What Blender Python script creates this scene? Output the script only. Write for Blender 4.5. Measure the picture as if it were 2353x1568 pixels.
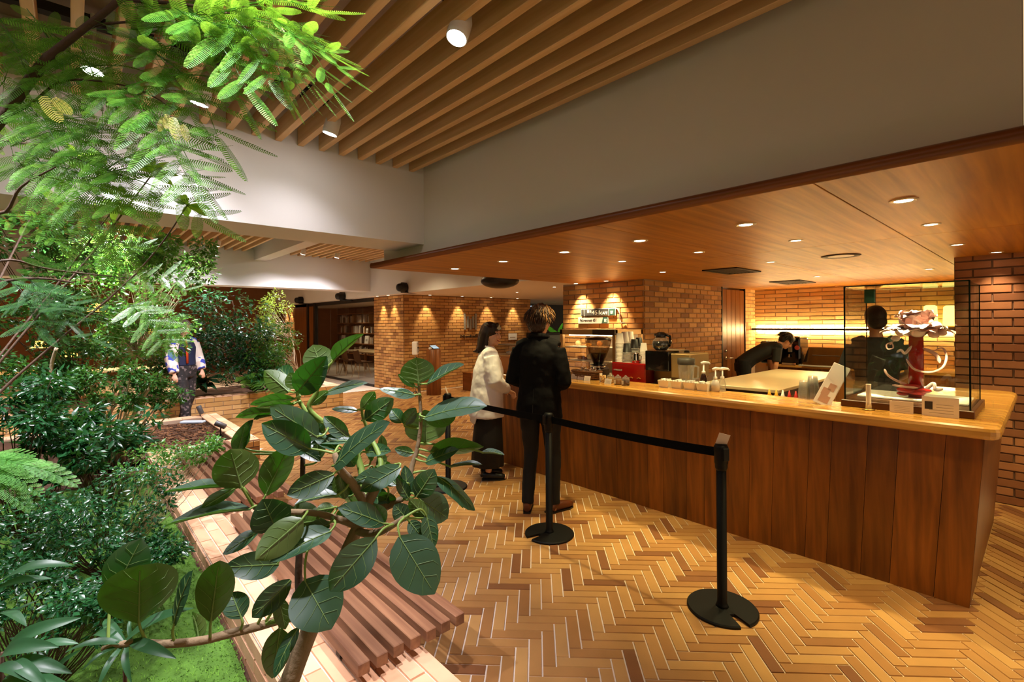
import bpy, math, random
from mathutils import Vector, Matrix, Quaternion, noise as mnoise
random.seed(7)
sc = bpy.context.scene
col = sc.collection
for o in list(bpy.data.objects): bpy.data.objects.remove(o)
# ---------------------------------------------------------------- camera
F, CX, CY, EYE = 1118.0, 1176.5, 744.0, 1.6
YAW, ROLL = math.radians(42.15), math.radians(0.42)
FW = Vector((math.sin(YAW), math.cos(YAW), 0)); RT = Vector((math.cos(YAW), -math.sin(YAW), 0)); UP = Vector((0, 0, 1))
R2 = RT*math.cos(ROLL) - UP*math.sin(ROLL); U2 = RT*math.sin(ROLL) + UP*math.cos(ROLL)
CAM = Vector((0, 0, EYE))
cd = bpy.data.cameras.new('camera'); cam = bpy.data.objects.new('camera', cd); col.objects.link(cam)
cd.sensor_width = 36; cd.lens = F/2353*36; cd.shift_y = -(784-CY)/2353; cd.clip_start = 0.05; cd.clip_end = 100
m = Matrix((R2, U2, -FW)).transposed().to_4x4(); m.translation = CAM; cam.matrix_world = m
sc.camera = cam
# ---------------------------------------------------------------- world, exposure
w = bpy.data.worlds.new('world'); sc.world = w; w.use_nodes = True
w.node_tree.nodes['Background'].inputs[0].default_value = (1.0, 0.71, 0.40, 1)
w.node_tree.nodes['Background'].inputs[1].default_value = 0.44
sc.view_settings.view_transform = 'Standard'; sc.view_settings.look = 'None'
sc.view_settings.exposure = 0.95; sc.view_settings.gamma = 1; sc.view_settings.use_curve_mapping = False
WARM = (1.0, 0.83, 0.38); WARMW = (1.0, 0.80, 0.48); COOL = (0.95, 0.92, 1.0)

# ---------------------------------------------------------------- pixel -> place
def ray(x, y): return FW + R2*((x-CX)/F) - U2*((y-CY)/F)
def onZ(x, y, z=0.0):
    d = ray(x, y); return CAM + d*((z-EYE)/d.z)
def onX(x, y, X): d = ray(x, y); return CAM + d*(X/d.x)
def onY(x, y, Y): d = ray(x, y); return CAM + d*(Y/d.y)
def atD(x, y, D): return CAM + ray(x, y)*D
def pxof(p):
    q = Vector(p)-CAM; z = q.dot(FW)
    if z < 0.05: return (-9999, -9999, z)
    return (CX+F*q.dot(R2)/z, CY-F*q.dot(U2)/z, z)

# ---------------------------------------------------------------- materials
def lin(c):
    if isinstance(c, str):
        c = [int(c[i:i+2], 16)/255 for i in (0, 2, 4)]
        return tuple((v/12.92 if v <= .04045 else ((v+.055)/1.055)**2.4) for v in c)
    return tuple(c)
def newmat(name):
    mt = bpy.data.materials.new(name); mt.use_nodes = True
    nt = mt.node_tree; b = nt.nodes['Principled BSDF']; return mt, nt, b
def rgba(c): return (*lin(c), 1)
def mat(name, c, rough=.5, metal=0, spec=.5, bump=0, bscale=60, vary=0, alpha=None, trans=0, emit=None, es=1, coat=0, ior=1.45, sheen=0):
    mt, nt, b = newmat(name); L = nt.links
    b.inputs['Base Color'].default_value = rgba(c); b.inputs['Roughness'].default_value = rough
    b.inputs['Metallic'].default_value = metal; b.inputs['Specular IOR Level'].default_value = spec
    b.inputs['Transmission Weight'].default_value = trans; b.inputs['Coat Weight'].default_value = coat; b.inputs['IOR'].default_value = ior
    b.inputs['Sheen Weight'].default_value = sheen
    if emit: b.inputs['Emission Color'].default_value = rgba(emit); b.inputs['Emission Strength'].default_value = es
    tc = nt.nodes.new('ShaderNodeTexCoord')
    if bump:
        n = nt.nodes.new('ShaderNodeTexNoise'); n.inputs['Scale'].default_value = bscale; n.inputs['Detail'].default_value = 4
        L.new(tc.outputs['Object'], n.inputs['Vector'])
        bp = nt.nodes.new('ShaderNodeBump'); bp.inputs['Strength'].default_value = bump; bp.inputs['Distance'].default_value = .01
        L.new(n.outputs['Fac'], bp.inputs['Height']); L.new(bp.outputs['Normal'], b.inputs['Normal'])
    if vary:
        n = nt.nodes.new('ShaderNodeTexNoise'); n.inputs['Scale'].default_value = bscale*.15; n.inputs['Detail'].default_value = 3
        L.new(tc.outputs['Object'], n.inputs['Vector'])
        mr = nt.nodes.new('ShaderNodeMapRange'); mr.inputs[3].default_value = 1-vary; mr.inputs[4].default_value = 1+vary
        L.new(n.outputs['Fac'], mr.inputs[0])
        hs = nt.nodes.new('ShaderNodeHueSaturation'); hs.inputs['Color'].default_value = rgba(c)
        L.new(mr.outputs[0], hs.inputs['Value']); L.new(hs.outputs[0], b.inputs['Base Color'])
    return mt
def rand_node(nt):
    """a random number per object / per joined piece"""
    oi = nt.nodes.new('ShaderNodeObjectInfo'); g = nt.nodes.new('ShaderNodeNewGeometry')
    a = nt.nodes.new('ShaderNodeMath'); a.operation = 'ADD'
    nt.links.new(oi.outputs['Random'], a.inputs[0]); nt.links.new(g.outputs['Random Per Island'], a.inputs[1])
    f = nt.nodes.new('ShaderNodeMath'); f.operation = 'FRACT'; nt.links.new(a.outputs[0], f.inputs[0]); return f
def ramp(nt, stops, interp='LINEAR'):
    r = nt.nodes.new('ShaderNodeValToRGB'); r.color_ramp.interpolation = interp
    while len(r.color_ramp.elements) < len(stops): r.color_ramp.elements.new(.5)
    for e, (p, c) in zip(r.color_ramp.elements, stops): e.position = p; e.color = rgba(c)
    return r
def brickmat(name, stops, rough=.75, bump=.25, spec=.3, mott=.12, mscale=9):
    """fired clay: one tone per piece, with a little mottling"""
    mt, nt, b = newmat(name); L = nt.links
    f = rand_node(nt); r = ramp(nt, stops); L.new(f.outputs[0], r.inputs[0])
    tc = nt.nodes.new('ShaderNodeTexCoord'); g = nt.nodes.new('ShaderNodeNewGeometry')
    n = nt.nodes.new('ShaderNodeTexNoise'); n.inputs['Scale'].default_value = mscale; n.inputs['Detail'].default_value = 4
    L.new(g.outputs['Position'], n.inputs['Vector'])
    mr = nt.nodes.new('ShaderNodeMapRange'); mr.inputs[3].default_value = 1-mott*1.8; mr.inputs[4].default_value = 1+mott*1.8; L.new(n.outputs['Fac'], mr.inputs[0])
    hs = nt.nodes.new('ShaderNodeHueSaturation'); L.new(r.outputs[0], hs.inputs['Color']); L.new(mr.outputs[0], hs.inputs['Value'])
    L.new(hs.outputs[0], b.inputs['Base Color'])
    n2 = nt.nodes.new('ShaderNodeTexNoise'); n2.inputs['Scale'].default_value = 120; L.new(g.outputs['Position'], n2.inputs['Vector'])
    bp = nt.nodes.new('ShaderNodeBump'); bp.inputs['Strength'].default_value = bump; bp.inputs['Distance'].default_value = .004
    L.new(n2.outputs['Fac'], bp.inputs['Height']); L.new(bp.outputs['Normal'], b.inputs['Normal'])
    b.inputs['Roughness'].default_value = rough; b.inputs['Specular IOR Level'].default_value = spec
    return mt
def woodmat(name, dark, light, axis=2, scale=1.0, rough=.4, spec=.4, vary=.35, coat=0):
    """wood with the grain running along the given axis; tone shifts from piece to piece"""
    mt, nt, b = newmat(name); L = nt.links
    g = nt.nodes.new('ShaderNodeNewGeometry'); f = rand_node(nt)
    sc3 = [26*scale]*3; sc3[axis] = 1.1*scale
    vm = nt.nodes.new('ShaderNodeVectorMath'); vm.operation = 'MULTIPLY'; L.new(g.outputs['Position'], vm.inputs[0]); vm.inputs[1].default_value = sc3
    cb = nt.nodes.new('ShaderNodeVectorMath'); cb.operation = 'ADD'; L.new(vm.outputs[0], cb.inputs[0])
    sx = nt.nodes.new('ShaderNodeMath'); sx.operation = 'MULTIPLY'; sx.inputs[1].default_value = 40; L.new(f.outputs[0], sx.inputs[0]); L.new(sx.outputs[0], cb.inputs[1])
    n = nt.nodes.new('ShaderNodeTexNoise'); n.inputs['Scale'].default_value = 1; n.inputs['Detail'].default_value = 6; n.inputs['Distortion'].default_value = .4
    L.new(cb.outputs[0], n.inputs['Vector'])
    r = ramp(nt, [(.3, dark), (.72, light)]); L.new(n.outputs['Fac'], r.inputs[0])
    mr = nt.nodes.new('ShaderNodeMapRange'); mr.inputs[3].default_value = 1-vary; mr.inputs[4].default_value = 1+vary*.6; L.new(f.outputs[0], mr.inputs[0])
    hs = nt.nodes.new('ShaderNodeHueSaturation'); L.new(r.outputs[0], hs.inputs['Color']); L.new(mr.outputs[0], hs.inputs['Value']); L.new(hs.outputs[0], b.inputs['Base Color'])
    b.inputs['Roughness'].default_value = rough; b.inputs['Specular IOR Level'].default_value = spec; b.inputs['Coat Weight'].default_value = coat
    return mt
def leafmat(name, top, under=None, rough=.35, transl=.25, vary=.3, spec=.5, tcol=None):
    mt, nt, b = newmat(name); L = nt.links; out = nt.nodes['Material Output']
    f = rand_node(nt); g = nt.nodes.new('ShaderNodeNewGeometry')
    mx = nt.nodes.new('ShaderNodeMix'); mx.data_type = 'RGBA'; mx.inputs[6].default_value = rgba(top); mx.inputs[7].default_value = rgba(under or top)
    L.new(g.outputs['Backfacing'], mx.inputs[0])
    mr = nt.nodes.new('ShaderNodeMapRange'); mr.inputs[3].default_value = 1-vary; mr.inputs[4].default_value = 1+vary; L.new(f.outputs[0], mr.inputs[0])
    hs = nt.nodes.new('ShaderNodeHueSaturation'); L.new(mx.outputs[2], hs.inputs['Color']); L.new(mr.outputs[0], hs.inputs['Value'])
    L.new(hs.outputs[0], b.inputs['Base Color']); b.inputs['Roughness'].default_value = rough; b.inputs['Specular IOR Level'].default_value = spec
    if transl:
        t = nt.nodes.new('ShaderNodeBsdfTranslucent'); t.inputs[0].default_value = rgba(tcol or top)
        ms = nt.nodes.new('ShaderNodeMixShader'); ms.inputs[0].default_value = transl
        L.new(b.outputs[0], ms.inputs[1]); L.new(t.outputs[0], ms.inputs[2]); L.new(ms.outputs[0], out.inputs[0])
    return mt
def glassmat(name, tint=(1, 1, 1), refl=.06, rough=0.0):
    """thin pane: mostly see-through, with mirror reflection growing at grazing angles"""
    mt, nt, b = newmat(name); L = nt.links; out = nt.nodes['Material Output']
    t = nt.nodes.new('ShaderNodeBsdfTransparent'); t.inputs[0].default_value = (*tint, 1)
    gl = nt.nodes.new('ShaderNodeBsdfGlossy'); gl.inputs['Roughness'].default_value = rough
    fr = nt.nodes.new('ShaderNodeLayerWeight'); fr.inputs[0].default_value = .25
    ad = nt.nodes.new('ShaderNodeMath'); ad.operation = 'MULTIPLY_ADD'; ad.inputs[1].default_value = .35; ad.inputs[2].default_value = refl; L.new(fr.outputs['Fresnel'], ad.inputs[0])
    ms = nt.nodes.new('ShaderNodeMixShader'); L.new(ad.outputs[0], ms.inputs[0]); L.new(t.outputs[0], ms.inputs[1]); L.new(gl.outputs[0], ms.inputs[2]); L.new(ms.outputs[0], out.inputs[0])
    nt.nodes.remove(b); return mt
def plasticmat(name, tint=(.86, .86, .84), refl=.12, milky=.10):
    """thin clear plastic: see-through, a little milky, with reflections"""
    mt = glassmat(name, tint, refl, .06); nt = mt.node_tree; out = nt.nodes['Material Output']; src = out.inputs[0].links[0].from_socket
    d = nt.nodes.new('ShaderNodeBsdfTranslucent'); d.inputs[0].default_value = (.9, .9, .88, 1); m2 = nt.nodes.new('ShaderNodeMixShader'); m2.inputs[0].default_value = milky
    nt.links.new(src, m2.inputs[1]); nt.links.new(d.outputs[0], m2.inputs[2]); nt.links.new(m2.outputs[0], out.inputs[0]); return mt
def glow(name, c, s):
    mt, nt, b = newmat(name); e = nt.nodes.new('ShaderNodeEmission'); e.inputs[0].default_value = rgba(c); e.inputs[1].default_value = s
    nt.links.new(e.outputs[0], nt.nodes['Material Output'].inputs[0]); nt.nodes.remove(b); return mt

# ---------------------------------------------------------------- mesh helpers
class MB:
    def __init__(s): s.v = []; s.f = []
    def add(s, vs, fs):
        n = len(s.v); s.v += [tuple(v) for v in vs]; s.f += [tuple(i+n for i in q) for q in fs]; return s
    def box(s, lo, hi, M=None):
        x0, y0, z0 = lo; x1, y1, z1 = hi
        vs = [Vector(p) for p in ((x0,y0,z0),(x1,y0,z0),(x1,y1,z0),(x0,y1,z0),(x0,y0,z1),(x1,y0,z1),(x1,y1,z1),(x0,y1,z1))]
        if M: vs = [M @ v for v in vs]
        return s.add(vs, [(3,2,1,0),(4,5,6,7),(0,1,5,4),(1,2,6,5),(2,3,7,6),(3,0,4,7)])
    def bbox(s, lo, hi, b=.004, M=None):
        """box with chamfered edges"""
        x0, y0, z0 = lo; x1, y1, z1 = hi; vs = []; 
        c = [(x0, x1), (y0, y1), (z0, z1)]; idx = {}
        for i in (0, 1):
            for j in (0, 1):
                for k in (0, 1):
                    p = [c[0][i], c[1][j], c[2][k]]
                    for ax in range(3):
                        q = list(p)
                        for a2 in range(3):
                            if a2 != ax: q[a2] += b if (i, j, k)[a2] == 0 else -b
                        idx[(i, j, k, ax)] = len(vs); vs.append(M @ Vector(q) if M else Vector(q))
        fs = []
        def fix(q):
            return q
        for ax in range(3):
            a, b2 = (ax+1) % 3, (ax+2) % 3
            for sgn in (0, 1):
                q = []
                for (u, v) in ((0, 0), (1, 0), (1, 1), (0, 1)):
                    t = [0, 0, 0]; t[ax] = sgn; t[a] = u; t[b2] = v; q.append(idx[(*t, ax)])
                fs.append(tuple(q) if sgn else tuple(reversed(q)))
        for ax in range(3):          # edges along ax
            a, b2 = (ax+1) % 3, (ax+2) % 3
            for u in (0, 1):
                for v in (0, 1):
                    t0 = [0, 0, 0]; t0[a] = u; t0[b2] = v; t1 = list(t0); t1[ax] = 1
                    q = [idx[(*t0, a)], idx[(*t0, b2)], idx[(*t1, b2)], idx[(*t1, a)]]
                    fs.append(tuple(q) if u == v else tuple(reversed(q)))
        for i in (0, 1):
            for j in (0, 1):
                for k in (0, 1):
                    q = [idx[(i, j, k, 0)], idx[(i, j, k, 1)], idx[(i, j, k, 2)]]
                    fs.append(tuple(q) if (i+j+k) % 2 else tuple(reversed(q)))
        return s.add(vs, fs)
    def lathe(s, prof, n=24, c=(0, 0, 0), cap=True, M=None):
        """prof: (radius, z) from bottom to top"""
        vs = []; fs = []
        for r, z in prof:
            for i in range(n):
                a = 2*math.pi*i/n; p = Vector((c[0]+r*math.cos(a), c[1]+r*math.sin(a), c[2]+z)); vs.append(M @ p if M else p)
        for k in range(len(prof)-1):
            for i in range(n):
                j = (i+1) % n; fs.append((k*n+i, k*n+j, (k+1)*n+j, (k+1)*n+i))
        if cap:
            fs.append(tuple(reversed(range(n)))); fs.append(tuple((len(prof)-1)*n+i for i in range(n)))
        return s.add(vs, fs)
    def cyl(s, a, b, r, r2=None, n=12): return s.tube([a, b], [r, r if r2 is None else r2], n)
    def tube(s, path, rad, n=8, xref=None, cap=True):
        """rad: number per point, or (a, b) half axes, a along xref"""
        P = [Vector(p) for p in path]; m = len(P); vs = []; fs = []
        if not isinstance(rad, (list, tuple)): rad = [rad]*m
        pa = None
        for k in range(m):
            t = (P[min(k+1, m-1)]-P[max(k-1, 0)])
            t = t.normalized() if t.length > 1e-9 else Vector((0, 0, 1))
            if xref is not None: ref = Vector(xref)
            elif pa is not None: ref = pa
            else: ref = Vector((1, 0, 0)) if abs(t.x) < .9 else Vector((0, 1, 0))
            a = (ref - t*ref.dot(t))
            if a.length < 1e-4: a = Vector((0, 1, 0)) - t*t.y
            a.normalize(); pa = a; b = t.cross(a)
            r = rad[k]; ra, rb = r if isinstance(r, (list, tuple)) else (r, r)
            for i in range(n):
                th = 2*math.pi*i/n; vs.append(P[k]+a*(ra*math.cos(th))+b*(rb*math.sin(th)))
        for k in range(m-1):
            for i in range(n):
                j = (i+1) % n; fs.append((k*n+i, k*n+j, (k+1)*n+j, (k+1)*n+i))
        if cap: fs.append(tuple(reversed(range(n)))); fs.append(tuple((m-1)*n+i for i in range(n)))
        return s.add(vs, fs)
    def ball(s, c, r, n=12, m=8, rot=None):
        r = r if isinstance(r, (list, tuple)) else (r, r, r); c = Vector(c); vs = []; fs = []
        for k in range(1, m):
            ph = math.pi*k/m
            for i in range(n):
                th = 2*math.pi*i/n; p = Vector((r[0]*math.sin(ph)*math.cos(th), r[1]*math.sin(ph)*math.sin(th), -r[2]*math.cos(ph)))
                vs.append(c+(rot @ p if rot else p))
        vs.append(c+(rot @ Vector((0, 0, -r[2])) if rot else Vector((0, 0, -r[2])))); vs.append(c+(rot @ Vector((0, 0, r[2])) if rot else Vector((0, 0, r[2]))))
        B = (m-1)*n; T = B+1
        for k in range(m-2):
            for i in range(n):
                j = (i+1) % n; fs.append((k*n+i, k*n+j, (k+1)*n+j, (k+1)*n+i))
        for i in range(n):
            j = (i+1) % n; fs.append((B, j, i)); fs.append((T, (m-2)*n+i, (m-2)*n+j))
        return s.add(vs, fs)
    def prism(s, poly, z0, z1, M=None):
        n = len(poly); vs = [Vector((x, y, z0)) for x, y in poly]+[Vector((x, y, z1)) for x, y in poly]
        if M: vs = [M @ v for v in vs]
        return s.add(vs, [tuple(reversed(range(n))), tuple(range(n, 2*n))]+[(i, (i+1) % n, n+(i+1) % n, n+i) for i in range(n)])
    def mesh(s, name):
        me = bpy.data.meshes.new(name); me.from_pydata(s.v, [], s.f); me.update(); return me
    def build(s, name, mt, parent=None, smooth=False, label=None, kind=None):
        me = s.mesh(name); me.materials.append(mt)
        if smooth: me.polygons.foreach_set('use_smooth', [True]*len(me.polygons))
        return link(name, me, parent, label, kind)
def link(name, me, parent=None, label=None, kind=None):
    o = bpy.data.objects.new(name, me); col.objects.link(o)
    if parent: o.parent = parent
    if label: o['label'] = label
    if kind: o['kind'] = kind
    return o
def tag(o, label, cat, group=None, kind=None):
    o['label'] = label; o['category'] = cat
    if group: o['group'] = group
    if kind: o['kind'] = kind
    return o
def thing(name, label, cat, loc=(0, 0, 0), rz=0, group=None):
    o = bpy.data.objects.new(name, None); col.objects.link(o); o.empty_display_size = .1
    o.location = loc; o.rotation_euler = (0, 0, rz); return tag(o, label, cat, group)
def struct(name, mb, mt, label, cat='structure', parent=None):
    o = mb.build(name, mt, parent); o['kind'] = 'structure'; o['label'] = label; o['category'] = cat; return o
def copy_tree(o, parent=None):
    c = o.copy(); col.objects.link(c); c.parent = parent
    for ch in o.children: copy_tree(ch, c)
    return c
def pieces(parent, name, mats, me, limit=300):
    """one object for each alike piece (nearest first); past the limit the rest are one joined part"""
    def size(M):
        p = M.translation; x, y, z = pxof(p)
        if z < .05 or not (-150 < x < 2500 and -150 < y < 1720): return 1e6+abs(z)
        return z
    mats = sorted(mats, key=size)
    for M in mats[:limit]:
        o = bpy.data.objects.new(name, me); col.objects.link(o); o.parent = parent; o.matrix_local = M
    if len(mats) > limit:
        mb = MB(); base = [v.co.copy() for v in me.vertices]; fs = [tuple(p.vertices) for p in me.polygons]
        for M in mats[limit:]: mb.add([M @ v for v in base], fs)
        mb.build(name+'_field', me.materials[0], parent, kind='stuff')
def spot(parent, loc, to, watts, color, ang, blend=.5, size=.03, name='beam'):
    l = bpy.data.lights.new(name, 'SPOT'); l.energy = watts; l.color = color; l.spot_size = math.radians(ang); l.spot_blend = blend; l.shadow_soft_size = size
    o = bpy.data.objects.new(name, l); col.objects.link(o); o.location = loc
    o.rotation_euler = (Vector(to)-Vector(loc)).to_track_quat('-Z', 'Y').to_euler()
    if parent: o.parent = parent; o.location = Vector(loc)-parent.location
    return o
# ================================================================ the setting
M_tile = brickmat('floor_clay', [(0, '7a4c2c'), (.12, '80522f'), (.18, '9c6c3c'), (.6, 'a97a46'), (1, 'b58850')], rough=.42, bump=.08, spec=.4, mott=.10, mscale=7)
M_grout = mat('grout', 'd6c4b2', .9, bump=.1)
M_curb = brickmat('curb_clay', [(0, 'd9a27c'), (.5, 'e6b48e'), (1, 'efc09a')], rough=.55, bump=.08, mott=.06)
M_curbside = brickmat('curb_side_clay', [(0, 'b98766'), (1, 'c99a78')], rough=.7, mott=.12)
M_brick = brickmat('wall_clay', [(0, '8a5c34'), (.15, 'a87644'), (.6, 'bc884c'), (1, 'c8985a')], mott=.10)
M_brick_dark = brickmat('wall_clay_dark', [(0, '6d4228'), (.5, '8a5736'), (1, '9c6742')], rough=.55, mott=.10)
M_brick_lit = brickmat('wall_clay_lit', [(0, 'bd8f54'), (.5, 'd0a266'), (1, 'dcb276')], mott=.08)  # paler copy of the wall clay, lamplight put into its colour
M_mortar = mat('mortar', '6b4c38', .95); M_mortar_l = mat('mortar_light', 'a58a72', .95)
M_white = mat('plaster', 'd9d5d0', .85, spec=.2, bump=.03, bscale=90)
M_beige = mat('plaster_beige', 'd6cebf', .85, spec=.2, bump=.03, bscale=90)
M_lowceil = mat('plaster_lowceiling', 'd8c8b6', .85, spec=.2)
M_board = brickmat('ceiling_board', [(0, 'ab9888'), (1, 'b9a594')], rough=.9, mott=.05)
M_slat = woodmat('slat_wood', 'cda06a', 'e3bd88', axis=1, rough=.6, vary=.1)
M_canopy = woodmat('canopy_wood', '8c5214', 'bd7c26', axis=0, scale=.8, rough=.42, spec=.3, vary=.12)
M_fascia = woodmat('fascia_wood', '66340f', '854a20', axis=1, rough=.35, vary=.05)
M_fascia_x = woodmat('fascia_wood_end', '6d3616', '8a4c26', axis=0, rough=.35, vary=.05)
M_door = woodmat('door_wood', '6e3d17', '9b602a', axis=2, rough=.4, vary=.2)
M_black = mat('black_paint', '0d0c0c', .5); M_steel = mat('steel', 'b9b6b0', .28, metal=1); M_dark = mat('dark_void', '0b0d0c', .6)
M_glass = glassmat('clear_glass'); M_darkframe = mat('dark_frame', '1c1712', .5)

def brick_mesh(name, L, H, d, mt, c=.003):
    mb = MB(); mb.box((0, 0, 0), (0, 0, 0)); mb = MB()
    mb.add([(-L/2, 0, -H/2), (L/2, 0, -H/2), (L/2, 0, H/2), (-L/2, 0, H/2), (-L/2+c, -d, -H/2+c), (L/2-c, -d, -H/2+c), (L/2-c, -d, H/2-c), (-L/2+c, -d, H/2-c)],
           [(4, 5, 6, 7), (0, 1, 5, 4), (1, 2, 6, 5), (2, 3, 7, 6), (3, 0, 4, 7)])
    me = mb.mesh(name); me.materials.append(mt); return me
_bm = {}
def brickwork(parent, p0, udir, width, z0, z1, mt, L=.235, H=.073, joint=.009, depth=.012, jitter=.002, limit=300, offset=.5, name='brick'):
    """running bond on the vertical face that starts at p0 and runs along udir; the face looks to the right-hand side of udir"""
    u = Vector(udir).normalized(); n = Vector((u.y, -u.x, 0))      # outward
    key = (mt.name, L, H, depth)
    if key not in _bm: _bm[key] = brick_mesh(name, L-joint, H-joint, depth, mt)
    me = _bm[key]; rot = Matrix((u, -n, Vector((0, 0, 1)))).transposed().to_4x4()
    out = []; rows = int((z1-z0)/H+.5)
    for r in range(rows):
        z = z0+(r+.5)*H
        x = -(L*offset if r % 2 else 0)
        while x < width-.01:
            a, b = max(x, 0), min(x+L, width)
            if b-a > .03:
                ctr = Vector(p0)+u*((a+b)/2); ctr.z = z
                M = Matrix.Translation(ctr+n*random.uniform(-jitter, jitter)) @ rot @ Matrix.Diagonal(((b-a-joint)/(L-joint), 1, 1, 1))
                q = pxof(ctr)
                if q[2] > .05 and -80 < q[0] < 2440 and -80 < q[1] < 1650: out.append(M)
            x += L
    pieces(parent, name, out, me, limit)

# ---------------------------------------------------------------- floor with herringbone clay tiles
floor = struct('floor', MB().box((-9, -5, -.12), (20, 24, -.005)), M_grout, 'herringbone clay tile floor of the hall', 'floor')
TL, TW, J = .26, .065, .006
mb = MB(); a, b, c = (TL-J)/2, (TW-J)/2, .0015
mb.add([(-a, -b, -.006), (a, -b, -.006), (a, b, -.006), (-a, b, -.006), (-a+c, -b+c, 0), (a-c, -b+c, 0), (a-c, b-c, 0), (-a+c, b-c, 0)], [(4, 5, 6, 7), (0, 1, 5, 4), (1, 2, 6, 5), (2, 3, 7, 6), (3, 0, 4, 7)])
tile = mb.mesh('floor_tile'); tile.materials.append(M_tile)
# herringbone axes: a = 45 deg to the hall
e1 = Vector((math.sqrt(.5), -math.sqrt(.5), 0)); e2 = Vector((math.sqrt(.5), math.sqrt(.5), 0)); org = Vector((2.31, 1.55, 0))
out = []
for i in range(-26, 27):
    for j in range(-210, 211):
        for k in (0, 1):
            if k == 0: ca, cb, rot = j*TW+i*2*TL+TL/2, j*TW+TW/2, 0
            else: ca, cb, rot = j*TW+i*2*TL+TL+TW/2, j*TW+TW-TL/2, math.pi/2
            p = org+e1*ca+e2*cb
            if (p.x < .95 and p.y < 8.75) or p.x < -1 or p.y < -1.2 or p.y > 16 or p.x > 9: continue
            if p.y > 10.1 and p.x > 5.75: continue
            if p.y > 9.5 and p.x < 3.95: continue
            if p.x > 3.95 and .45 < p.y < 4.5: continue
            if p.x > 6.1 and p.y < 4.5: continue
            if p.x < 1.75 and p.y < 8.8: 
                if p.x < 1.05 or p.y > 6.5: continue
            q = pxof(p)
            if q[2] < .5 or q[2] > 14 or not (-60 < q[0] < 2420 and q[1] < 1660): continue
            M = Matrix.Translation(p+Vector((0, 0, random.uniform(-.0008, .0008)))) @ Matrix.Rotation(-math.pi/4+rot, 4, 'Z'); out.append(M)
pieces(floor, 'floor_tile', out, tile, 300)
# grey carpet strip of the glass room
rug = struct('floor_2', MB().box((5.81, 11.7, .0), (8.5, 20.6, .012)), mat('carpet', 'a39f98', .95, bump=.2, bscale=200, vary=.15), 'pale grey carpet floor of the glazed reading room', 'floor')

# ---------------------------------------------------------------- near ceiling: boards, battens, rails
ZS = 2.97
ceil = struct('ceiling', MB().box((-7, -4, 3.32), (2.5, 3.9, 3.45)), M_board, 'brownish board ceiling above the timber battens', 'ceiling')
pm = MB(); pm.box((-.448, -.298, -.012), (.448, .298, 0)); pme = pm.mesh('ceiling_board'); pme.materials.append(M_board)
pieces(ceil, 'ceiling_board', [Matrix.Translation((-1.9+.9*i, 3.5-.6*k, 3.32)) for i in range(5) for k in range(7)], pme)
sm = MB(); sm.bbox((-.0225, -2.45, 0), (.0225, 2.45, .13), .003); sme = sm.mesh('batten'); sme.materials.append(M_slat)
pieces(ceil, 'batten', [Matrix.Translation((.826+.16*k, 3.84-2.45, ZS)) for k in range(-24, 10)], sme)
M_rail = mat('rail_grey', '3b3530', .5, metal=.5)
for yy in (1.885, 3.42):
    MB().box((-3, yy-.03, 3.2), (2.38, yy+.03, 3.25)).build('light_rail', M_rail, ceil)
cm = MB(); cm.bbox((-.03, -.05, -.05), (.03, .05, 0), .006); cme = cm.mesh('rail_clip'); cme.materials.append(M_black)
pieces(ceil, 'rail_clip', [Matrix.Translation((.906+.16*k, yy+.06, 3.22)) for k in range(0, 10) for yy in (1.885, 3.42)], cme)
MB().box((1.62, -.5, 3.14), (1.68, 3.3, 3.20)).build('cable_duct', M_rail, ceil)
# ---------------------------------------------------------------- plaster beams and wall above the canopy
struct('trim_1', MB().box((-7, 3.845, 2.332), (2.4, 4.37, 3.6)), M_white, 'deep white plaster beam across the battened ceiling', 'beam')
struct('wall_canopy', MB().box((2.4, .06, 2.19), (2.6, 4.62, 3.6)), M_beige, 'tall beige plaster wall above the wooden canopy', 'wall')
struct('wall_canopy_return', MB().box((2.52, -2.5, 2.19), (2.7, .055, 3.6)), M_canopy, 'wood strip wall beyond the end of the beige plaster wall', 'wall')
# far bay
Z2 = 3.15
ceil2 = struct('ceiling_far', MB().box((-7, 4.3, 3.5), (5.6, 11.9, 3.6)), M_board, 'battened ceiling of the second bay beyond the beam', 'ceiling')
sm = MB(); sm.bbox((-.0225, -3.5, 0), (.0225, 3.5, .13), .003); sme2 = sm.mesh('batten'); sme2.materials.append(M_slat)
pieces(ceil2, 'batten', [Matrix.Translation((-1.5+.16*k, 7.85, Z2)) for k in range(0, 44) if not 2.8 < -1.5+.16*k < 3.2], sme2)
struct('trim_2', MB().box((-7, 11.3, 2.43), (5.5, 11.8, 3.6)), M_white, 'distant white plaster beam lit by spotlights', 'beam')
struct('trim_3', MB().box((2.87, 4.37, 2.985), (3.12, 11.3, 3.5)), M_white, 'pale longitudinal beam running between the far battens', 'beam')
struct('wall_low_ceiling', MB().box((5.5, 4.73, 2.3), (5.56, 22, 3.6)), M_white, 'white plaster fascia above the lower far ceiling', 'wall')
struct('ceiling_low', MB().box((5.562, 4.73, 2.3), (19, 22, 2.4)), M_lowceil, 'lower beige plaster ceiling in front of the brick wall', 'ceiling')
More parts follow.
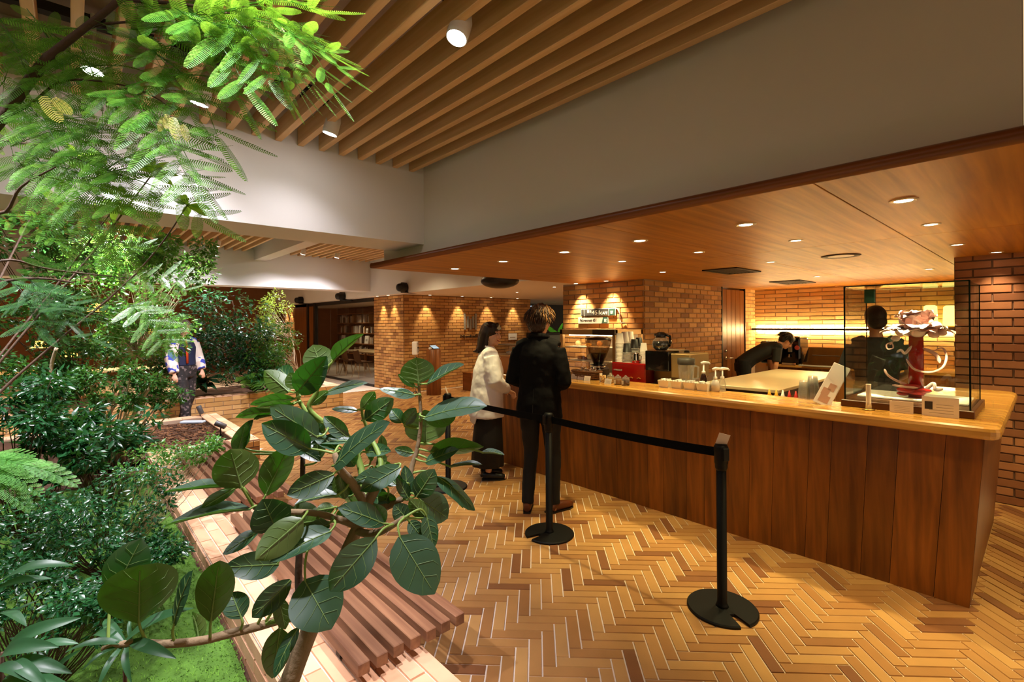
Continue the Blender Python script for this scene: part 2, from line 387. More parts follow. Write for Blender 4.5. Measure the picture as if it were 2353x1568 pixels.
# ---------------------------------------------------------------- timber canopy over the cafe
ZC = 2.177
can = struct('ceiling_canopy', MB().box((2.35, -3, ZC+.012), (10.5, 4.70, ZC+.06)), M_door, 'orange brown timber canopy ceiling over the cafe counter', 'ceiling')
ys = [-3, -1.6, -.48, .66, 1.8, 2.94, 4.08, 4.66]; xs = [2.30, 4.25, 6.25, 8.25, 10.4]
for i in range(len(xs)-1):
    for k in range(len(ys)-1):
        MB().bbox((xs[i]+.002, ys[k]+.002, ZC), (xs[i+1]-.002, ys[k+1]-.002, ZC+.014), .002).build('veneer_panel', M_canopy, can)
def halfround(y0, y1, along_y=True):
    mb = MB(); R = .028; pts = [(math.sin(t)*R*1.6, -math.cos(t)*R) for t in [math.pi*i/8 for i in range(9)]]
    return pts
mb = MB(); prof = [(0, -.028)]+[(-.035*math.sin(math.pi*i/8), -.028*math.cos(math.pi*i/8)) for i in range(1, 8)]+[(0, .028)]
vs = []
for y in (-3, 4.66): vs += [(2.305+a, y, ZC+.028+b) for a, b in prof]
n = len(prof); mb.add(vs, [(i, i+1, n+i+1, n+i) for i in range(n-1)]+[tuple(range(n)), tuple(range(2*n-1, n-1, -1))]); mb.build('edge_moulding', M_fascia, can, True)
mb = MB(); vs = []
for x in (2.28, 10.4): vs += [(x, 4.66-a, ZC+.028+b) for a, b in prof]
mb.add(vs, [(i, i+1, n+i+1, n+i) for i in range(n-1)]+[tuple(range(n)), tuple(range(2*n-1, n-1, -1))]); mb.build('edge_moulding', M_fascia_x, can, True)
# vents and round grille in the canopy
M_vent = mat('vent_brown', '3a1f10', .6)
for i, (x, y, sx, sy) in enumerate(((5.49, 2.386, .32, .19), (7.77, 2.5, .34, .2))):
    v = thing('ceiling_vent', ('dark slotted air vent in the canopy nearer the brick wall', 'smaller looking dark slotted air vent deeper in the canopy')[i], 'vent', (x, y, ZC-.012))
    fr = MB(); fr.box((-sx, -sy, 0), (sx, -sy+.03, .012)); fr.box((-sx, sy-.03, 0), (sx, sy, .012)); fr.box((-sx, -sy, 0), (-sx+.03, sy, .012)); fr.box((sx-.03, -sy, 0), (sx, sy, .012)); fr.build('frame', M_vent, v)
    for k in range(7): MB().box((-sx+.03, -sy+.045+k*(2*sy-.09)/7, .002), (sx-.03, -sy+.06+k*(2*sy-.09)/7, .010)).build('slat', M_vent, v)
    MB().box((-sx, -sy, .009), (sx, sy, .0118)).build('backing', M_dark, v)
v = thing('round_grille', 'round brown grille flush in the canopy ceiling', 'grille', (5.03, 1.232, ZC-.008))
MB().lathe([(.10, .006), (.12, .002), (.14, .0), (.15, .007)], 28).build('ring', M_vent, v, True); MB().lathe([(.098, .003), (.098, .0075)], 24).build('mesh_disc', M_fascia, v)
# ---------------------------------------------------------------- brick piers and walls of the cafe
pr = struct('wall_pier', MB().box((6.018, -2, 0), (6.7, .586, ZC)), M_mortar, 'dark brick pier beside the end of the counter', 'wall')
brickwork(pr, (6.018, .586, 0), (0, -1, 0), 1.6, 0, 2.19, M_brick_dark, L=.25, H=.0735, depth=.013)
ps = struct('wall_sign', MB().box((5.612, 3.598, 0), (7.87, 5.02, ZC+.01)), M_mortar_l, 'brick pier that carries the two cafe signs', 'wall')
brickwork(ps, (5.612, 5.02, 0), (0, -1, 0), 1.434, .8, 2.19, M_brick, L=.235, H=.072)
brickwork(ps, (5.612, 3.598, 0), (1, 0, 0), 2.25, .8, 2.19, M_brick, L=.235, H=.072)
pb = struct('wall_back', MB().box((9.212, -3, 0), (9.4, 3.9, ZC+.01)), M_mortar_l, 'long brick back wall of the kitchen lit by a strip light', 'wall')
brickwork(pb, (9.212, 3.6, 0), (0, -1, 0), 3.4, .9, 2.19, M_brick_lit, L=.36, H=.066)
pj = struct('wall_jamb', MB().box((8.78, 3.598, 0), (9.21, 3.9, ZC+.01)), M_mortar_l, 'narrow brick return beside the kitchen door', 'wall')
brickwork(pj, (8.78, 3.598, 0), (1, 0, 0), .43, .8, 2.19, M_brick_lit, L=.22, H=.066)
dr = struct('door_1', MB().box((7.9, 3.62, 0), (8.77, 3.67, 2.15)), M_door, 'tall timber kitchen door with a lever handle', 'door')
for k in range(5): MB().bbox((7.905+k*.172, 3.60, .02), (8.072+k*.172, 3.622, 2.14), .003).build('plank', M_door, dr)
h = MB(); h.lathe([(.028, 0), (.028, .012)], 16, M=Matrix.Translation((8.02, 3.6, 1.0)) @ Matrix.Rotation(math.pi/2, 4, 'X')); h.tube([(8.02, 3.6, 1.0), (8.02, 3.545, 1.0), (8.04, 3.54, 1.0), (8.16, 3.54, 1.0)], .010, 10); h.build('lever_handle', M_steel, dr, True)
MB().lathe([(.02, 0), (.02, .014)], 16, M=Matrix.Translation((8.02, 3.6, 1.12)) @ Matrix.Rotation(math.pi/2, 4, 'X')).build('lock', M_steel, dr, True)
fr = MB(); fr.box((7.87, 3.585, 0), (7.9, 3.68, ZC)); fr.box((8.77, 3.585, 0), (8.785, 3.68, ZC)); fr.build('door_frame', M_darkframe, dr)
# ---------------------------------------------------------------- far brick wall with the company logo, glass room, dark opening
pm_ = struct('wall_logo', MB().box((5.762, 10.132, 0), (9.9, 11.63, 2.305)), M_mortar, 'far brick wall with the bar logo and wall washers', 'wall')
brickwork(pm_, (5.762, 10.132, 0), (1, 0, 0), 4.13, 0, 2.31, M_brick, L=.25, H=.074)
brickwork(pm_, (5.762, 11.63, 0), (0, -1, 0), 1.498, 0, 2.31, M_brick, L=.25, H=.074)
pf = struct('wall_far_pier', MB().box((5.762, 17.6, 0), (6.4, 18.9, 2.305)), M_mortar, 'small distant brick pier behind the shrubs', 'wall')
brickwork(pf, (5.762, 18.9, 0), (0, -1, 0), 1.3, .6, 2.31, M_brick, L=.25, H=.074)
struct('wall_left_far', MB().box((-9, 19.2, 0), (6.4, 19.4, 3.6)), mat('far_brown', '7a5030', .8, vary=.3, bscale=20), 'dark brown wall at the far end of the hall', 'wall')
struct('wall_left', MB().box((-8.2, -5, 0), (-8, 19.4, 3.6)), mat('left_brown', '5a3a22', .8), 'brown wall beyond the plants at the left', 'wall')
struct('wall_dark_opening', MB().box((9.9, 12.6, 0), (19, 12.8, 2.4)), M_dark, 'dark glazed opening right of the logo wall', 'wall')
# glass room
gr = struct('window_1', MB().box((5.74, 11.64, 2.2), (5.80, 17.5, 2.30)), M_darkframe, 'frameless glass front of the reading room', 'window')
MB().box((5.74, 11.64, 0), (5.80, 17.5, .05)).build('bottom_rail', M_darkframe, gr)
for a, b in ((11.66, 12.35), (12.36, 13.35), (13.36, 14.5), (14.51, 15.55)): MB().box((5.765, a, .05), (5.775, b, 2.2)).build('pane', M_glass, gr)
for y in (15.6, 16.2): MB().box((5.70, y, 0), (5.80, y+.12, 2.3)).build('mullion', M_darkframe, gr)
MB().box((5.74, 16.3, 0), (5.78, 17.6, 2.3)).build('timber_panel', M_door, gr); MB().box((5.745, 15.72, 0), (5.78, 16.2, 2.3)).build('timber_panel', M_door, gr)
struct('wall_reading_room', MB().box((8.5, 11.7, 0), (8.6, 21, 2.3)), mat('room_wall', '7d5a34', .8), 'warm back wall of the reading room', 'wall')
struct('wall_reading_side', MB().box((5.8, 20.6, 0), (8.5, 20.7, 2.3)), mat('side_brick', '9a6238', .8, vary=.2, bscale=40), 'brick toned side wall of the reading room', 'wall')
d2 = struct('door_2', MB().box((6.35, 20.52, 0), (7.35, 20.59, 2.05)), M_door, 'timber door inside the reading room', 'door')
MB().tube([(7.25, 20.52, 1.0), (7.25, 20.46, 1.0), (7.15, 20.46, 1.0)], .012, 8).build('handle', M_steel, d2)
# ================================================================ lamps of the place (each keeps its own light) and added lights
M_lens = glow('lamp_lens', (1, .97, .95), 60); M_lensw = glow('lamp_lens_warm', (1, .82, .58), 9); M_white_metal = mat('white_metal', 'd8d4ce', .4); M_ring = mat('lamp_ring', 'c8b89a', .35, metal=.6)
def track_lamp(x, y, z, to, watts, ang, label, blend=.6, r=.05, zr=3.2, cl=COOL):
    t = thing('ceiling_spotlight', label, 'spotlight', (x, y, z), 0, 'track spotlights between the battens')
    d = (Vector(to)-Vector((x, y, z))).normalized(); q = d.to_track_quat('-Z', 'Y').to_matrix().to_4x4()
    MB().lathe([(r, -.045), (r*1.02, -.02), (r, .05), (r*.8, .085), (r*.35, .10)], 24, M=q).build('lamp_head', M_white_metal, t, True)
    MB().lathe([(r*.9, -.047), (r*.9, -.044)], 24, M=q).build('lens', M_lens, t)
    MB().tube([(0, 0, .06), (0, 0, zr-z)], .012, 10).build('stem', M_white_metal, t)
    spot(t, Vector((x, y, z))+d*.06, to, watts*.72, cl, ang, blend, .045)
    return t
track_lamp(1.328, 1.815, 2.95, (.35, 1.7, .3), 170, 52, 'nearest glaring ceiling spotlight, highest in the picture')
track_lamp(1.324, 3.285, 2.95, (.85, 3.9, .5), 30, 116, 'ceiling spotlight close to the white beam, above the rubber plant', 1.0)
track_lamp(.572, 3.344, 2.95, (.1, 4.0, .2), 60, 112, 'small glaring spotlight behind the tip of the feathery branch', 1.0)
track_lamp(.091, 3.277, 2.95, (-.2, 3.2, .3), 190, 90, 'big glaring spotlight shining through the feathery leaves')
track_lamp(.25, .9, 2.95, (.25, 2.3, .3), 170, 84, 'ceiling spotlight overhead in front of the feathery tree')
track_lamp(-.9, 2.2, 2.95, (-.2, 2.6, .4), 230, 84, 'ceiling spotlight at the far left above the tree crown')
for i, (x, y) in enumerate(((1.982, 10.177), (3.543, 10.296), (4.279, 10.358))):
    track_lamp(x, y, 3.1, (x-.4, 11.0, .6), 300, 118, ('far bay spotlight at the left over the planter shrubs', 'far bay spotlight just right of the longitudinal beam', 'far bay spotlight nearest the lower ceiling')[i], 1.0, zr=3.5)
for i, (x, y) in enumerate(((.4, 7.0), (1.6, 6.9), (-.8, 6.9))):
    track_lamp(x, y, 3.1, ((.0, 7.4, .4), (1.4, 7.6, .2), (-1, 7.4, .4))[i], 480, 95, ('middle spotlight over the second planter', 'right spotlight over the second planter', 'left spotlight over the second planter')[i], zr=3.5)
track_lamp(-.25, 5.2, 3.1, (-.1, 4.9, .4), 330, 100, 'added unseen spotlight over the shrubs just behind the white beam', .9, zr=3.5)  # lamp added to brighten the dim shrubs, hidden by the beam
_ring = MB().lathe([(.030, 0), (.042, -.004), (.048, 0), (.048, .004)], 24, cap=False).mesh('trim_ring'); _ring.materials.append(M_ring)
_lens = MB().lathe([(.031, -.0012), (.031, .001)], 20).mesh('lens'); _lens.materials.append(M_lensw)
def downlight(x, y, z, label, group, watts=0, ang=80, to=None, color=WARM, blend=.7, s=1, size=.03):
    t = thing('downlight', label, 'downlight', (x, y, z-.0005), 0, group)
    for me, nm in ((_ring, 'trim_ring'), (_lens, 'lens')):
        o = link(nm, me, t); o.scale = (s, s, s); o.location = (0, 0, -.001)
    if watts: spot(t, (x, y, z-.012), to or (x, y, 0), watts, color, ang, blend, size)
    return t
ROWN = ('over the front edge of the counter', 'over the middle of the counter', 'over the work area')
ORD = ('nearest', 'second', 'third', 'fourth', 'fifth', 'sixth', 'out of frame')
for r, (X, ys_) in enumerate(((2.96, (.467, 1.203, 1.928, 2.631, 3.385, 4.147, -.27)), (3.82, (.474, 1.207, 1.932, 2.679, -.26)), (5.0, (.469, 1.80, 2.955, -.3)))):
    for k, y in enumerate(ys_):
        downlight(X, y, ZC, f'{ORD[k] if y > 0 else "unseen"} recessed canopy downlight of the row {ROWN[r]}', 'canopy downlights', (38, 36, 46)[r], (64, 84, 108)[r], s=1.2 if r == 0 else 1)
for k, (X, y) in enumerate(((7.1, 2.0), (7.1, .9))):
    downlight(X, y, ZC, ('canopy downlight deep in the kitchen near the strip light', 'canopy downlight deep in the kitchen near the brick pier')[k], 'canopy downlights', 70, 130)
for k, (x, y, tx, ty) in enumerate(((5.44, 4.62, 5.62, 4.62), (5.44, 4.08, 5.62, 4.08))):
    downlight(x, y, ZC, ('wall washer left above the cafe signs', 'wall washer right above the cafe signs')[k], 'wall washers over the signs', 110, 70, (5.66, y, 1.2), WARMW, .8)
downlight(5.82, .30, ZC, 'wall washer glaring at the top of the dark brick pier', 'wall washers over the signs', 22, 70, (6.06, .30, 1.3), WARMW, .9)
for k, x in enumerate((6.35, 7.3, 8.25, 9.2)):
    downlight(x, 9.93, 2.3, f'{ORD[k]} wall washer from the left above the logo wall' if k else 'leftmost wall washer above the logo wall', 'wall washers over the logo wall', 36, 56, (x, 10.16, 1.2), WARMW, .6, 1.4)
for k, y in enumerate((10.55, 11.1)):
    downlight(5.58, y, 2.3, ('right wall washer on the narrow left face of the logo wall', 'left wall washer on the narrow left face of the logo wall')[k], 'wall washers over the logo wall', 36, 56, (5.79, y, 1.2), WARMW, .6, 1.4)
for k, y in enumerate((17.9, 18.4)):
    downlight(5.58, y, 2.3, ('right wall washer on the small distant pier', 'left wall washer on the small distant pier')[k], 'wall washers over the logo wall', 45, 50, (5.79, y, 1.2), WARMW, .6, 1.6)
for k, (x, y) in enumerate(((7.4, 14.2), (7.4, 17.5))):
    downlight(x, y, 2.3, ('near ceiling downlight inside the reading room', 'far ceiling downlight inside the reading room')[k], 'reading room downlights', 60, 130, color=WARMW)
for k, (x, y) in enumerate(((4.2, 6.6), (4.4, 8.3), (7.4, 8.0), (6.9, 6.4))):
    z = 3.15 if x < 5 else 2.3
    downlight(x, y, z, ('ceiling downlight over the aisle behind the cafe', 'ceiling downlight over the aisle near the podium', 'low ceiling downlight in front of the logo', 'low ceiling downlight nearer the cafe')[k], 'aisle downlights', 95, 130, color=WARMW)
# strip light and ledge on the kitchen back wall
lg = thing('wall_ledge', 'dark ledge along the kitchen back wall with strip light under it', 'shelf', (9.2, 0, 1.45))
MB().bbox((-.16, .55, 0), (0, 3.59, .035), .004).build('board', mat('ledge_dark', '2a1509', .5), lg)
MB().box((-.05, .6, -.022), (-.02, 3.55, -.004)).build('strip_light', glow('strip_glow', (1, .76, .36), 60), lg)
MB().box((-.05, .6, .038), (-.03, 3.55, .048)).build('strip_light', glow('strip_glow_up', (1, .74, .34), 85), lg)

spot(None, (3.87, .474, ZC-.02), (4.12, .60, 1.45), 150, WARMW, 36, .8, .03, 'case_extra_beam')  # second narrow beam added at this downlight to brighten the sculpture
# ================================================================ planters, benches
ZP = .235
M_soil = mat('soil', '4a2f1e', .95, bump=.9, bscale=40, vary=.5)
M_bench = woodmat('bench_wood', '6e4630', '996c4c', axis=1, rough=.5, vary=.22)
def tiles_on(parent, x0, x1, y0, y1, z, L, W, mt, along='y', name='coping_tile'):
    me = MB(); a, b, c, t = (L-.006)/2, (W-.006)/2, .002, .01
    me.add([(-a, -b, -t), (a, -b, -t), (a, b, -t), (-a, b, -t), (-a+c, -b+c, 0), (a-c, -b+c, 0), (a-c, b-c, 0), (-a+c, b-c, 0)], [(4, 5, 6, 7), (0, 1, 5, 4), (1, 2, 6, 5), (2, 3, 7, 6), (3, 0, 4, 7)])
    m_ = me.mesh(name); m_.materials.append(mt); out = []
    if along == 'y': u0, u1, v0, v1 = y0, y1, x0, x1
    else: u0, u1, v0, v1 = x0, x1, y0, y1
    rows = max(1, round((v1-v0)/W)); wv = (v1-v0)/rows
    for r in range(rows):
        u = u0-(L*(.5 if r % 2 else 0))
        while u < u1-.01:
            s, e = max(u, u0), min(u+L, u1)
            if e-s > .02:
                cv = v0+(r+.5)*wv; cu = (s+e)/2; p = (cv, cu, z) if along == 'y' else (cu, cv, z)
                q = pxof(p)
                if q[2] > .1 and -100 < q[0] < 2450 and q[1] < 1750:
                    R = Matrix.Rotation(math.pi/2, 4, 'Z') if along == 'y' else Matrix.Identity(4)
                    out.append(Matrix.Translation(Vector(p)+Vector((0, 0, random.uniform(-.001, .0005)))) @ R @ Matrix.Diagonal(((e-s-.006)/(L-.006), (wv-.006)/(W-.006), 1, 1)))
            u += L
    pieces(parent, name, out, m_, 300)
pl = struct('wall_planter_near', MB().box((.59, -1.5, 0), (1.097, 6.38, ZP-.008)), M_grout, 'low clay tiled planter curb under the slatted benches', 'planter')
tiles_on(pl, .588, 1.099, .6, 6.38, ZP, .30, .073, M_curb)
brickwork(pl, (.59, 6.38, 0), (0, -1, 0), 6.2, .0, .225, M_curbside, L=.30, H=.075, depth=.008)
# second planter: wider bay of the bed
p2 = struct('wall_planter_middle', MB().box((.60, 6.38, 0), (1.67, 6.6, ZP-.008)).box((1.44, 6.6, 0), (1.67, 8.75, ZP-.008)).box((-4, 8.53, 0), (1.67, 8.75, ZP-.008)), M_mortar_l, 'low clay planter border around the bare soil with ground spots', 'planter')
tiles_on(p2, .6, 1.672, 6.378, 6.6, ZP, .30, .111, M_curb, 'x'); tiles_on(p2, 1.44, 1.672, 6.6, 8.752, ZP, .30, .116, M_curb, 'y'); tiles_on(p2, -1.5, 1.44, 8.53, 8.752, ZP, .30, .111, M_curb, 'x')
brickwork(p2, (1.098, 6.372, 0), (1, 0, 0), .572, 0, .225, M_brick, L=.25, H=.075, depth=.008)
# third planter behind the walkway
p3 = struct('wall_planter_far', MB().box((-4, 9.45, 0), (4.0, 9.7, .39)).box((3.75, 9.7, 0), (4.0, 11.2, .39)), M_mortar_l, 'far brick planter wall in front of the dense shrubs', 'planter')
brickwork(p3, (-1.2, 9.45, 0), (1, 0, 0), 5.2, 0, .39, M_brick_lit, L=.27, H=.078, depth=.01)
tiles_on(p3, -2, 4.005, 9.44, 9.7, .40, .27, .13, M_curb, 'x'); tiles_on(p3, 3.75, 4.005, 9.7, 11.2, .40, .27, .13, M_curb, 'y')
# beds
def bedlevel(y):
    t = min(1, max(0, (y-2.0)/2.0)); return .02+.10*t*t*(3-2*t)
def bed(name, x0, x1, y0, y1, z, mt, label, step=.05, amp=.03, seed=0):
    mb = MB(); nx, ny = int((x1-x0)/step)+1, int((y1-y0)/step)+1; vs = []; fs = []
    for j in range(ny):
        for i in range(nx):
            x, y = x0+(x1-x0)*i/(nx-1), y0+(y1-y0)*j/(ny-1)
            vs.append((x, y, (bedlevel(y) if z is None else z)+amp*(mnoise.noise((x*2.2, y*2.2, seed))+.5*mnoise.noise((x*7, y*7, seed+3))+.3*mnoise.noise((x*18, y*18, seed+5)))))
    for j in range(ny-1):
        for i in range(nx-1): k = j*nx+i; fs.append((k, k+1, k+nx+1, k+nx))
    mb.add(vs, fs); o = mb.build(name, mt, None, True); return tag(o, label, 'soil', kind='structure')
M_mossbase = mat('moss_base', '4a6f20', .95, bump=.8, bscale=70, vary=.5)
bed('floor_bed_near', -5, .6, -1.2, 6.5, None, M_soil, 'dark soil of the near planting bed')
bed('floor_bed_middle', -4, 1.45, 6.4, 8.54, .19, M_soil, 'bare brown soil of the middle planting bed')
bed('floor_bed_far', -4, 3.76, 9.68, 11.3, .34, M_soil, 'dark soil of the far planting bed')
def bench(y0, y1, label):
    t = thing('slatted_bench', label, 'bench', (1.037, (y0+y1)/2, ZP+.003), 0)
    h = (y1-y0)/2
    sm = MB().bbox((-.0235, -h, .037), (.0235, h, .085), .003).mesh('slat'); sm.materials.append(M_bench)
    for k in range(7):
        o = link('slat', sm, t); o.location = (-.2475+.0235+k*.0745, random.uniform(-.004, .004), 0)
    for y in (-h+.22, 0, h-.22):
        MB().box((-.235, y-.02, .0), (.02, y+.02, .037)).box((.02, y-.02, .022), (.235, y+.02, .037)).build('cross_bar', M_darkframe, t)
bench(1.745, 3.73, 'nearer slatted timber bench on the planter curb beside the rubber plant')
bench(3.97, 6.15, 'farther slatted timber bench ending at the middle planter')
# ground spots in the middle planter
def ground_spot(p, d, label):
    t = thing('ground_spotlight', label, 'spotlight', p); d = Vector(d).normalized()
    MB().cyl((0, 0, -.03), (0, 0, .10), .008).build('spike', M_black, t)
    q = d.to_track_quat('Z', 'Y').to_matrix().to_4x4()
    MB().lathe([(.02, -.07), (.034, -.06), (.036, .06), (.033, .065)], 16, M=Matrix.Translation((0, 0, .13)) @ q).build('lamp_head', mat('spot_grey', '4c4a4a', .45), t, True)
ground_spot(onZ(460, 962, .2), (-.3, .2, .9), 'small dark ground spotlight at the back edge of the soil bed')
ground_spot(onZ(507, 1000, .2), (-.7, .4, .4), 'small dark ground spotlight beside the bed border near the bench')
pb_ = thing('white_ground_plate', 'pale flat plate lying on the soil of the middle planter', 'plate', onZ(443, 971, .215)); MB().bbox((-.16, -.05, -.012), (.16, .05, .022), .01, Matrix.Rotation(-.7, 4, 'Z')).build('plate', mat('plate_white', 'b9c0cc', .5), pb_)
# ================================================================ stanchions
M_post = mat('stanchion_black', '050505', .5, spec=.3)
def stanchion(x, y, rot, label, card=None):
    t = thing('stanchion', label, 'stanchion', (x, y, 0), rot, 'belt stanchions in front of the counter')
    R = .186; pts = []; hw = .028
    for i in range(65):                                   # disc with a notch for stacking
        a = math.radians(8.7)+(2*math.pi-math.radians(17.4))*i/64; pts.append((R*math.cos(a), R*math.sin(a)))
    pts += [(R*.55, -hw)]+[(R*.55-hw*math.sin(math.pi*k/6)*.9, -hw*math.cos(math.pi*k/6)) for k in range(1, 6)]+[(R*.55, hw)]
    mb = MB(); n = len(pts)
    def ring(s, z): return [(x_*s if abs(y_) > hw*1.01 or x_ > R*.9 else x_, y_, z) for x_, y_ in pts]
    lv = [(1.0, 0), (1.0, .010), (.97, .016)]; vs = []
    for s, z in lv: vs += [(px_*s, py_*s, z) for px_, py_ in pts]
    fs = [(k*n+i, k*n+(i+1) % n, (k+1)*n+(i+1) % n, (k+1)*n+i) for k in range(2) for i in range(n)]
    vs.append((-.03, 0, .020)); c = len(vs)-1; fs += [(2*n+i, 2*n+(i+1) % n, c) for i in range(n)]
    mb.add(vs, fs); mb.build('base', M_post, t)
    MB().lathe([(.038, .012), (.030, .03), (.0265, .04), (.0265, .78)], 20).build('post', M_post, t, True)
    hd = MB().lathe([(.027, .775), (.033, .79), (.033, .81), (.036, .815), (.036, .875), (.038, .88), (.038, .905), (.030, .92), (.0, .921)], 20).build('head', M_post, t, True)
    MB().bbox((.034, -.02, .835), (.046, .02, .905), .004).build('clip', M_post, hd)
    if card: 
        MB().box((-.03, -.001, -.004), (.03, .001, .065), Matrix.Translation((0, 0, .92)) @ Matrix.Rotation(1.2, 4, 'Z') @ Matrix.Rotation(.25, 4, 'Y') @ Matrix.Rotation(.3, 4, 'X')).build('paper_card', mat('card_pink', 'd9c2b0', .7), t)
    return t
PST = [(2.68, 1.232), (2.68, 2.555), (2.73, 3.965)]
stanchion(*PST[0], math.radians(-118), 'nearest black belt stanchion with a paper card on its head', 1)
stanchion(*PST[1], math.radians(170), 'middle black belt stanchion behind the standing man')
stanchion(*PST[2], math.radians(160), 'farthest black belt stanchion partly behind the rubber plant leaves', 1)
for i in range(2):
    a, b = Vector((*PST[i], 0)), Vector((*PST[i+1], 0)); d = (b-a).normalized(); a2 = a+d*.035; b2 = b-d*.035; nrm = Vector((-d.y, d.x, 0))*.0012
    mb = MB(); vs = []; N = 14
    for k in range(N+1):
        p = a2.lerp(b2, k/N); s = .012*4*(k/N)*(1-k/N)
        for z in (.846, .897): vs += [p+nrm+Vector((0, 0, z-s)), p-nrm+Vector((0, 0, z-s))]
    fs = []
    for k in range(N): q = k*4; fs += [(q, q+4, q+6, q+2), (q+1, q+3, q+7, q+5), (q+2, q+6, q+7, q+3), (q, q+1, q+5, q+4)]
    mb.add(vs, fs); o = mb.build('barrier_belt', mat('belt_black', '050505', .9, spec=.2), None)
    tag(o, ('black retractable belt between the nearest and middle stanchions', 'black retractable belt between the middle and farthest stanchions')[i], 'belt', 'stanchion belts')
# ================================================================ counter
ZT = 1.035
M_cfront = woodmat('counter_wood', '5c2f08', '8d4f16', axis=2, scale=.9, rough=.36, spec=.4, vary=.30)
M_ctop = woodmat('counter_top_wood', 'b0762e', 'd8a050', axis=1, scale=.8, rough=.22, spec=.5, vary=.03, coat=.3)
ct = thing('cafe_counter', 'long wooden cafe counter with plank front and rounded top edge', 'counter', (3.7, 2.4, 0))
o0 = Vector((-3.7, -2.4, 0))
def L3(x, y, z): return Vector((x, y, z))+o0
YF = 4.52
y = .0; widths = [.155, .21, .15, .19, .13, .22, .16, .2, .14]; k = 0; yy = .2
seams = [0.0]
while seams[-1] < 1: seams.append(seams[-1]+widths[k % 9]/4.3); k += 1
seams[-1] = 1.0
for a, b in zip(seams[:-1], seams[1:]):
    if b-a < .002: continue
    mb = MB(); yt0, yt1 = .235+(YF-.235)*a, .235+(YF-.235)*b; yb0, yb1 = .306+(YF-.306)*a, .306+(YF-.306)*b; g = .0012
    mb.add([L3(3.685, yb0+g, 0), L3(3.685, yb1-g, 0), L3(3.62, yt1-g, .975), L3(3.62, yt0+g, .975), L3(3.725, yb0+g, 0), L3(3.725, yb1-g, 0), L3(3.66, yt1-g, .975), L3(3.66, yt0+g, .975)],
           [(3, 2, 1, 0), (4, 5, 6, 7), (0, 1, 5, 4), (1, 2, 6, 5), (2, 3, 7, 6), (3, 0, 4, 7)])
    mb.build('plank', M_cfront, ct)
mb = MB()   # near end panel, leaning in like the front
mb.add([L3(3.69, .306, 0), L3(3.625, .235, .975), L3(5.42, .235, .975), L3(5.42, .306, 0), L3(3.72, .34, 0), L3(3.66, .27, .975), L3(5.40, .27, .975), L3(5.40, .34, 0)],
       [(0, 3, 2, 1), (4, 5, 6, 7), (0, 1, 5, 4), (2, 3, 7, 6), (1, 2, 6, 5), (0, 4, 7, 3)]); mb.build('end_panel', M_cfront, ct)
MB().box(L3(3.74, .36, .0), L3(4.0, YF-.03, .97)).box(L3(4.0, .36, 0), L3(5.38, .72, .97)).build('carcass', M_cfront, ct)
MB().box(L3(3.64, YF-.03, 0), L3(4.55, YF, .975)).build('end_panel', M_cfront, ct)
# top: L-shaped slab with bullnose
def offset_poly(P, d):
    n = len(P); out = []
    for i in range(n):
        a, b, c = Vector(P[i-1]), Vector(P[i]), Vector(P[(i+1) % n]); d1 = (b-a).normalized(); d2 = (c-b).normalized(); n1 = Vector((-d1.y, d1.x)); n2 = Vector((-d2.y, d2.x)); bis = (n1+n2); bis /= max(.3, bis.dot(n1)); out.append(b+bis*d)
    return out
poly = [(3.55, .235)]+[(3.55+.06*(1-math.cos(t)), .235-.065*math.sin(t)) for t in (math.pi/8, math.pi/4, 3*math.pi/8)]+[(3.61, .17), (5.44, .17)]+[(5.44+.07*math.sin(t), .24-.07*math.cos(t)) for t in (math.pi/4,)]+[(5.51, .24), (5.51, .74), (4.0, .74), (4.0, 4.56), (3.62, 4.56)]+[(3.62-.07*math.sin(t), 4.49+.07*math.cos(t)) for t in (math.pi/4, math.pi/2)]
mb = MB(); lv = [(.02, .968), (.006, .975), (0, .99), (0, 1.012), (.006, 1.027), (.02, ZT)]; n = len(poly); vs = []
for d, z in lv: vs += [L3(p.x, p.y, z) for p in offset_poly(poly, d)]
fs = [(k*n+i, k*n+(i+1) % n, (k+1)*n+(i+1) % n, (k+1)*n+i) for k in range(5) for i in range(n)]+[tuple(reversed(range(n))), tuple(5*n+i for i in range(n))]
mb.add(vs, fs); mb.build('counter_top', M_ctop, ct)
# lower service worktop behind the bar
M_work = mat('worktop_steel', '8b857c', .35, metal=.7)
wk = thing('service_worktop', 'low steel service worktop hidden behind the bar top', 'worktop', (4.3, 2.6, 0)); MB().bbox((-.29, -1.8, .82), (.32, 1.9, .86), .004).build('top', M_work, wk); MB().box((-.27, -1.78, 0), (.30, 1.88, .82)).build('body', M_door, wk)
# ================================================================ lettering helper
def text_mesh(s, size, mt, extrude=.001, align='LEFT', shear=0):
    c = bpy.data.curves.new('lettering', 'FONT'); c.body = s; c.size = size; c.extrude = extrude; c.align_x = align; c.shear = shear; c.resolution_u = 3
    o = bpy.data.objects.new('lettering', c); col.objects.link(o); dg = bpy.context.evaluated_depsgraph_get()
    me = bpy.data.meshes.new_from_object(o.evaluated_get(dg)); bpy.data.objects.remove(o); bpy.data.curves.remove(c)
    me.materials.clear(); me.materials.append(mt); return me
def text_on(parent, s, size, mt, M, width=None, name='lettering', align='LEFT', shear=0, ext=.001):
    me = text_mesh(s, size, mt, ext, align, shear)
    if width:
        w_ = max(v.co.x for v in me.vertices)-min(v.co.x for v in me.vertices); k = width/max(w_, 1e-6)
        for v in me.vertices: v.co.x *= k
    o = link(name, me, parent); o.matrix_local = M; return o
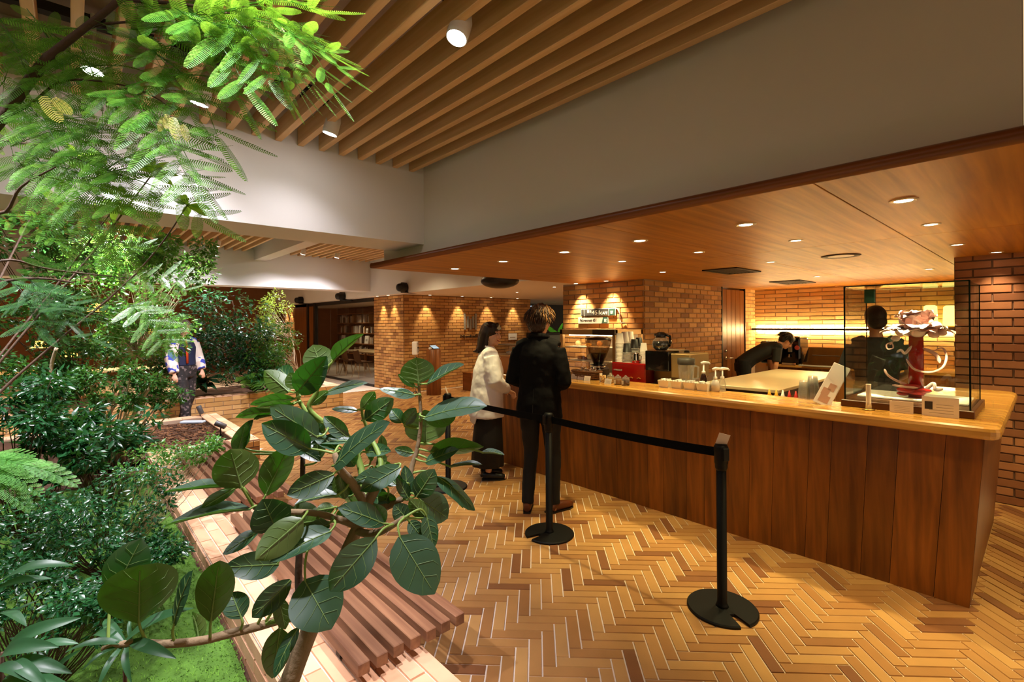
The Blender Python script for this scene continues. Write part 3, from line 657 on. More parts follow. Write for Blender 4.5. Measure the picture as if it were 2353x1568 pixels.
# orientation for things fixed to a wall that looks to -X (reading direction -Y) and to -Y (reading direction +X)
FACE_MX = Matrix(((0, 0, -1), (-1, 0, 0), (0, 1, 0))).to_4x4(); FACE_MY = Matrix(((1, 0, 0), (0, 0, -1), (0, 1, 0))).to_4x4()
M_cream = mat('cream', 'efe6d2', .5); M_paper = mat('paper', 'ede6dc', .7); M_wht = mat('white_plastic', 'e9e6e2', .35); M_clear = plasticmat('clear_plastic', (.94, .94, .92), .12, .16); M_chrome = mat('chrome', 'd5d2cc', .12, metal=1)
M_ink = mat('ink', '3a3634', .7); M_red = mat('machine_red', '8d0d0a', .25, coat=.5); M_blackg = mat('black_gloss', '080707', .15, coat=.4); M_smoke = glassmat('smoked_plastic', (.62, .50, .36), .08)
# ---------------------------------------------------------------- cafe signs
XS = 5.597
sg = thing('cafe_sign', 'dark railway style plate sign reading 451 CAFE', 'sign', (XS, 4.335, 1.70))
def plate(parent, w, h, t, mt, name='plate', dy=0, dz=0, dx=0): return MB().bbox((-t+dx, -w/2+dy, dz), (dx, w/2+dy, h+dz), .002).build(name, mt, parent)
M_sgn = mat('sign_dark', '2c2a28', .5); M_sgb = mat('sign_edge', '9c948a', .4); M_sgl = mat('sign_letters', 'cfc6b8', .6); M_sgg = mat('sign_green', '1d3a30', .5)
plate(sg, .62, .108, .02, M_sgb); plate(sg, .045, .092, .006, M_sgn, 'end_panel', .275, .008, -.0195); plate(sg, .43, .092, .006, M_sgn, 'name_panel', .025, .008, -.0195); plate(sg, .095, .092, .006, M_sgg, 'mark_panel', -.25, .008, -.0195)
T = lambda y, z: Matrix.Translation((-.0262, y, z)) @ FACE_MX
text_on(sg, '華氏', .052, M_sgl, T(.19, .045), .085); text_on(sg, '451', .085, M_sgl, T(.10, .022), .135); text_on(sg, 'CAFE', .052, M_sgl, T(-.05, .022), .125); text_on(sg, '駅', .05, M_sgl, T(-.225, .03), .045)
s2 = thing('cafe_sign', 'grey plate sign below with the slanted lettering Fahrenheit 451', 'sign', (XS, 4.43, 1.592))
plate(s2, .55, .094, .015, mat('sign_grey', 'a39b8f', .5)); 
mb = MB(); mb.add([(-.0165, -.16, .004), (-.0165, -.265, .004), (-.0165, -.265, .09), (-.0165, -.185, .09), (-.0145, -.16, .004), (-.0145, -.265, .004), (-.0145, -.265, .09), (-.0145, -.185, .09)], [(0, 1, 2, 3), (0, 4, 5, 1), (2, 6, 7, 3), (1, 5, 6, 2), (3, 7, 4, 0)]); mb.build('mark_panel', M_sgg, s2)
T2 = lambda y, z: Matrix.Translation((-.0172, y, z)) @ FACE_MX
text_on(s2, 'Fahrenheit 451', .058, mat('sign_black', '15110e', .6), T2(.235, .03), .30, shear=.15); text_on(s2, '駅', .05, M_sgl, T2(-.205, .025), .04)
cb = MB().tube([(XS-.01, 4.025, 1.80), (XS-.02, 3.99, 1.79), (XS-.02, 3.955, 1.73), (XS-.02, 3.965, 1.66), (XS-.02, 3.94, 1.60), (XS-.012, 3.88, 1.598)], .008, 8).build('sign_cable', mat('cable_grey', '8a8078', .5), None, True); tag(cb, 'grey cable curving from the cafe sign into the brick', 'cable')
# ---------------------------------------------------------------- company logo on the far wall
YM = 10.118
lg_ = thing('wall_logo_sign', 'five upright grey bars of the company logo on the far brick wall', 'logo', (7.77, YM, 1.58))
M_bar = mat('logo_grey', '8d877e', .4, metal=.2)
for x, t, b in ((1067.5, 721, 758), (1074.5, 727, 754), (1080.5, 733, 757.5), (1086.5, 727, 754), (1092.5, 721, 758)):
    a, c = onY(x, t, YM), onY(x, b, YM); MB().bbox((a.x-7.77-.03, -.02, c.z-1.58), (a.x-7.77+.03, .0, a.z-1.58), .003).build('bar', M_bar, lg_)
lt = thing('wall_lettering', 'dark raised lettering Media Do under the logo bars', 'lettering', (onY(1057, 777, YM).x, YM, onY(1057, 777, YM).z))
text_on(lt, 'MediaDo', .11, mat('letter_dark', '231a14', .5), Matrix.Translation((0, -.004, 0)) @ FACE_MY, .72, ext=.012)
# ---------------------------------------------------------------- sanitiser stand, podium with tablet
p = onZ(955, 912); st = thing('sanitizer_stand', 'white hand sanitizer dispenser on a thin pole stand', 'dispenser', p, math.radians(40))
MB().tube([(0, 0, 0), (0, 0, 1.0)], .012, 10).build('pole', M_steel, st, True)
for a in (0, 2.1, 4.2): MB().tube([(0, 0, .12), (.2*math.cos(a), .2*math.sin(a), .008)], .009, 8).build('foot', M_black, st, True)
MB().bbox((-.06, -.06, .92), (.06, .06, 1.22), .02).build('dispenser_body', M_wht, st); MB().bbox((-.05, -.075, .98), (.05, -.05, 1.06), .01).build('drip_tray', mat('grey_plastic', 'a9a4a2', .4), st); MB().lathe([(.022, 0), (.022, .004)], 18, M=Matrix.Translation((0, -.061, 1.17)) @ Matrix.Rotation(math.pi/2, 4, 'X')).build('emblem', M_sgb, st); MB().bbox((-.03, -.08, 1.07), (.03, -.055, 1.1), .006).build('nozzle', M_ink, st)
p = onZ(997, 907); po = thing('podium', 'round fronted wooden podium with a tablet on top', 'podium', p, math.radians(15))
MB().lathe([(.165, 0), (.165, 1.02), (.155, 1.03)], 28).build('column', M_door, po, True)
tb = MB().bbox((-.11, -.08, .0), (.11, .08, .012), .004, Matrix.Translation((.03, 0, 1.07)) @ Matrix.Rotation(.5, 4, 'X')).build('tablet', M_black, po)
MB().box((-.095, -.068, .0122), (.095, .068, .0132), Matrix.Translation((.03, 0, 1.07)) @ Matrix.Rotation(.5, 4, 'X')).build('screen', glow('tablet_glow', (.55, .68, .72), .55), tb)
MB().bbox((-.05, .0, 1.03), (.1, .05, 1.09), .005).build('tablet_stand', M_steel, po)
MB().bbox((-.15, -.04, 1.03), (-.1, .02, 1.08), .01).build('small_bottle', M_wht, po)
# ---------------------------------------------------------------- ceiling speakers
for i, (x, y, s) in enumerate(((925, 662, 1), (783, 682, 1), (688, 691, 1))):
    p = onX(x, y, 5.38); t = thing('ceiling_speaker', ('black ceiling speaker above the corner of the logo wall', 'black ceiling speaker above the glass front', 'smallest black ceiling speaker above the distant pier')[i], 'speaker', p, math.radians(25), 'black ceiling speakers')
    mb = MB(); mb.tube([(-.16, 0, -.01), (-.13, 0, 0), (.02, 0, .01), (.17, 0, .02)], [(.04, .05), (.08, .085), (.095, .10), (.085, .10)], 18, xref=(0, 1, 0)); mb.build('cabinet', M_black, t, True)
    MB().bbox((.05, -.09, -.10), (.44, .09, -.075), .006).build('bracket', M_black, t)
    MB().box((-.02, -.03, .06), (.12, .03, .12)).build('mount', M_black, t)
p = onX(1160, 650, 5.0); p = onZ(1160, 651, 2.165); t = thing('ceiling_speaker', 'large dark bowl shaped speaker half hidden by the canopy edge', 'speaker', (4.25, 4.93, 2.12), 0, 'black ceiling speakers')
M2 = Matrix.Rotation(math.radians(-48), 4, 'Z')
mb = MB(); mb.ball((0, 0, .05), (.26, .14, .10), 24, 12, rot=M2.to_3x3()); mb.build('cabinet', mat('speaker_brown', '2a1c14', .4), t, True); MB().cyl((0, 0, .1), (0, 0, .6), .02).build('mount', M_black, t)
# ---------------------------------------------------------------- things on the counter
def onbar(x, y): return onZ(x, y, ZT)
# glass display case with sugar sculpture
dc = thing('display_case', 'glass display case on a wooden base at the counter end', 'display case', (4.1, .612, ZT))
MB().bbox((-.30, -.325, 0), (.34, .325, .045), .004).build('base', mat('case_base', '5b3315', .4), dc)
M_edge = mat('glass_edge', '0c2018', .2)
cx0, cx1, cy0, cy1, cz0, cz1 = -.28, .30, -.305, .305, .045, .79
MB().box((cx0, cy0, cz0), (cx0+.005, cy1, cz1)).build('front_pane', glassmat('case_glass', (.93, .95, .93), .05), dc)
MB().box((cx1-.005, cy0, cz0), (cx1, cy1, cz1)).build('back_pane', bpy.data.materials['case_glass'], dc)
MB().box((cx0, cy0, cz0), (cx1, cy0+.005, cz1)).build('side_pane', bpy.data.materials['case_glass'], dc); MB().box((cx0, cy1-.005, cz0), (cx1, cy1, cz1)).build('side_pane', bpy.data.materials['case_glass'], dc)
MB().box((cx0, cy0, cz1), (cx1, cy1, cz1+.005)).build('top_pane', bpy.data.materials['case_glass'], dc)
for yy in (cy0, cy1): MB().box((cx0-.003, yy-.004, cz0), (cx0+.005, yy+.004, cz1+.006)).build('corner_edge', M_edge, dc); MB().box((cx1-.004, yy-.003, cz0), (cx1+.002, yy+.003, cz1+.006)).build('corner_edge', M_edge, dc)
MB().box((cx0-.003, cy0, cz1), (cx0+.004, cy1, cz1+.008)).build('top_edge', M_edge, dc); MB().box((cx1-.004, cy0, cz1), (cx1+.002, cy1, cz1+.007)).build('top_edge', M_edge, dc)
MB().box((cx0, cy1-.003, cz1), (cx1, cy1+.003, cz1+.007)).build('top_edge', M_edge, dc)
MB().bbox((.02, .20, .69), (.06, .26, .785), .004).build('hinge', mat('hinge_green', '2f5a48', .3, metal=.5), dc)
MB().bbox((-.1, -.28, .045), (.27, .28, .06), .004).build('white_board', M_paper, dc)
M_sugar = mat('sugar_pink', 'f3c4b8', .12, spec=.7, coat=.5); M_sugr = mat('sugar_red', 'a81812', .12, coat=.6); M_sugw = mat('sugar_white', 'fbe6de', .12, coat=.5)
def incase(x, y, X): q = onX(x, y, X); return q-Vector((4.1, .612, ZT))
sug = thing('sugar_sculpture', 'glossy pink and red pulled sugar sculpture inside the glass case', 'sculpture', (4.1, .612, ZT+.06))
def insug(x, y, X=4.12): return onX(x, y, X)-Vector((4.1, .612, ZT+.06))
a, b = insug(2105, 895), insug(2105, 766)
MB().tube([a+Vector((0, 0, -.06)), a.lerp(b, .5), b], [(.042, .036), (.040, .036), (.038, .036)], 20, xref=(0, 1, 0)).build('red_column', M_sugr, sug, True)
for i in range(26):                                         # ruffled petals in two tiers
    an = 2*math.pi*i/13+.2*(i//13); tier = i//13; c0 = insug(2105, 770); mb = MB(); vs = []; N = 10
    for u in range(N+1):
        for v in range(5):
            rr = (.02+.155*u/N*(1+.15*math.sin(i*2.1)))*(1-.42*tier); wd = (.055*math.sin(math.pi*min(1, .12+u/N*.9)))*(v-2)/2*1.3
            lift = (.045+.07*tier)*math.sin(u/N*(2.6-.9*tier))+.010*math.sin(u*1.3+v*1.3+i)+(.02 if i % 2 else -.01)+.02*tier
            dr_, dt = Vector((math.cos(an), math.sin(an), 0)), Vector((-math.sin(an), math.cos(an), 0)); vs.append(c0+dr_*rr+dt*wd+Vector((0, 0, lift)))
    mb.add(vs, [(u*5+v, u*5+v+1, u*5+v+6, u*5+v+5) for u in range(N) for v in range(4)]); mb.build('petal', M_sugar if i % 3 else M_sugw, sug, True)
for i, (x, y, s) in enumerate(((2108, 760, .06), (2132, 740, .035), (2125, 748, .035), (2150, 748, .035), (2122, 728, .022), (2070, 765, .032), (2085, 762, .04), (2146, 768, .035), (2058, 778, .028), (2165, 765, .028))):
    MB().ball(insug(x, y, 4.10), (s, s*.9, s*.75), 14, 10).build('bubble', M_sugw if i % 2 == 0 else M_sugar, sug, True)
def ribbon(pts, w, mt, name='ribbon', X=4.1):
    w *= .62
    P = [insug(x, y, X+dx) for x, y, dx in pts]; Q = []
    for i in range(len(P)-1):
        p0, p1, p2, p3 = P[max(0, i-1)], P[i], P[i+1], P[min(len(P)-1, i+2)]
        for k in range(10):
            t = k/10; Q.append(.5*((2*p1)+(p2-p0)*t+(2*p0-5*p1+4*p2-p3)*t*t+(3*p1-p0-3*p2+p3)*t**3))
    Q.append(P[-1]); MB().tube(Q, [(w*.35*min(1, .25+i*.2, .25+(len(Q)-1-i)*.2), w*min(1, .25+i*.2, .25+(len(Q)-1-i)*.2)) for i in range(len(Q))], 8).build(name, mt, sug, True)
ribbon([(2082, 825, 0), (2100, 848, -.06), (2135, 856, -.08), (2165, 845, -.06), (2175, 820, 0), (2165, 800, .05), (2145, 808, .05)], .011, M_sugar)
ribbon([(2055, 785, -.05), (2038, 792, -.05), (2040, 802, -.06), (2052, 800, -.06), (2050, 790, -.05), (2044, 793, -.05)], .007, M_sugar)
ribbon([(2120, 800, 0), (2150, 815, 0), (2160, 835, -.02)], .018, M_sugar); ribbon([(2095, 795, -.04), (2080, 812, -.05), (2070, 805, -.06), (2060, 810, -.05)], .014, M_sugw)
ribbon([(2098, 890, 0), (2060, 875, -.04), (2040, 862, -.05), (2032, 848, -.05)], .012, M_sugar)
for (x, y, s) in ((2085, 897, .05), (2105, 902, .045), (2075, 905, .03), (2120, 898, .04), (2095, 888, .04)): MB().ball(insug(x, y, 4.08), (s, s*1.2, s*.45), 12, 8).build('red_fold', M_sugr, sug, True)
ribbon([(2125, 898, -.03), (2145, 882, -.04), (2150, 896, -.05), (2168, 893, -.06)], .02, M_sugw); ribbon([(2050, 885, -.05), (2075, 889, -.06), (2110, 892, -.06)], .012, M_sugar)
# cards and holder in front of the case
def card(name, label, x, y, w, h, rz, tilt=.25, extra=None, z=ZT, at=None):
    t = thing(name, label, 'card', onZ(x, y, z) if at is None else at, rz, None); M = Matrix.Rotation(tilt, 4, 'Y')
    MB().box((-.0015, -w/2, .001), (.0015, w/2, h), M).build('sheet', M_paper, t)
    MB().box((.0, -w/3, .0), (.03, w/3, .003)).build('foot', M_clear, t)
    for k in range(4): MB().box((-.0022, -w*.36, h*(.18+.14*k)), (-.0016, w*(.10 if extra and k > 1 else .3), h*(.2+.14*k)), M).build('text_line', mat_line, t)
    if extra: MB().box((-.0024, w*.2, h*.35), (-.0016, w*.42, h*.75), M).build('picture', M_ink, t)
    return t
mat_line = mat('print_grey', '9d938c', .8)
card('info_card', 'white information card with a small picture leaning on the display case', 2160, 954, .165, .115, 0, .02, True, at=(3.765, onX(2160, 930, 3.765).y, ZT))
card('info_card', 'small blank looking white card leaning on the display case base', 2071, 951, .115, .07, 0, .02, at=(3.762, onX(2071, 930, 3.762).y, ZT))
cs = thing('white_tube_stand', 'slim white tube standing on a round foot by the display case', 'stand', onbar(1996, 943)); MB().lathe([(.034, 0), (.034, .006), (.02, .01)], 20).build('foot', mat('brass', '9a7a3c', .35, metal=.8), cs, True); MB().lathe([(.017, .01), (.014, .05), (.014, .16), (.015, .165)], 16).build('tube', M_cream, cs, True)
bk = thing('menu_booklet', 'white menu booklet leaning steeply at an angle on the counter', 'booklet', onbar(1886, 930), math.radians(10)); Mb = Matrix.Rotation(math.radians(24), 4, 'X') @ Matrix.Rotation(math.radians(14), 4, 'Y')
MB().bbox((0, -.05, 0.0), (.022, .05, .30), .002, Mb).build('cover', mat('booklet_cover', 'e5dcd6', .6), bk); MB().box((.003, -.052, .004), (.019, -.0495, .296), Mb).build('pages', M_paper, bk)
for q in ((.0, .02, .03), (.012, .07, .022), (-.01, .11, .02)): MB().box((-.001, q[0]-q[2], q[1]), (.0, q[0]+q[2], q[1]+.05), Mb).build('print', mat('booklet_print', 'b98f7a', .7), bk)
def cup_mesh(r0, r1, h): return [(r0, 0), (r1, h), (r1+.003, h+.002), (r1+.003, h+.006)]
for i, (x, y, n) in enumerate(((1848, 917, 5), (1868, 918, 8))):
    t = thing('clear_cup_stack', ('shorter stack of upturned clear plastic cups behind the booklet', 'taller stack of upturned clear plastic cups behind the booklet')[i], 'cups', onbar(x, y), 0, 'clear plastic cups')
    for k in range(n): MB().lathe([(.040, k*.012), (.038, k*.012+.004), (.029, k*.012+.085), (.0, k*.012+.086)], 20, cap=False).build('cup', M_clear, t, True)
for i, (x, c, nm) in enumerate(((1768, 'd8a020', 'yellow'), (1784, 'd8a020', 'yellow'), (1799, 'e8e2d8', 'white'), (1814, 'b01a12', 'red'), (1829, 'b01a12', 'red'))):
    p = onX(x, 930, 4.12); p.z = .86
    t = thing('squeeze_bottle', (f'leftmost yellow squeeze bottle nozzle peeping over the bar', 'second yellow squeeze bottle nozzle peeping over the bar', 'white capped squeeze bottle between yellow and red ones', 'left red squeeze bottle nozzle peeping over the bar', 'right red squeeze bottle nozzle peeping over the bar')[i], 'bottle', p, 0, 'squeeze bottles behind the bar')
    MB().lathe([(.022, 0), (.023, .12), (.02, .14), (.018, .15)], 16).build('body', mat('sb_'+nm, c, .4), t, True); MB().lathe([(.02, .15), (.012, .165), (.004, .205)], 12).build('nozzle', bpy.data.materials['sb_'+nm], t, True)
# condiment trays
for k in range(4):
    p = onbar(1530+k*29.5, 890+k*2.7); t = thing('condiment_tray', ('leftmost', 'second', 'third', 'rightmost')[k]+' cream condiment tray in the row of four with napkins', 'tray', p, 0, 'cream condiment trays')
    mb = MB(); a, b, h = .05, .052, .062; w0 = .8
    vs = [(-a*w0, -b*w0, 0), (a*w0, -b*w0, 0), (a*w0, b*w0, 0), (-a*w0, b*w0, 0), (-a, -b, h), (a, -b, h), (a, b, h), (-a, b, h), (-a+.004, -b+.004, h), (a-.004, -b+.004, h), (a-.004, b-.004, h), (-a+.004, b-.004, h), (-a*w0+.004, -b*w0+.004, .004), (a*w0-.004, -b*w0+.004, .004), (a*w0-.004, b*w0-.004, .004), (-a*w0+.004, b*w0-.004, .004)]
    mb.add(vs, [(3, 2, 1, 0)]+[(i, (i+1) % 4, 4+(i+1) % 4, 4+i) for i in range(4)]+[(4+i, 4+(i+1) % 4, 8+(i+1) % 4, 8+i) for i in range(4)]+[(8+i, 8+(i+1) % 4, 12+(i+1) % 4, 12+i) for i in range(4)]+[(12, 13, 14, 15)]); mb.build('box', M_cream, t)
    for j in range(5): MB().bbox((-.035, -.04+j*.017, .012), (.035, -.031+j*.017, .066+random.uniform(0, .012)), .002, Matrix.Rotation(random.uniform(-.15, .15), 4, 'X')).build('packet', M_paper, t)
# pump bottles
for i, (x, yb, yt, r) in enumerate(((1617, 888, 832, .027), (1644, 900, 846, .032), (1660, 899, 846, .026))):
    p = onbar(x, yb); X = p.x; zt = onX(x, yt, X).z-ZT
    t = thing('pump_bottle', ('syrup pump bottle with tall white pump, left of the three', 'middle syrup pump bottle in a plastic bag', 'right slim clear syrup pump bottle')[i], 'bottle', p, 0, 'syrup pump bottles')
    h = zt*.52; MB().lathe([(r, 0), (r*1.03, h*.6), (r*.8, h*.85), (.014, h)], 18).build('bottle', (mat('syrup', '2a1208', .2), mat('bag_grey', 'c4beb6', .35), M_clear)[i], t, True)
    MB().lathe([(.016, h), (.016, h+.02), (.007, h+.025), (.007, zt-.012)], 14).build('pump_stem', M_wht, t, True); MB().tube([(-.02, .012, zt-.012), (0, 0, zt-.004), (.035, -.03, zt-.008), (.045, -.038, zt-.02)], [.010, .013, .009, .006], 10).build('pump_head', M_wht, t, True)
# machines on the worktop
ZW = .86
def atX(x, y, X): return onX(x, y, X)
p0, p1 = atX(1405, 832, 4.18), atX(1482, 836, 4.18)
rm = thing('red_coffee_machine', 'red boxy coffee machine with stacked paper cups on top', 'coffee machine', (4.18, (p0.y+p1.y)/2, ZW)); hw = (p0.y-p1.y)/2; hz = p0.z-ZW
MB().bbox((0, -hw, .06), (.36, hw, hz), .01).build('body', M_red, rm); MB().bbox((.01, -hw+.01, 0), (.35, hw-.01, .06), .004).build('plinth', M_blackg, rm)
text_on(rm, 'LA MARZOCCO', .022, M_sgl, Matrix.Translation((-.002, .17, hz-.085)) @ FACE_MX, .10)
for k in range(2): MB().tube([(-.002, -.02-.09*k, hz-.15), (-.004, -.04-.09*k, hz-.14), (-.002, -.06-.09*k, hz-.15)], .004, 6).build('trim_mark', mat('gold_trim', 'b0662a', .4), rm)
TOP = ZW+hz
def cupstack(x, X, n, r, h, mt, label, lids=None, dy=.0, lidmt=None, flip=True):
    p = onX(x, 800, X); t = thing('paper_cup_stack', label, 'cups', (X, p.y, TOP), 0, 'paper cups on the red machine')
    for k in range(n):
        z = k*.0135; MB().lathe([(r, z), (r+.002, z+.005), (r-.001, z+.007), (r*.72, z+h), (0, z+h)], 20, cap=False).build('cup', mt, t, True)
        if lids: MB().lathe([(r+.003, z+.0005), (r+.003, z+.006)], 20, cap=False).build('rim', lids, t, True)
    return t
M_cupw = mat('paper_white', 'f2e8dc', .6); M_cupb = mat('paper_black', '17120f', .5)
cupstack(1424, 4.26, 15, .045, .11, M_cupw, 'tallest stack of white paper cups, at the left'); cupstack(1436, 4.36, 16, .045, .11, M_cupw, 'white paper cup stack behind the leftmost one'); cupstack(1448, 4.47, 16, .045, .11, M_cupw, 'white paper cup stack farthest back')
cupstack(1441, 4.25, 8, .047, .10, M_cupb, 'front stack of black paper cups with pale rims', M_cupw); cupstack(1458, 4.36, 11, .045, .10, M_cupb, 'middle stack of black paper cups with pale rims', M_cupw); cupstack(1468, 4.465, 12, .043, .10, M_cupb, 'right stack of black paper cups with pale rims', M_cupw); cupstack(1479, 4.36, 9, .038, .09, M_cupw, 'short stack of small white cups at the right')
p = onX(1461, 830, 4.26); t = thing('steel_jug', 'shiny steel milk jug in front of the black cups', 'jug', (4.26, p.y, TOP)); MB().lathe([(.04, 0), (.042, .03), (.036, .09), (.038, .10)], 24).build('body', M_chrome, t, True); MB().tube([(0, -.04, .08), (0, -.065, .07), (0, -.06, .03), (0, -.042, .025)], .005, 8).build('handle', M_chrome, t, True)
# black brewer with carafe
b0, b1 = atX(1482, 806, 4.16), atX(1536, 810, 4.16)
bw = thing('coffee_brewer', 'black coffee brewer with steel side below the glass carafe', 'coffee machine', (4.16, (b0.y+b1.y)/2, ZW)); hw = (b0.y-b1.y)/2; hz = b0.z-ZW
MB().bbox((0, -hw, hz-.19), (.2, hw, hz), .006).build('head', M_blackg, bw); MB().bbox((.16, -hw, 0), (.42, hw, hz), .006).build('back_body', mat('brewer_steel', '8c7d66', .3, metal=.9), bw); MB().bbox((0, -hw, 0), (.2, hw, .14), .006).build('base', mat('brewer_grey', '5a5f5c', .35, metal=.4), bw)
MB().bbox((.03, -hw-.20, hz-.25), (.40, -hw-.002, hz-.02), .008).build('side_tank', mat('brewer_tan', 'a58a5c', .3, metal=.6), bw); MB().lathe([(.03, hz), (.02, hz+.02), (.0, hz+.022)], 14, c=(.25, -hw-.05, -.02)).build('knob', M_blackg, bw, True)
cf = thing('glass_carafe', 'round glass coffee carafe with black lid on the brewer', 'carafe', (4.26, onX(1519, 800, 4.26).y, ZW+hz))
MB().lathe([(.05, .002), (.078, .03), (.085, .065), (.075, .10), (.052, .125), (.05, .14)], 28, cap=False).build('glass', M_clear, cf, True); MB().lathe([(.048, .004), (.075, .031), (.081, .065), (.074, .092), (0, .092)], 28).build('coffee', M_blackg, cf, True)
MB().lathe([(.05, .125), (.053, .14), (.05, .165), (.03, .18), (0, .182)], 24).build('lid', M_blackg, cf, True); MB().tube([(0, -.05, .155), (0, -.095, .14), (0, -.10, .08), (0, -.088, .04)], [.012, .013, .013, .009], 10).build('handle', M_blackg, cf, True); MB().tube([(0, .04, .15), (0, .07, .155)], [.02, .012], 10).build('spout', M_blackg, cf, True)
# blender jug
p = onX(1577, 877, 4.09); bl = thing('blender_jug', 'upright clear blender jug with dark rubber collar', 'blender', (4.09, p.y, ZW)); hz = onX(1577, 824, 4.09).z-ZW; h0 = .1
MB().lathe([(.05, 0), (.055, h0-.02), (.05, h0)], 20).build('base', M_blackg, bl, True); MB().lathe([(.05, h0), (.056, h0+.02), (.072, hz-.02), (.072, hz)], 24, cap=False).build('jug', M_clear, bl, True); MB().lathe([(.074, hz-.055), (.076, hz-.04), (.076, hz), (.064, hz+.004), (.060, hz-.03)], 24, cap=False).build('collar', mat('rubber', '3a352e', .5), bl, True); MB().tube([(0, -.07, hz-.06), (0, -.115, hz-.07), (0, -.11, hz-.17), (0, -.062, hz-.18)], .009, 8).build('handle', M_clear, bl, True)
# grinder with hopper
p = onX(1375, 850, 4.3); gd = thing('coffee_grinder', 'coffee grinder with big smoked bean hopper', 'grinder', (4.3, p.y, ZW)); zl = onX(1375, 780, 4.3).z-ZW; zb = onX(1375, 838, 4.3).z-ZW
MB().lathe([(.05, zb), (.07, zb+.05), (.125, zl-.09), (.142, zl-.02), (.142, zl)], 28, cap=False).build('hopper', M_smoke, gd, True); MB().lathe([(.146, zl-.004), (.146, zl+.004), (.10, zl+.022), (.03, zl+.032), (0, zl+.033)], 28).build('lid', mat('hopper_lid', '22130b', .3), gd, True)
MB().lathe([(.045, zb+.004), (.062, zb+.05), (.088, zb+.12), (.085, zb+.126), (0, zb+.13)], 24).build('coffee_beans', mat('beans', '180c06', .6, bump=1, bscale=120), gd, True)
MB().bbox((-.07, -.075, 0), (.12, .075, zb-.03), .02).build('body', mat('grinder_body', '2a0c08', .25), gd); MB().lathe([(.07, zb-.035), (.075, zb-.02), (.055, zb), (.05, zb+.006)], 24).build('collar', M_chrome, gd, True); MB().lathe([(.085, zb-.004), (.09, zb), (.085, zb+.006)], 24).build('collar_ring', M_blackg, gd, True); MB().tube([(-.02, .03, zb-.03), (-.09, .05, zb-.05), (-.10, .05, zb-.10)], [.022, .02, .014], 10).build('spout', M_chrome, gd, True)
# wicker basket with wrapped sweets
p = onbar(1348, 874); bs = thing('wicker_basket', 'brown wicker basket of wrapped sweets on the counter', 'basket', (3.86, onX(1348, 870, 3.86).y, ZT)); M_wick = woodmat('wicker', '5a3214', '8a5526', axis=1, rough=.6)
def oval(a, b, n=28): return [(a*math.cos(2*math.pi*i/n), b*math.sin(2*math.pi*i/n)) for i in range(n)]
for k, (s, z) in enumerate(((.78, .006), (.82, .02), (.86, .035), (.9, .05), (.94, .065), (.99, .08))):
    P = [(x, y, z) for x, y in oval(.105*s, .175*s)]; MB().tube(P+[P[0]], .006 if k < 5 else .009, 6, cap=False).build('weaver', M_wick, bs, True)
for i in range(24):
    x, y = oval(1, 1, 24)[i]; MB().tube([(x*.105*.78, y*.175*.78, .004), (x*.105*.99, y*.175*.99, .08)], .0035, 5).build('stake', M_wick, bs)
MB().prism(oval(.08, .135), .002, .008).build('floor', M_wick, bs)
for i in range(15):
    x, y, z = -.05+.05*(i//5), -.10+.05*(i % 5), .052+.012*((i*7) % 3)+.03*(i//5 == 1)
    t = thing('wrapped_sweet', 'clear wrapped brown sweet heaped in the wicker basket', 'sweet', (3.86+x, bs.location.y+y, ZT+z), 0, 'sweets in the wicker basket'); t['label'] = 'clear wrapped brown sweet heaped in the wicker basket'
    MB().ball((0, 0, 0), (.016, .018, .012), 10, 6).build('filling', mat('sweet_brown', '6e3c1c', .5) if i == 0 else bpy.data.materials['sweet_brown'], t, True); MB().tube([(-.024, 0, 0), (-.018, 0, 0), (0, 0, .0), (.018, 0, 0), (.024, 0, 0)], [(.018, .003), (.01, .006), (.022, .016), (.01, .006), (.018, .003)], 8).build('wrapper', M_clear, t, True)
for i, (x, y) in enumerate(((1318, 871), (1333, 873), (1348, 876), (1396, 883))):
    card('price_card', ('leftmost small white price card in front of the basket', 'middle small white price card in front of the basket', 'right small white price card in front of the basket', 'small white price card in front of the sweet jars')[i], x, y, .075, .05, 0, .35)
t = thing('sample_plate', 'flat white tray of wrapped snacks left of the price cards', 'plate', onbar(1290, 868)); MB().bbox((-.06, -.10, 0), (.06, .12, .012), .004).build('tray', M_paper, t); MB().bbox((-.02, .03, .012), (.03, .09, .05), .005).build('box', mat('snack_box', '6b2e18', .5), t)
for i, (x, y, c) in enumerate(((1403, 880, 'c99a58'), (1420, 884, 'b07a3e'), (1438, 886, '5a3216'))):
    t = thing('glass_jar', ('pale cookie jar, left of the three small jars', 'tan cookie jar, middle of the three small jars', 'dark filled jar, right of the three small jars')[i], 'jar', onbar(x, y), 0, 'small glass jars on the counter')
    MB().lathe([(.030, .002), (.035, .01), (.035, .055), (.028, .066)], 20, cap=False).build('glass', M_clear, t, True); MB().lathe([(.029, .003), (.032, .012), (.032, .048), (0, .05)], 18).build('filling', mat('jar_fill_%d' % i, c, .6, bump=1, bscale=90), t, True); MB().lathe([(.029, .064), (.03, .07), (.012, .08), (.008, .09), (0, .092)], 18).build('lid', M_clear, t, True); MB().box((-.0365, .0, .01), (-.0355, .02, .045)).build('paper_label', M_paper, t)
t = thing('bag_of_nuts', 'small clear bag of pale round nuts left of the jars', 'bag', onbar(1386, 879)); 
for k in range(12): MB().ball((random.uniform(-.015, .015), random.uniform(-.02, .02), .016+.014*(k//3)), .012, 8, 6).build('nut', mat('nut', 'd9b377', .6) if k == 0 else bpy.data.materials['nut'], t, True)
MB().bbox((-.022, .022, 0), (.018, .028, .085), .002).build('carton', M_paper, t)
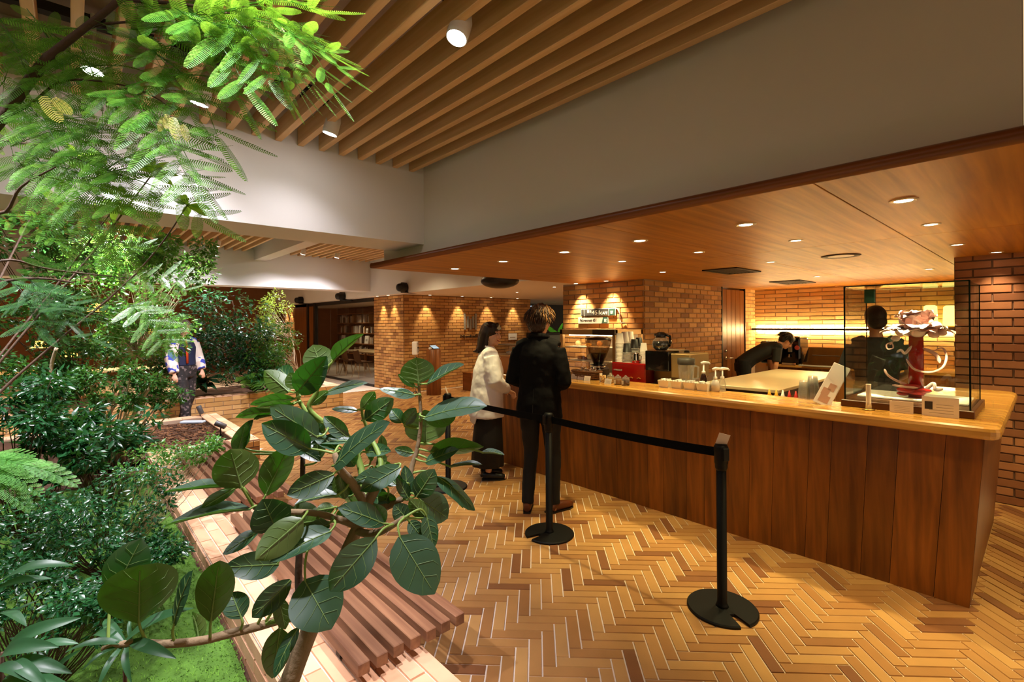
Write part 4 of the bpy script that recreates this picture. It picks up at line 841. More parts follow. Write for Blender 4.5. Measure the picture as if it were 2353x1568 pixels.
# cake showcase
y0, y1 = onX(1286, 757, 4.9).y, onX(1414, 757, 4.9).y; zt = onX(1286, 757, 4.9).z
sh = thing('cake_showcase', 'lit glass cake showcase with cream frame and two shelves', 'showcase', (4.9, (y0+y1)/2, 0)); hw = (y0-y1)/2; M_fr = mat('showcase_frame', 'b78f58', .4, metal=.3)
MB().bbox((0, -hw, 0), (.6, hw, .92), .005).build('cabinet', M_fr, sh)
for yy in (-hw, hw-.05): MB().bbox((0, yy, .92), (.05, yy+.05, zt), .004).build('post', M_fr, sh); MB().bbox((.55, yy, .92), (.6, yy+.05, zt), .004).build('post', M_fr, sh)
MB().bbox((0, -hw, zt-.07), (.6, hw, zt), .005).build('roof', M_fr, sh); MB().box((.58, -hw+.05, .92), (.59, hw-.05, zt-.07)).build('back_panel', M_cream, sh); MB().box((.01, -hw+.05, .92), (.015, hw-.05, zt-.07)).build('front_pane', M_glass, sh)
MB().bbox((.0, -hw, .92), (.05, hw-.0, .96), .004).build('sill', M_fr, sh); MB().bbox((-.02, -hw-.0, zt-.07), (.02, -hw+.34, zt-.0), .004).build('dark_hood', mat('hood_brown', '3a2112', .5), sh)
for z in (1.10, 1.28): MB().box((.05, -hw+.06, z), (.55, hw-.06, z+.012)).build('shelf', M_cream, sh)
MB().box((.10, -hw+.08, zt-.085), (.14, hw-.08, zt-.072)).build('tube_light', glow('case_light', (1, .75, .42), 10), sh)
for i, (dy, z, c, s) in enumerate(((.25, 1.112, 'c8884a', .05), (.1, 1.112, 'e8d6a8', .05), (-.08, 1.112, 'efe3c8', .05), (.3, 1.292, 'e6c98e', .045), (.12, 1.292, 'e8b23a', .04), (-.06, 1.292, 'd9a36a', .045), (.18, 1.112, '8a3420', .035))):
    t = thing('cake', ('brown', 'pale yellow', 'cream', 'golden', 'bright yellow round', 'tan', 'red topped')[i]+' cake in the lit showcase on the '+('lower' if z < 1.2 else 'upper')+' shelf', 'cake', (5.1, sh.location.y+dy, z), 0, 'cakes in the showcase')
    MB().lathe([(s*1.5, 0), (s*1.6, .004)], 20).build('plate', M_wht, t); (MB().lathe([(s, .004), (s, s*.8), (s*.9, s*.95), (0, s)], 18) if i % 2 == 0 else MB().ball((0, 0, s*.8), s*.85, 14, 10)).build('cake_body', mat('cake_%d' % i, c, .6), t, True)
# wooden register box and small glass case at the far end of the counter
t = thing('wooden_register_box', 'pale wooden box at the far end of the counter behind the woman', 'box', (3.82, 4.28, ZT)); MB().bbox((-.14, -.16, 0), (.14, .16, .19), .004).build('body', mat('pale_wood', 'c98a48', .5), t); MB().bbox((-.15, -.17, .19), (.15, .17, .205), .003).build('lid', mat('pale_lid', 'e0b880', .5), t)
t = thing('small_glass_case', 'small glass food case on the wooden box between the two people', 'display case', (3.82, 4.28, ZT+.206)); 
for a in ((-.12, -.14, 0, -.115, .14, .11), (.115, -.14, 0, .12, .14, .11), (-.12, -.14, 0, .12, -.135, .11), (-.12, .135, 0, .12, .14, .11)): MB().box(a[:3], a[3:]).build('pane', M_glass, t)
MB().box((-.125, -.145, .11), (.125, .145, .118)).build('lid', mat('steel_lid', '6d6a66', .3, metal=.6), t); MB().ball((0, -.03, .02), (.06, .05, .02), 12, 8).build('bread', M_cream, t, True)
# ---------------------------------------------------------------- kitchen: island, back counter, machines, ledge lamps
il = thing('island_table', 'kitchen island with pale stone top behind the bar', 'island', (6.6, 2.27, 0)); MB().bbox((-1.25, -.41, .865), (1.15, .45, .90), .005).build('stone_top', mat('stone_top', 'c9b48c', .3, vary=.12, bscale=20), il); MB().bbox((-1.23, -.39, .80), (1.13, .43, .865), .003).build('edge', mat('island_edge', '2d1b0d', .5), il); MB().box((-1.1, -.34, 0), (1.0, .36, .80)).build('cabinet', M_door, il)
bc = thing('back_counter', 'wooden back counter along the kitchen wall under the ledge', 'counter', (8.75, 1.9, 0)); MB().bbox((-.38, -1.3, .88), (.44, 1.2, .92), .004).build('top', M_ctop, bc); MB().box((-.34, -1.28, 0), (.42, 1.18, .88)).build('body', M_door, bc)
ZB = .92
p = onX(1825, 845, 8.6); em = thing('espresso_machine', 'black espresso machine on the back counter beside the bending worker', 'coffee machine', (8.62, p.y, ZB)); s = 8.0/1118
MB().bbox((-.2, -.14, 0), (.2, .14, .42), .02).build('tower', M_blackg, em); MB().bbox((-.18, .13, 0), (.2, .46, .36), .02).build('body', M_blackg, em); MB().bbox((-.22, -.15, .42), (.22, .15, .45), .008).build('cup_warmer', M_chrome, em); MB().bbox((-.205, -.03, .2), (-.198, .03, .36), .002).build('display', mat('display_grey', '8d8a88', .4), em); MB().lathe([(.035, 0), (.035, .006)], 16, M=Matrix.Translation((-.205, -.10, .27)) @ Matrix.Rotation(math.pi/2, 4, 'Y')).build('badge', mat('badge_red', 'b8443a', .5), em); MB().tube([(-.2, 0, .16), (-.25, 0, .15), (-.25, 0, .12)], .012, 8).build('spout', M_chrome, em, True); MB().box((-.26, -.1, 0), (-.2, .1, .03)).build('drip_tray', M_chrome, em)
p = onX(1898, 850, 8.5); ps_ = thing('cash_terminal', 'low black slanted terminal on the back counter', 'terminal', (8.5, p.y, ZB)); mb = MB(); mb.prism([(-.2, 0), (.2, 0), (.2, .26), (.12, .27)], -.27, .27, Matrix(((1, 0, 0, 0), (0, 0, 1, 0), (0, 1, 0, 0), (0, 0, 0, 1)))); mb.build('housing', M_blackg, ps_); MB().box((-.02, -.18, .155), (-.012, .18, .165)).build('slot', mat('slot_grey', '55504a', .4), ps_)
MB().bbox((-.26, -.3, 0), (-.19, .3, .02), .004).build('tray', M_sgb, ps_)
p = onX(1852, 845, 8.5); t = thing('white_bottle', 'small white bottle beside the espresso machine', 'bottle', (8.72, p.y, ZB)); MB().lathe([(.03, 0), (.03, .12), (.012, .15), (.012, .17)], 14).build('body', M_cream, t, True); MB().lathe([(.014, .17), (.014, .19)], 12).build('cap', M_wht, t, True)
for i, (x, h) in enumerate(((2138, .19), (2184, .17))):
    p = onX(x, 750, 9.12); t = thing('ledge_lamp', ('yellow glowing lamp on the kitchen ledge behind the sugar flower', 'yellow glowing lamp on the kitchen ledge beside the brick pier')[i], 'lamp', (9.12, p.y, 1.486)); MB().lathe([(.08, 0), (.08, .02), (.03, .04)], 18).build('base', mat('lamp_base', 'b98a20', .4), t, True); MB().lathe([(.075, .04), (.085, .06), (.075, .2+h*.6), (.05, .22+h*.6)], 20).build('shade', glow('shade_yellow', (1, .72, .16), 2.2), t, True)
for i, (x, y) in enumerate(((1962, 846), (2048, 843))):
    p = onX(x, y, 8.3); t = thing('small_bowl', ('small pale bowl on the back counter seen through the case, left', 'small pale bowl on the back counter near the standing worker')[i], 'bowl', (8.45, p.y, ZB)); MB().lathe([(.04, 0), (.07, .05), (.072, .06), (.066, .058), (.04, .012)], 18, cap=False).build('shell', M_cream, t, True); MB().lathe([(.06, .05), (.0, .075)], 16).build('food', mat('egg_yellow', 'd8b44a', .5), t, True)
# ---------------------------------------------------------------- reading room: shelves, books, table, chairs
bkA = thing('book_shelf', 'dark wall shelves full of books inside the reading room', 'bookshelf', (8.49, 17.6, 0)); M_shf = mat('shelf_dark', '2a1a0d', .6)
MB().box((-.30, -2.3, 0), (0, 2.3, .03)).build('plinth', M_shf, bkA); MB().box((-.02, -2.3, 0), (0, 2.3, 2.28)).build('back_panel', M_shf, bkA)
for z in (.45, .85, 1.25, 1.65, 2.02): MB().bbox((-.30, -2.3, z), (0, 2.3, z+.03), .002).build('shelf', M_door, bkA)
for yy in (-2.3, -1.15, 0, 1.15, 2.27): MB().box((-.29, yy, 0), (0, yy+.03, 2.28)).build('upright', M_shf, bkA)
bkm = [mat('book_%d' % i, c, .6) for i, c in enumerate(('e3dccd', 'b9ab94', '8a4b2c', 'd8cfc0', '5a6a6a', 'efe9de', '3f342a', 'c7a070'))]
bmesh_ = [MB().bbox((-.2, -.5, 0), (0, .5, 1), .004).mesh('book') for _ in bkm]
for me_, m_ in zip(bmesh_, bkm): me_.materials.append(m_)
rb = random.Random(3); nb = 0
for z in (.48, .88, 1.28, 1.68):
    y_ = -2.2
    while y_ < 2.2:
        if rb.random() < .16: y_ += rb.uniform(.1, .5); continue
        w_ = rb.uniform(.025, .06); h_ = rb.uniform(.2, .32); k = rb.randrange(8)
        for d_ in (-1.15, 0, 1.15):
            if abs(y_+w_/2-d_-.015) < .05: y_ = d_+.06
        yc = 17.6+y_+w_/2
        o = link('book', bmesh_[k]); o.location = (8.44, yc, z+.001); o.scale = (1, w_*.94, h_); 
        tag(o, 'upright '+('cream', 'beige', 'rust brown', 'ivory', 'grey green', 'white', 'dark brown', 'ochre')[k]+' book on the '+{.48: 'lowest', .88: 'second lowest', 1.28: 'second highest', 1.68: 'highest'}[z]+' shelf behind the glass front', 'book', 'books in the reading room shelves')
        y_ += w_; nb += 1
for i, (x, y, h) in enumerate(((787, 780, .3), (841, 777, .3), (842, 755, .18))):
    p = onX(x, y, 8.2); z0 = .881 if i < 2 else 1.281
    t = thing('display_book', ('white book facing out on the shelf, left', 'white book facing out on the shelf, right', 'small pale book facing out on the upper shelf')[i], 'book', (8.205, p.y, z0), 0, 'front facing books'); MB().bbox((0, -.16 if i < 2 else -.08, 0), (.03, .16 if i < 2 else .08, h), .003, Matrix.Rotation(.1, 4, 'Y')).build('cover', M_paper, t); MB().box((-.002, -.08, h*.3), (-.0005, .08, h*.6), Matrix.Rotation(.1, 4, 'Y')).build('print', mat('cover_grey', 'a8a29c', .7), t)
tb_ = thing('meeting_table', 'long pale meeting table in the reading room', 'table', (7.3, 15.0, 0)); MB().bbox((-.45, -1.3, .70), (.45, 1.3, .74), .005).build('top', mat('table_pale', 'cbb389', .4), tb_)
for a_ in (-.38, .38):
    for b_ in (-1.2, 1.2): MB().box((a_-.03, b_-.03, 0), (a_+.03, b_+.03, .70)).build('leg', M_door, tb_)
def chair(x, y, rz, label):
    t = thing('shell_chair', label, 'chair', (x, y, 0.0), rz, 'shell chairs around the meeting table'); Ms = mat('chair_shell', '6b4a30', .5) if 'chair_shell' not in bpy.data.materials else bpy.data.materials['chair_shell']; Ml = mat('chair_leg', 'b58d5e', .5) if 'chair_leg' not in bpy.data.materials else bpy.data.materials['chair_leg']
    mb = MB(); vs = []
    for i in range(9):
        s_ = i/8; yy = .2-.42*min(s_*1.6, 1)-(.06*max(0, s_-.62)/.38); zz = .44+.02*math.sin(s_*6)+(.38*max(0, (s_-.5))/.5)
        for j in range(7): u = (j-3)/3; w_ = .22*(1-.15*s_**3); vs.append((u*w_, yy+.05*u*u*(1 if s_ > .5 else 0), zz+.04*u*u))
    mb.add(vs, [(i*7+j, i*7+j+1, i*7+j+8, i*7+j+7) for i in range(8) for j in range(6)]); o = mb.build('shell', Ms, t, True); md = o.modifiers.new('t', 'SOLIDIFY'); md.thickness = .015
    for a_ in (-1, 1):
        for b_ in (-1, 1): MB().tube([(a_*.12, b_*.12-.03, .44), (a_*.23, b_*.22-.03, .0)], [.016, .011], 8).build('leg', Ml, t, True)
for i, (x, y, r, l) in enumerate(((6.5, 13.9, -1.57, 'brown shell chair nearest the glass at the right'), (6.5, 14.8, -1.57, 'brown shell chair in the middle of the near table side'), (6.5, 15.7, -1.3, 'brown shell chair at the left of the near table side'), (7.95, 13.9, 1.57, 'brown shell chair on the far side of the table, right'), (7.95, 14.75, 1.57, 'brown shell chair on the far side of the table, left'))): chair(x, y, r, l)
# dark opening with window plant and tubes
t = thing('wall_tube_light', 'thin bluish tube light in the dark opening right of the logo wall', 'light', (10.9, 12.3, 2.2)); MB().box((-1.0, -.02, 0), (1.4, .02, .02)).build('tube', glow('tube_blue', (.55, .75, .9), .8), t); MB().box((-1.0, -.03, .02), (1.4, .03, .1)).build('housing', M_black, t)
t = thing('refrigerator', 'tall black glass door fridge behind the standing man', 'refrigerator', (onY(1275, 800, 9.0).x-.1, 9.0, 0)); MB().bbox((-.4, 0, 0), (.45, .6, 1.35), .01).build('body', M_black, t); MB().box((-.3, -.01, .1), (.3, .0, 1.28)).build('door_pane', mat('fridge_glass', '5c6a60', .15), t); MB().cyl((.33, -.03, .5), (.33, -.03, 1.0), .012).build('handle', M_steel, t)
p = onY(1190, 775, 9.9); t = thing('wall_notice', 'small white notice on the far wall between the two people', 'notice', (p.x, 10.117, p.z-.08)); MB().box((-.16, -.004, 0), (.16, .0, .18)).build('sheet', M_wht, t); MB().box((-.1, -.006, .06), (.1, -.0042, .08)).build('text_line', mat_line, t)
t = thing('wooden_bin', 'brown wooden side board half hidden behind the woman', 'cabinet', (onZ(1082, 899).x+.15, onZ(1082, 899).y, 0)); MB().bbox((-.17, -.05, 0), (.17, .3, .42), .006).build('body', M_fascia, t); MB().bbox((-.18, -.06, .42), (.18, .31, .44), .004).build('lid', M_door, t)
# warm cafe corner far behind the plants at the left
for i, (x, y, D) in enumerate(((222, 716, 11), (90, 800, 12), (160, 820, 12), (340, 770, 12), (250, 800, 11.5))):
    p = atD(x, y, D); t = thing('pendant_lamp', ('amber pendant lamp glowing through the leaves, highest', 'amber pendant lamp low at the far left behind the leaves', 'amber pendant lamp behind the leaves, left of the trunk', 'amber pendant lamp behind the leaves beside the walking person', 'amber pendant lamp behind the leaves near the trunk')[i], 'lamp', p, 0, 'amber pendant lamps behind the plants'); MB().lathe([(.17, 0), (.16, .04), (.08, .16), (.04, .18)], 20).build('shade', glow('amber_glow', (1, .45, .08), 3.0), t, True); MB().cyl((0, 0, .18), (0, 0, 3.3-p.z), .006).build('cord', M_black, t)
for i, (x, y, D) in enumerate(((60, 860, 11.5), (215, 852, 11), (320, 845, 10.5))):
    p = onZ(x, y+40, 0) if False else atD(x, y, D); t = thing('cafe_table', ('pale table far behind the plants at the left', 'pale table far behind the plants in the middle', 'pale table far behind the plants near the walking person')[i], 'table', (p.x, p.y, 0), 0, 'tables behind the plants'); zt_ = min(.75, max(.55, p.z)); MB().bbox((-.6, -.4, zt_-.03), (.6, .4, zt_), .005).build('top', mat('table_cream', 'e8cfa0', .5) if i == 0 else bpy.data.materials['table_cream'], t); MB().cyl((0, 0, 0), (0, 0, zt_-.03), .05).build('leg', M_door, t); MB().lathe([(.28, 0), (.28, .02), (.06, .03)], 20).build('foot', M_door, t, True)
p = (-2.0, 13.0); 
for i, (x, y) in enumerate(((-2.0, 13.5), (1.0, 13.8), (-4.5, 12.5))): downlight(x, y, 3.1, ('aisle ceiling light behind the far planter, middle', 'aisle ceiling light behind the far planter, right', 'aisle ceiling light behind the far planter, left')[i], 'aisle downlights', 230, 140, color=WARMW)
struct('ceiling_back', MB().box((-8, 11.8, 3.12), (5.5, 19.3, 3.3)), M_lowceil, 'plain ceiling of the rear cafe behind the plants', 'ceiling')

M_gx = leafmat('palm_leaf', '2f7a22', '4c8a2c', rough=.25, transl=.3, tcol='5aa322')
p = onY(1280, 735, 11.2); t = thing('potted_palm', 'green broad leaved plant in the dark opening behind the man', 'plant', (p.x, 11.2, 0)); MB().lathe([(.16, 0), (.2, .4), (.21, .42)], 20).build('pot', M_black, t, True)
for k in range(14):
    a_ = 2.4*k; r_ = .25+.04*(k % 5); zt_ = 1.45+.45*((k*7) % 10)/10
    mb = MB(); vs = []
    for i_ in range(7):
        q_ = i_/6; c_ = Vector((math.cos(a_)*r_*q_*1.6, math.sin(a_)*r_*q_*1.6, 1.0+(zt_-1.0)*q_-.25*q_*q_)); w_ = .075*math.sin(math.pi*(.08+.9*q_)); n_ = Vector((-math.sin(a_), math.cos(a_), .3))
        vs += [c_-n_*w_, c_+n_*w_]
    mb.add(vs, [(2*i_, 2*i_+1, 2*i_+3, 2*i_+2) for i_ in range(6)]); mb.build('leaf', M_gx, t, True)
MB().cyl((0, 0, .4), (0, 0, 1.1), .03).build('stem', M_door, t)
downlight(p.x-.3, 11.0, 2.3, 'downlight over the green plant in the dark opening', 'aisle downlights', 25, 90, color=COOL)
# ================================================================ people
M_skin = mat('skin', 'd8a486', .5, bump=.03); M_skin2 = mat('skin_tan', 'c48a64', .5)
M_hairb = mat('hair_dark', '24130c', .38, bump=.12, bscale=90); M_hairbr = mat('hair_brown', '341d0e', .4, bump=.6, bscale=80); M_hairk = mat('hair_black', '120c09', .4, bump=.5, bscale=90)
M_suit = mat('suit_black', '090708', .85, bump=.25, bscale=14, spec=.2); M_trou = mat('trousers_black', '080707', .8, bump=.25, bscale=16)
M_shirtw = mat('shirt_white', 'e2dee4', .75, bump=.5, bscale=11); M_skirt = mat('skirt_black', '0c0a0a', .75, bump=.3, bscale=12)
M_tee = mat('tee_black', '14110d', .8, bump=.3, bscale=14); M_shoeb = mat('shoe_black', '0a0909', .35); M_shoebr = mat('shoe_brown', '5a2c12', .35)
V = Vector
def smoothmesh(o, vox=.009, it=6):
    md = o.modifiers.new('join', 'REMESH'); md.mode = 'VOXEL'; md.voxel_size = vox; md.use_smooth_shade = True
    ms = o.modifiers.new('soft', 'SMOOTH'); ms.iterations = it; ms.factor = .5
    return o
_fold = bpy.data.textures.new('folds', 'CLOUDS'); _fold.noise_scale = .11; _fold.noise_depth = 2
def folds(o, k=.014):
    md = o.modifiers.new('folds', 'DISPLACE'); md.texture = _fold; md.texture_coords = 'LOCAL'; md.strength = k; md.mid_level = .5; return o
_hf = bpy.data.textures.new('hair_folds', 'CLOUDS'); _hf.noise_scale = .03; _hf.noise_depth = 2
def tousle(o, k=.02):
    md = o.modifiers.new('tousle', 'DISPLACE'); md.texture = _hf; md.texture_coords = 'LOCAL'; md.strength = k; md.mid_level = .5; return o
def joints(s=1.0, **kw):
    J = dict(pelvis=(0, 0, .95), waist=(0, .005, 1.10), chest=(0, .01, 1.30), neck=(0, -.015, 1.47), head=(0, .015, 1.635), hyaw=0, hpitch=0,
             shL=(-.175, -.01, 1.385), elL=(-.235, -.03, 1.14), wrL=(-.16, .16, 1.03), shR=(.175, -.01, 1.385), elR=(.235, -.03, 1.14), wrR=(.16, .16, 1.03),
             hipL=(-.09, 0, .93), knL=(-.10, .02, .50), anL=(-.10, -.02, .09), hipR=(.09, 0, .93), knR=(.10, .02, .50), anR=(.10, -.02, .09), toeL=(-.13, .17), toeR=(.13, .17))
    J.update(kw)
    for k, v in J.items():
        if isinstance(v, tuple): J[k] = V((*v, 0))*s if len(v) == 2 else V(v)*s
    J['s'] = s; return J
def lerp(a, b, t): return a.lerp(b, t)
def hand(mb, wr, el, palm_n=None, s=1.0, curl=.5):
    """palm and five bent fingers of unequal length"""
    d = (wr-el).normalized(); n = V(palm_n) if palm_n else V((0, 0, -1)); n = (n-d*n.dot(d)).normalized(); u = d.cross(n)
    mb.tube([wr-d*.02, wr, wr+d*.04*s, wr+d*.085*s], [(.022*s, .018*s), (.026*s, .017*s), (.040*s, .015*s), (.038*s, .012*s)], 10, xref=u)
    for k, L in enumerate((.062, .075, .080, .070)):
        b = wr+d*.08*s+u*(-.029+.0195*k)*s; a1 = (d*math.cos(curl)+n*math.sin(curl)); a2 = (d*math.cos(curl*2.1)+n*math.sin(curl*2.1))
        mb.tube([b-d*.01, b, b+a1*L*.5*s, b+a1*L*.5*s+a2*L*.5*s], [.0095*s, .009*s, .0085*s, .0065*s], 8)
    b = wr+d*.03*s-u*.034*s; t = (d*.75-u*.55+n*.35).normalized(); mb.tube([b+u*.01, b, b+t*.032*s, b+t*.032*s+(d*.9+n*.5).normalized()*.03*s], [.012*s, .0115*s, .010*s, .0075*s], 8)
def body_mesh(J, face=False, build=1.0):
    mb = MB(); s = J['s']; q = build
    up = (J['neck']-J['chest']).normalized()
    mb.tube([J['pelvis']-V((0, 0, .09*s)), J['pelvis'], J['waist'], J['chest'], lerp(J['chest'], J['neck'], .65), J['neck']], [(.13*s*q, .09*s), (.155*s*q, .105*s), (.125*s*q, .09*s), (.15*s*q, .10*s), (.105*s*q, .065*s), (.05*s, .05*s)], 16, xref=(1, 0, 0))
    mb.tube([J['neck']-up*.03*s, J['head']-up*.05*s], [.056*s, .05*s], 12)
    for S in 'LR':
        sh, el, wr = J['sh'+S], J['el'+S], J['wr'+S]
        mb.tube([lerp(J['neck'], sh, .4), lerp(J['neck'], sh, .85), sh], [.034*s, .036*s, .038*s], 10)
        mb.tube([sh, lerp(sh, el, .5), el, lerp(el, wr, .35), wr], [.042*s, .045*s, .037*s, .038*s, .024*s], 10)
        hand(mb, wr, el, (0, .3, -1) if S == 'L' else (0, .3, -1), s*.95)
        h, k, a = J['hip'+S], J['kn'+S], J['an'+S]
        mb.tube([h+V((0, 0, .05*s)), h, lerp(h, k, .5), k, lerp(k, a, .35), a], [.085*s, .085*s, .07*s, .052*s, .052*s, .034*s], 12)
        t = J['toe'+S]; mb.tube([a+V((0, -.03*s, -.05*s)), a+V((0, 0, -.05*s)), V((t.x, t.y, .028*s))], [.03*s, .035*s, .028*s], 8)
    R = Matrix.Rotation(-J['hyaw'], 3, 'Z') @ Matrix.Rotation(J['hpitch'], 3, 'X'); H = J['head']; s = s*J.get('hs', 1)
    g = lambda x, y, z: H+R @ (V((x, y, z))*s)
    mb.ball(g(0, -.012, .03), (.074*s, .092*s, .092*s), 20, 14, rot=R); mb.ball(g(0, .02, -.03), (.060*s, .070*s, .085*s), 18, 12, rot=R)
    mb.ball(g(0, .066, -.088), (.026*s, .022*s, .020*s), 10, 8, rot=R)                                  # chin
    mb.tube([g(0, .085, .018), g(0, .102, -.012), g(0, .108, -.030), g(0, .088, -.036)], [(.008*s, .008*s), (.011*s, .010*s), (.014*s, .010*s), (.012*s, .007*s)], 8, xref=R @ V((1, 0, 0)))
    mb.ball(g(0, .083, -.058), (.024*s, .012*s, .010*s), 10, 8, rot=R); mb.ball(g(.034, .068, -.03), (.022*s, .018*s, .022*s), 10, 8, rot=R); mb.ball(g(-.034, .068, -.03), (.022*s, .018*s, .022*s), 10, 8, rot=R)
    mb.ball(g(0, .072, .035), (.05*s, .02*s, .018*s), 12, 8, rot=R)
    for x in (-1, 1): mb.ball(g(x*.073, -.005, -.008), (.011*s, .020*s, .032*s), 10, 8, rot=R)
    return mb, g, R
def cloth_torso(mb, J, prof, n=20):
    """prof: (z fraction along spine or absolute point, rx, ry)"""
    mb.tube([p for p, _ in prof], [r for _, r in prof], n, xref=(1, 0, 0))
def sleeve(mb, J, S, r, end=1.0, n=12):
    s = J['s']; sh, el, wr = J['sh'+S], J['el'+S], J['wr'+S]
    mb.tube([lerp(J['neck'], sh, .45), lerp(J['neck'], sh, .9), sh], [r[0]*.9, r[0], r[0]], n)
    P = [sh, lerp(sh, el, .5), el]; Q = [r[0], r[1], r[2]]
    if end > .5:
        f = (end-.5)*2; P += [lerp(el, wr, .4*f), lerp(el, wr, f)]; Q += [r[2]*.98, r[3]]
    else: P = [sh, lerp(sh, el, end*1.0), lerp(sh, el, end*2)]; Q = [r[0], r[1], r[2]]
    mb.tube(P, Q, n)
def legs(mb, J, r):
    for S in 'LR':
        h, k, a = J['hip'+S], J['kn'+S], J['an'+S]; mb.tube([h+V((0, 0, .08)), h, lerp(h, k, .5), k, lerp(k, a, .5), a+V((0, 0, -.02))], [r[0], r[0], r[1], r[2], r[3], r[4]], 14)
def shoe(J, S, mt, parent, s=1.0):
    a = J['an'+S]; t = J['toe'+S]; d = V((t.x-a.x, t.y-a.y, 0)).normalized(); o = V((a.x, a.y, 0)); mb = MB()
    mb.tube([o-d*.065*s+V((0, 0, .04)), o-d*.03*s+V((0, 0, .045)), o+d*.06*s+V((0, 0, .043)), o+d*.14*s+V((0, 0, .036)), o+d*.19*s+V((0, 0, .03))], [(.026, .034), (.036, .042), (.043, .04), (.044, .032), (.028, .022)], 14, xref=d.cross(V((0, 0, 1))))
    mb.tube([o+V((0, 0, .05)), a+V((0, 0, .0))], [.04, .04], 12); ob = mb.build('shoe', mt, parent, True); smoothmesh(ob, .008, 5)
    so = MB(); P = [(-.075, .03), (-.075, -.03), (-.02, -.036), (.06, -.042), (.13, -.046), (.18, -.032), (.205, 0), (.18, .032), (.13, .046), (.06, .042), (-.02, .036)]
    M = Matrix((d, d.cross(V((0, 0, 1)))*-1, V((0, 0, 1)))).transposed().to_4x4(); M.translation = o; so.prism([(x*s, y*s) for x, y in P], 0, .014, M); so.build('sole', M_shoeb, ob)
# ---------------------------------------------------------------- man seen from behind
TH = math.radians(66); man = thing('person', 'man in black suit and brown shoes seen from behind at the counter', 'person', (2.955, 2.925, 0), -TH)
J = joints(1.0, hyaw=.25, hpitch=-.12, head=(.005, .035, 1.625), chest=(0, .005, 1.30), elL=(-.235, -.05, 1.11), elR=(.24, -.05, 1.11), wrL=(-.14, .20, 1.06), wrR=(.13, .2, 1.06), anL=(-.10, -.04, .085), anR=(.115, .03, .085), knL=(-.09, .03, .50), knR=(.105, .05, .50), toeL=(-.16, .14), toeR=(.22, .20))
mb, g, R = body_mesh(J); smoothmesh(mb.build('body', M_skin2, man, True), .009, 6)
mb = MB(); cloth_torso(mb, J, [(V((0, -.01, .80)), (.205, .15)), (V((0, -.012, .92)), (.20, .145)), (V((0, 0, 1.08)), (.172, .128)), (V((0, 0, 1.22)), (.185, .135)), (V((0, -.005, 1.33)), (.195, .128)), (V((0, -.012, 1.40)), (.165, .10)), (V((0, -.012, 1.455)), (.095, .075)), (V((0, -.012, 1.49)), (.066, .062))]); sleeve(mb, J, 'L', (.066, .066, .06, .045), .97); sleeve(mb, J, 'R', (.066, .066, .06, .045), .97)
jk = mb.build('suit_jacket', M_suit, man, True); folds(smoothmesh(jk, .011, 5), .022)
MB().tube([V((.075, .04, 1.475)), V((.085, -.02, 1.49)), V((.045, -.075, 1.50)), V((-.045, -.075, 1.50)), V((-.085, -.02, 1.49)), V((-.075, .04, 1.475))], [(.012, .022)]*6, 8).build('collar', M_suit, jk, True)
MB().tube([V((0, -.165, .80)), V((0, -.155, .92)), V((0, -.131, 1.06))], [(.003, .004), (.003, .004), (.002, .002)], 6).build('back_vent', M_trou, jk)
mb = MB(); legs(mb, J, (.098, .083, .064, .058, .052)); mb.tube([V((0, 0, .80)), V((0, 0, .95)), V((0, 0, 1.02))], [(.16, .115), (.17, .12), (.15, .11)], 16, xref=(1, 0, 0)); folds(smoothmesh(mb.build('trousers', M_trou, man, True), .010, 5), .016)
shoe(J, 'L', M_shoebr, man); shoe(J, 'R', M_shoebr, man, 1.05)
def strands(g, R, n, cen, rad, L, mt, parent, seed, zmin=-.3, back=None, flare=.3, name='hair_strands', w=.0045, zcut=None):
    r_ = random.Random(seed); mb = MB()
    for i in range(n):
        th = r_.uniform(0, 2*math.pi); ph = r_.uniform(-.2, 1.25); d = V((math.cos(th)*math.cos(ph), math.sin(th)*math.cos(ph), math.sin(ph)))
        if back is not None and d.y > back: continue
        p0 = V((cen[0]+d.x*rad[0], cen[1]+d.y*rad[1], cen[2]+d.z*rad[2])); l = L*r_.uniform(.6, 1.25); tang = V((d.x*flare, d.y*flare, -1+.6*max(0, d.z)*-1)); tang = (tang+V((r_.uniform(-.35, .35), r_.uniform(-.35, .35), 0))+V((d.x, d.y, 0))*(d.z*1.4)).normalized()
        P = []
        for k in range(4):
            t = k/3; q = p0+tang*l*t+V((d.x, d.y, 0))*(.020*math.sin(t*2.2))+V((0, 0, -.35*l*t*t)); P.append(g(q.x, q.y, q.z))
        mb.tube(P, [w, w*1.3, w, w*.3], 5)
    return mb.build(name, mt, parent, True)
mb = MB(); mb.ball(g(0, -.018, .045), (.094, .110, .102), 20, 14, rot=R); mb.ball(g(0, -.052, -.03), (.088, .066, .095), 18, 12, rot=R); mb.ball(g(.0, .03, .09), (.07, .06, .045), 14, 10, rot=R)
hr = mb.build('hair', M_hairbr, man, True); tousle(smoothmesh(hr, .007, 4), .022); strands(g, R, 700, (0, -.02, .035), (.092, .108, .103), .05, M_hairbr, hr, 1, back=.45, flare=.10, w=.0022)
strands(g, R, 140, (.02, -.02, .045), (.094, .110, .105), .06, mat('hair_highlight', '7a5228', .45), hr, 5, back=.4, flare=.1, name='highlights', w=.0018)
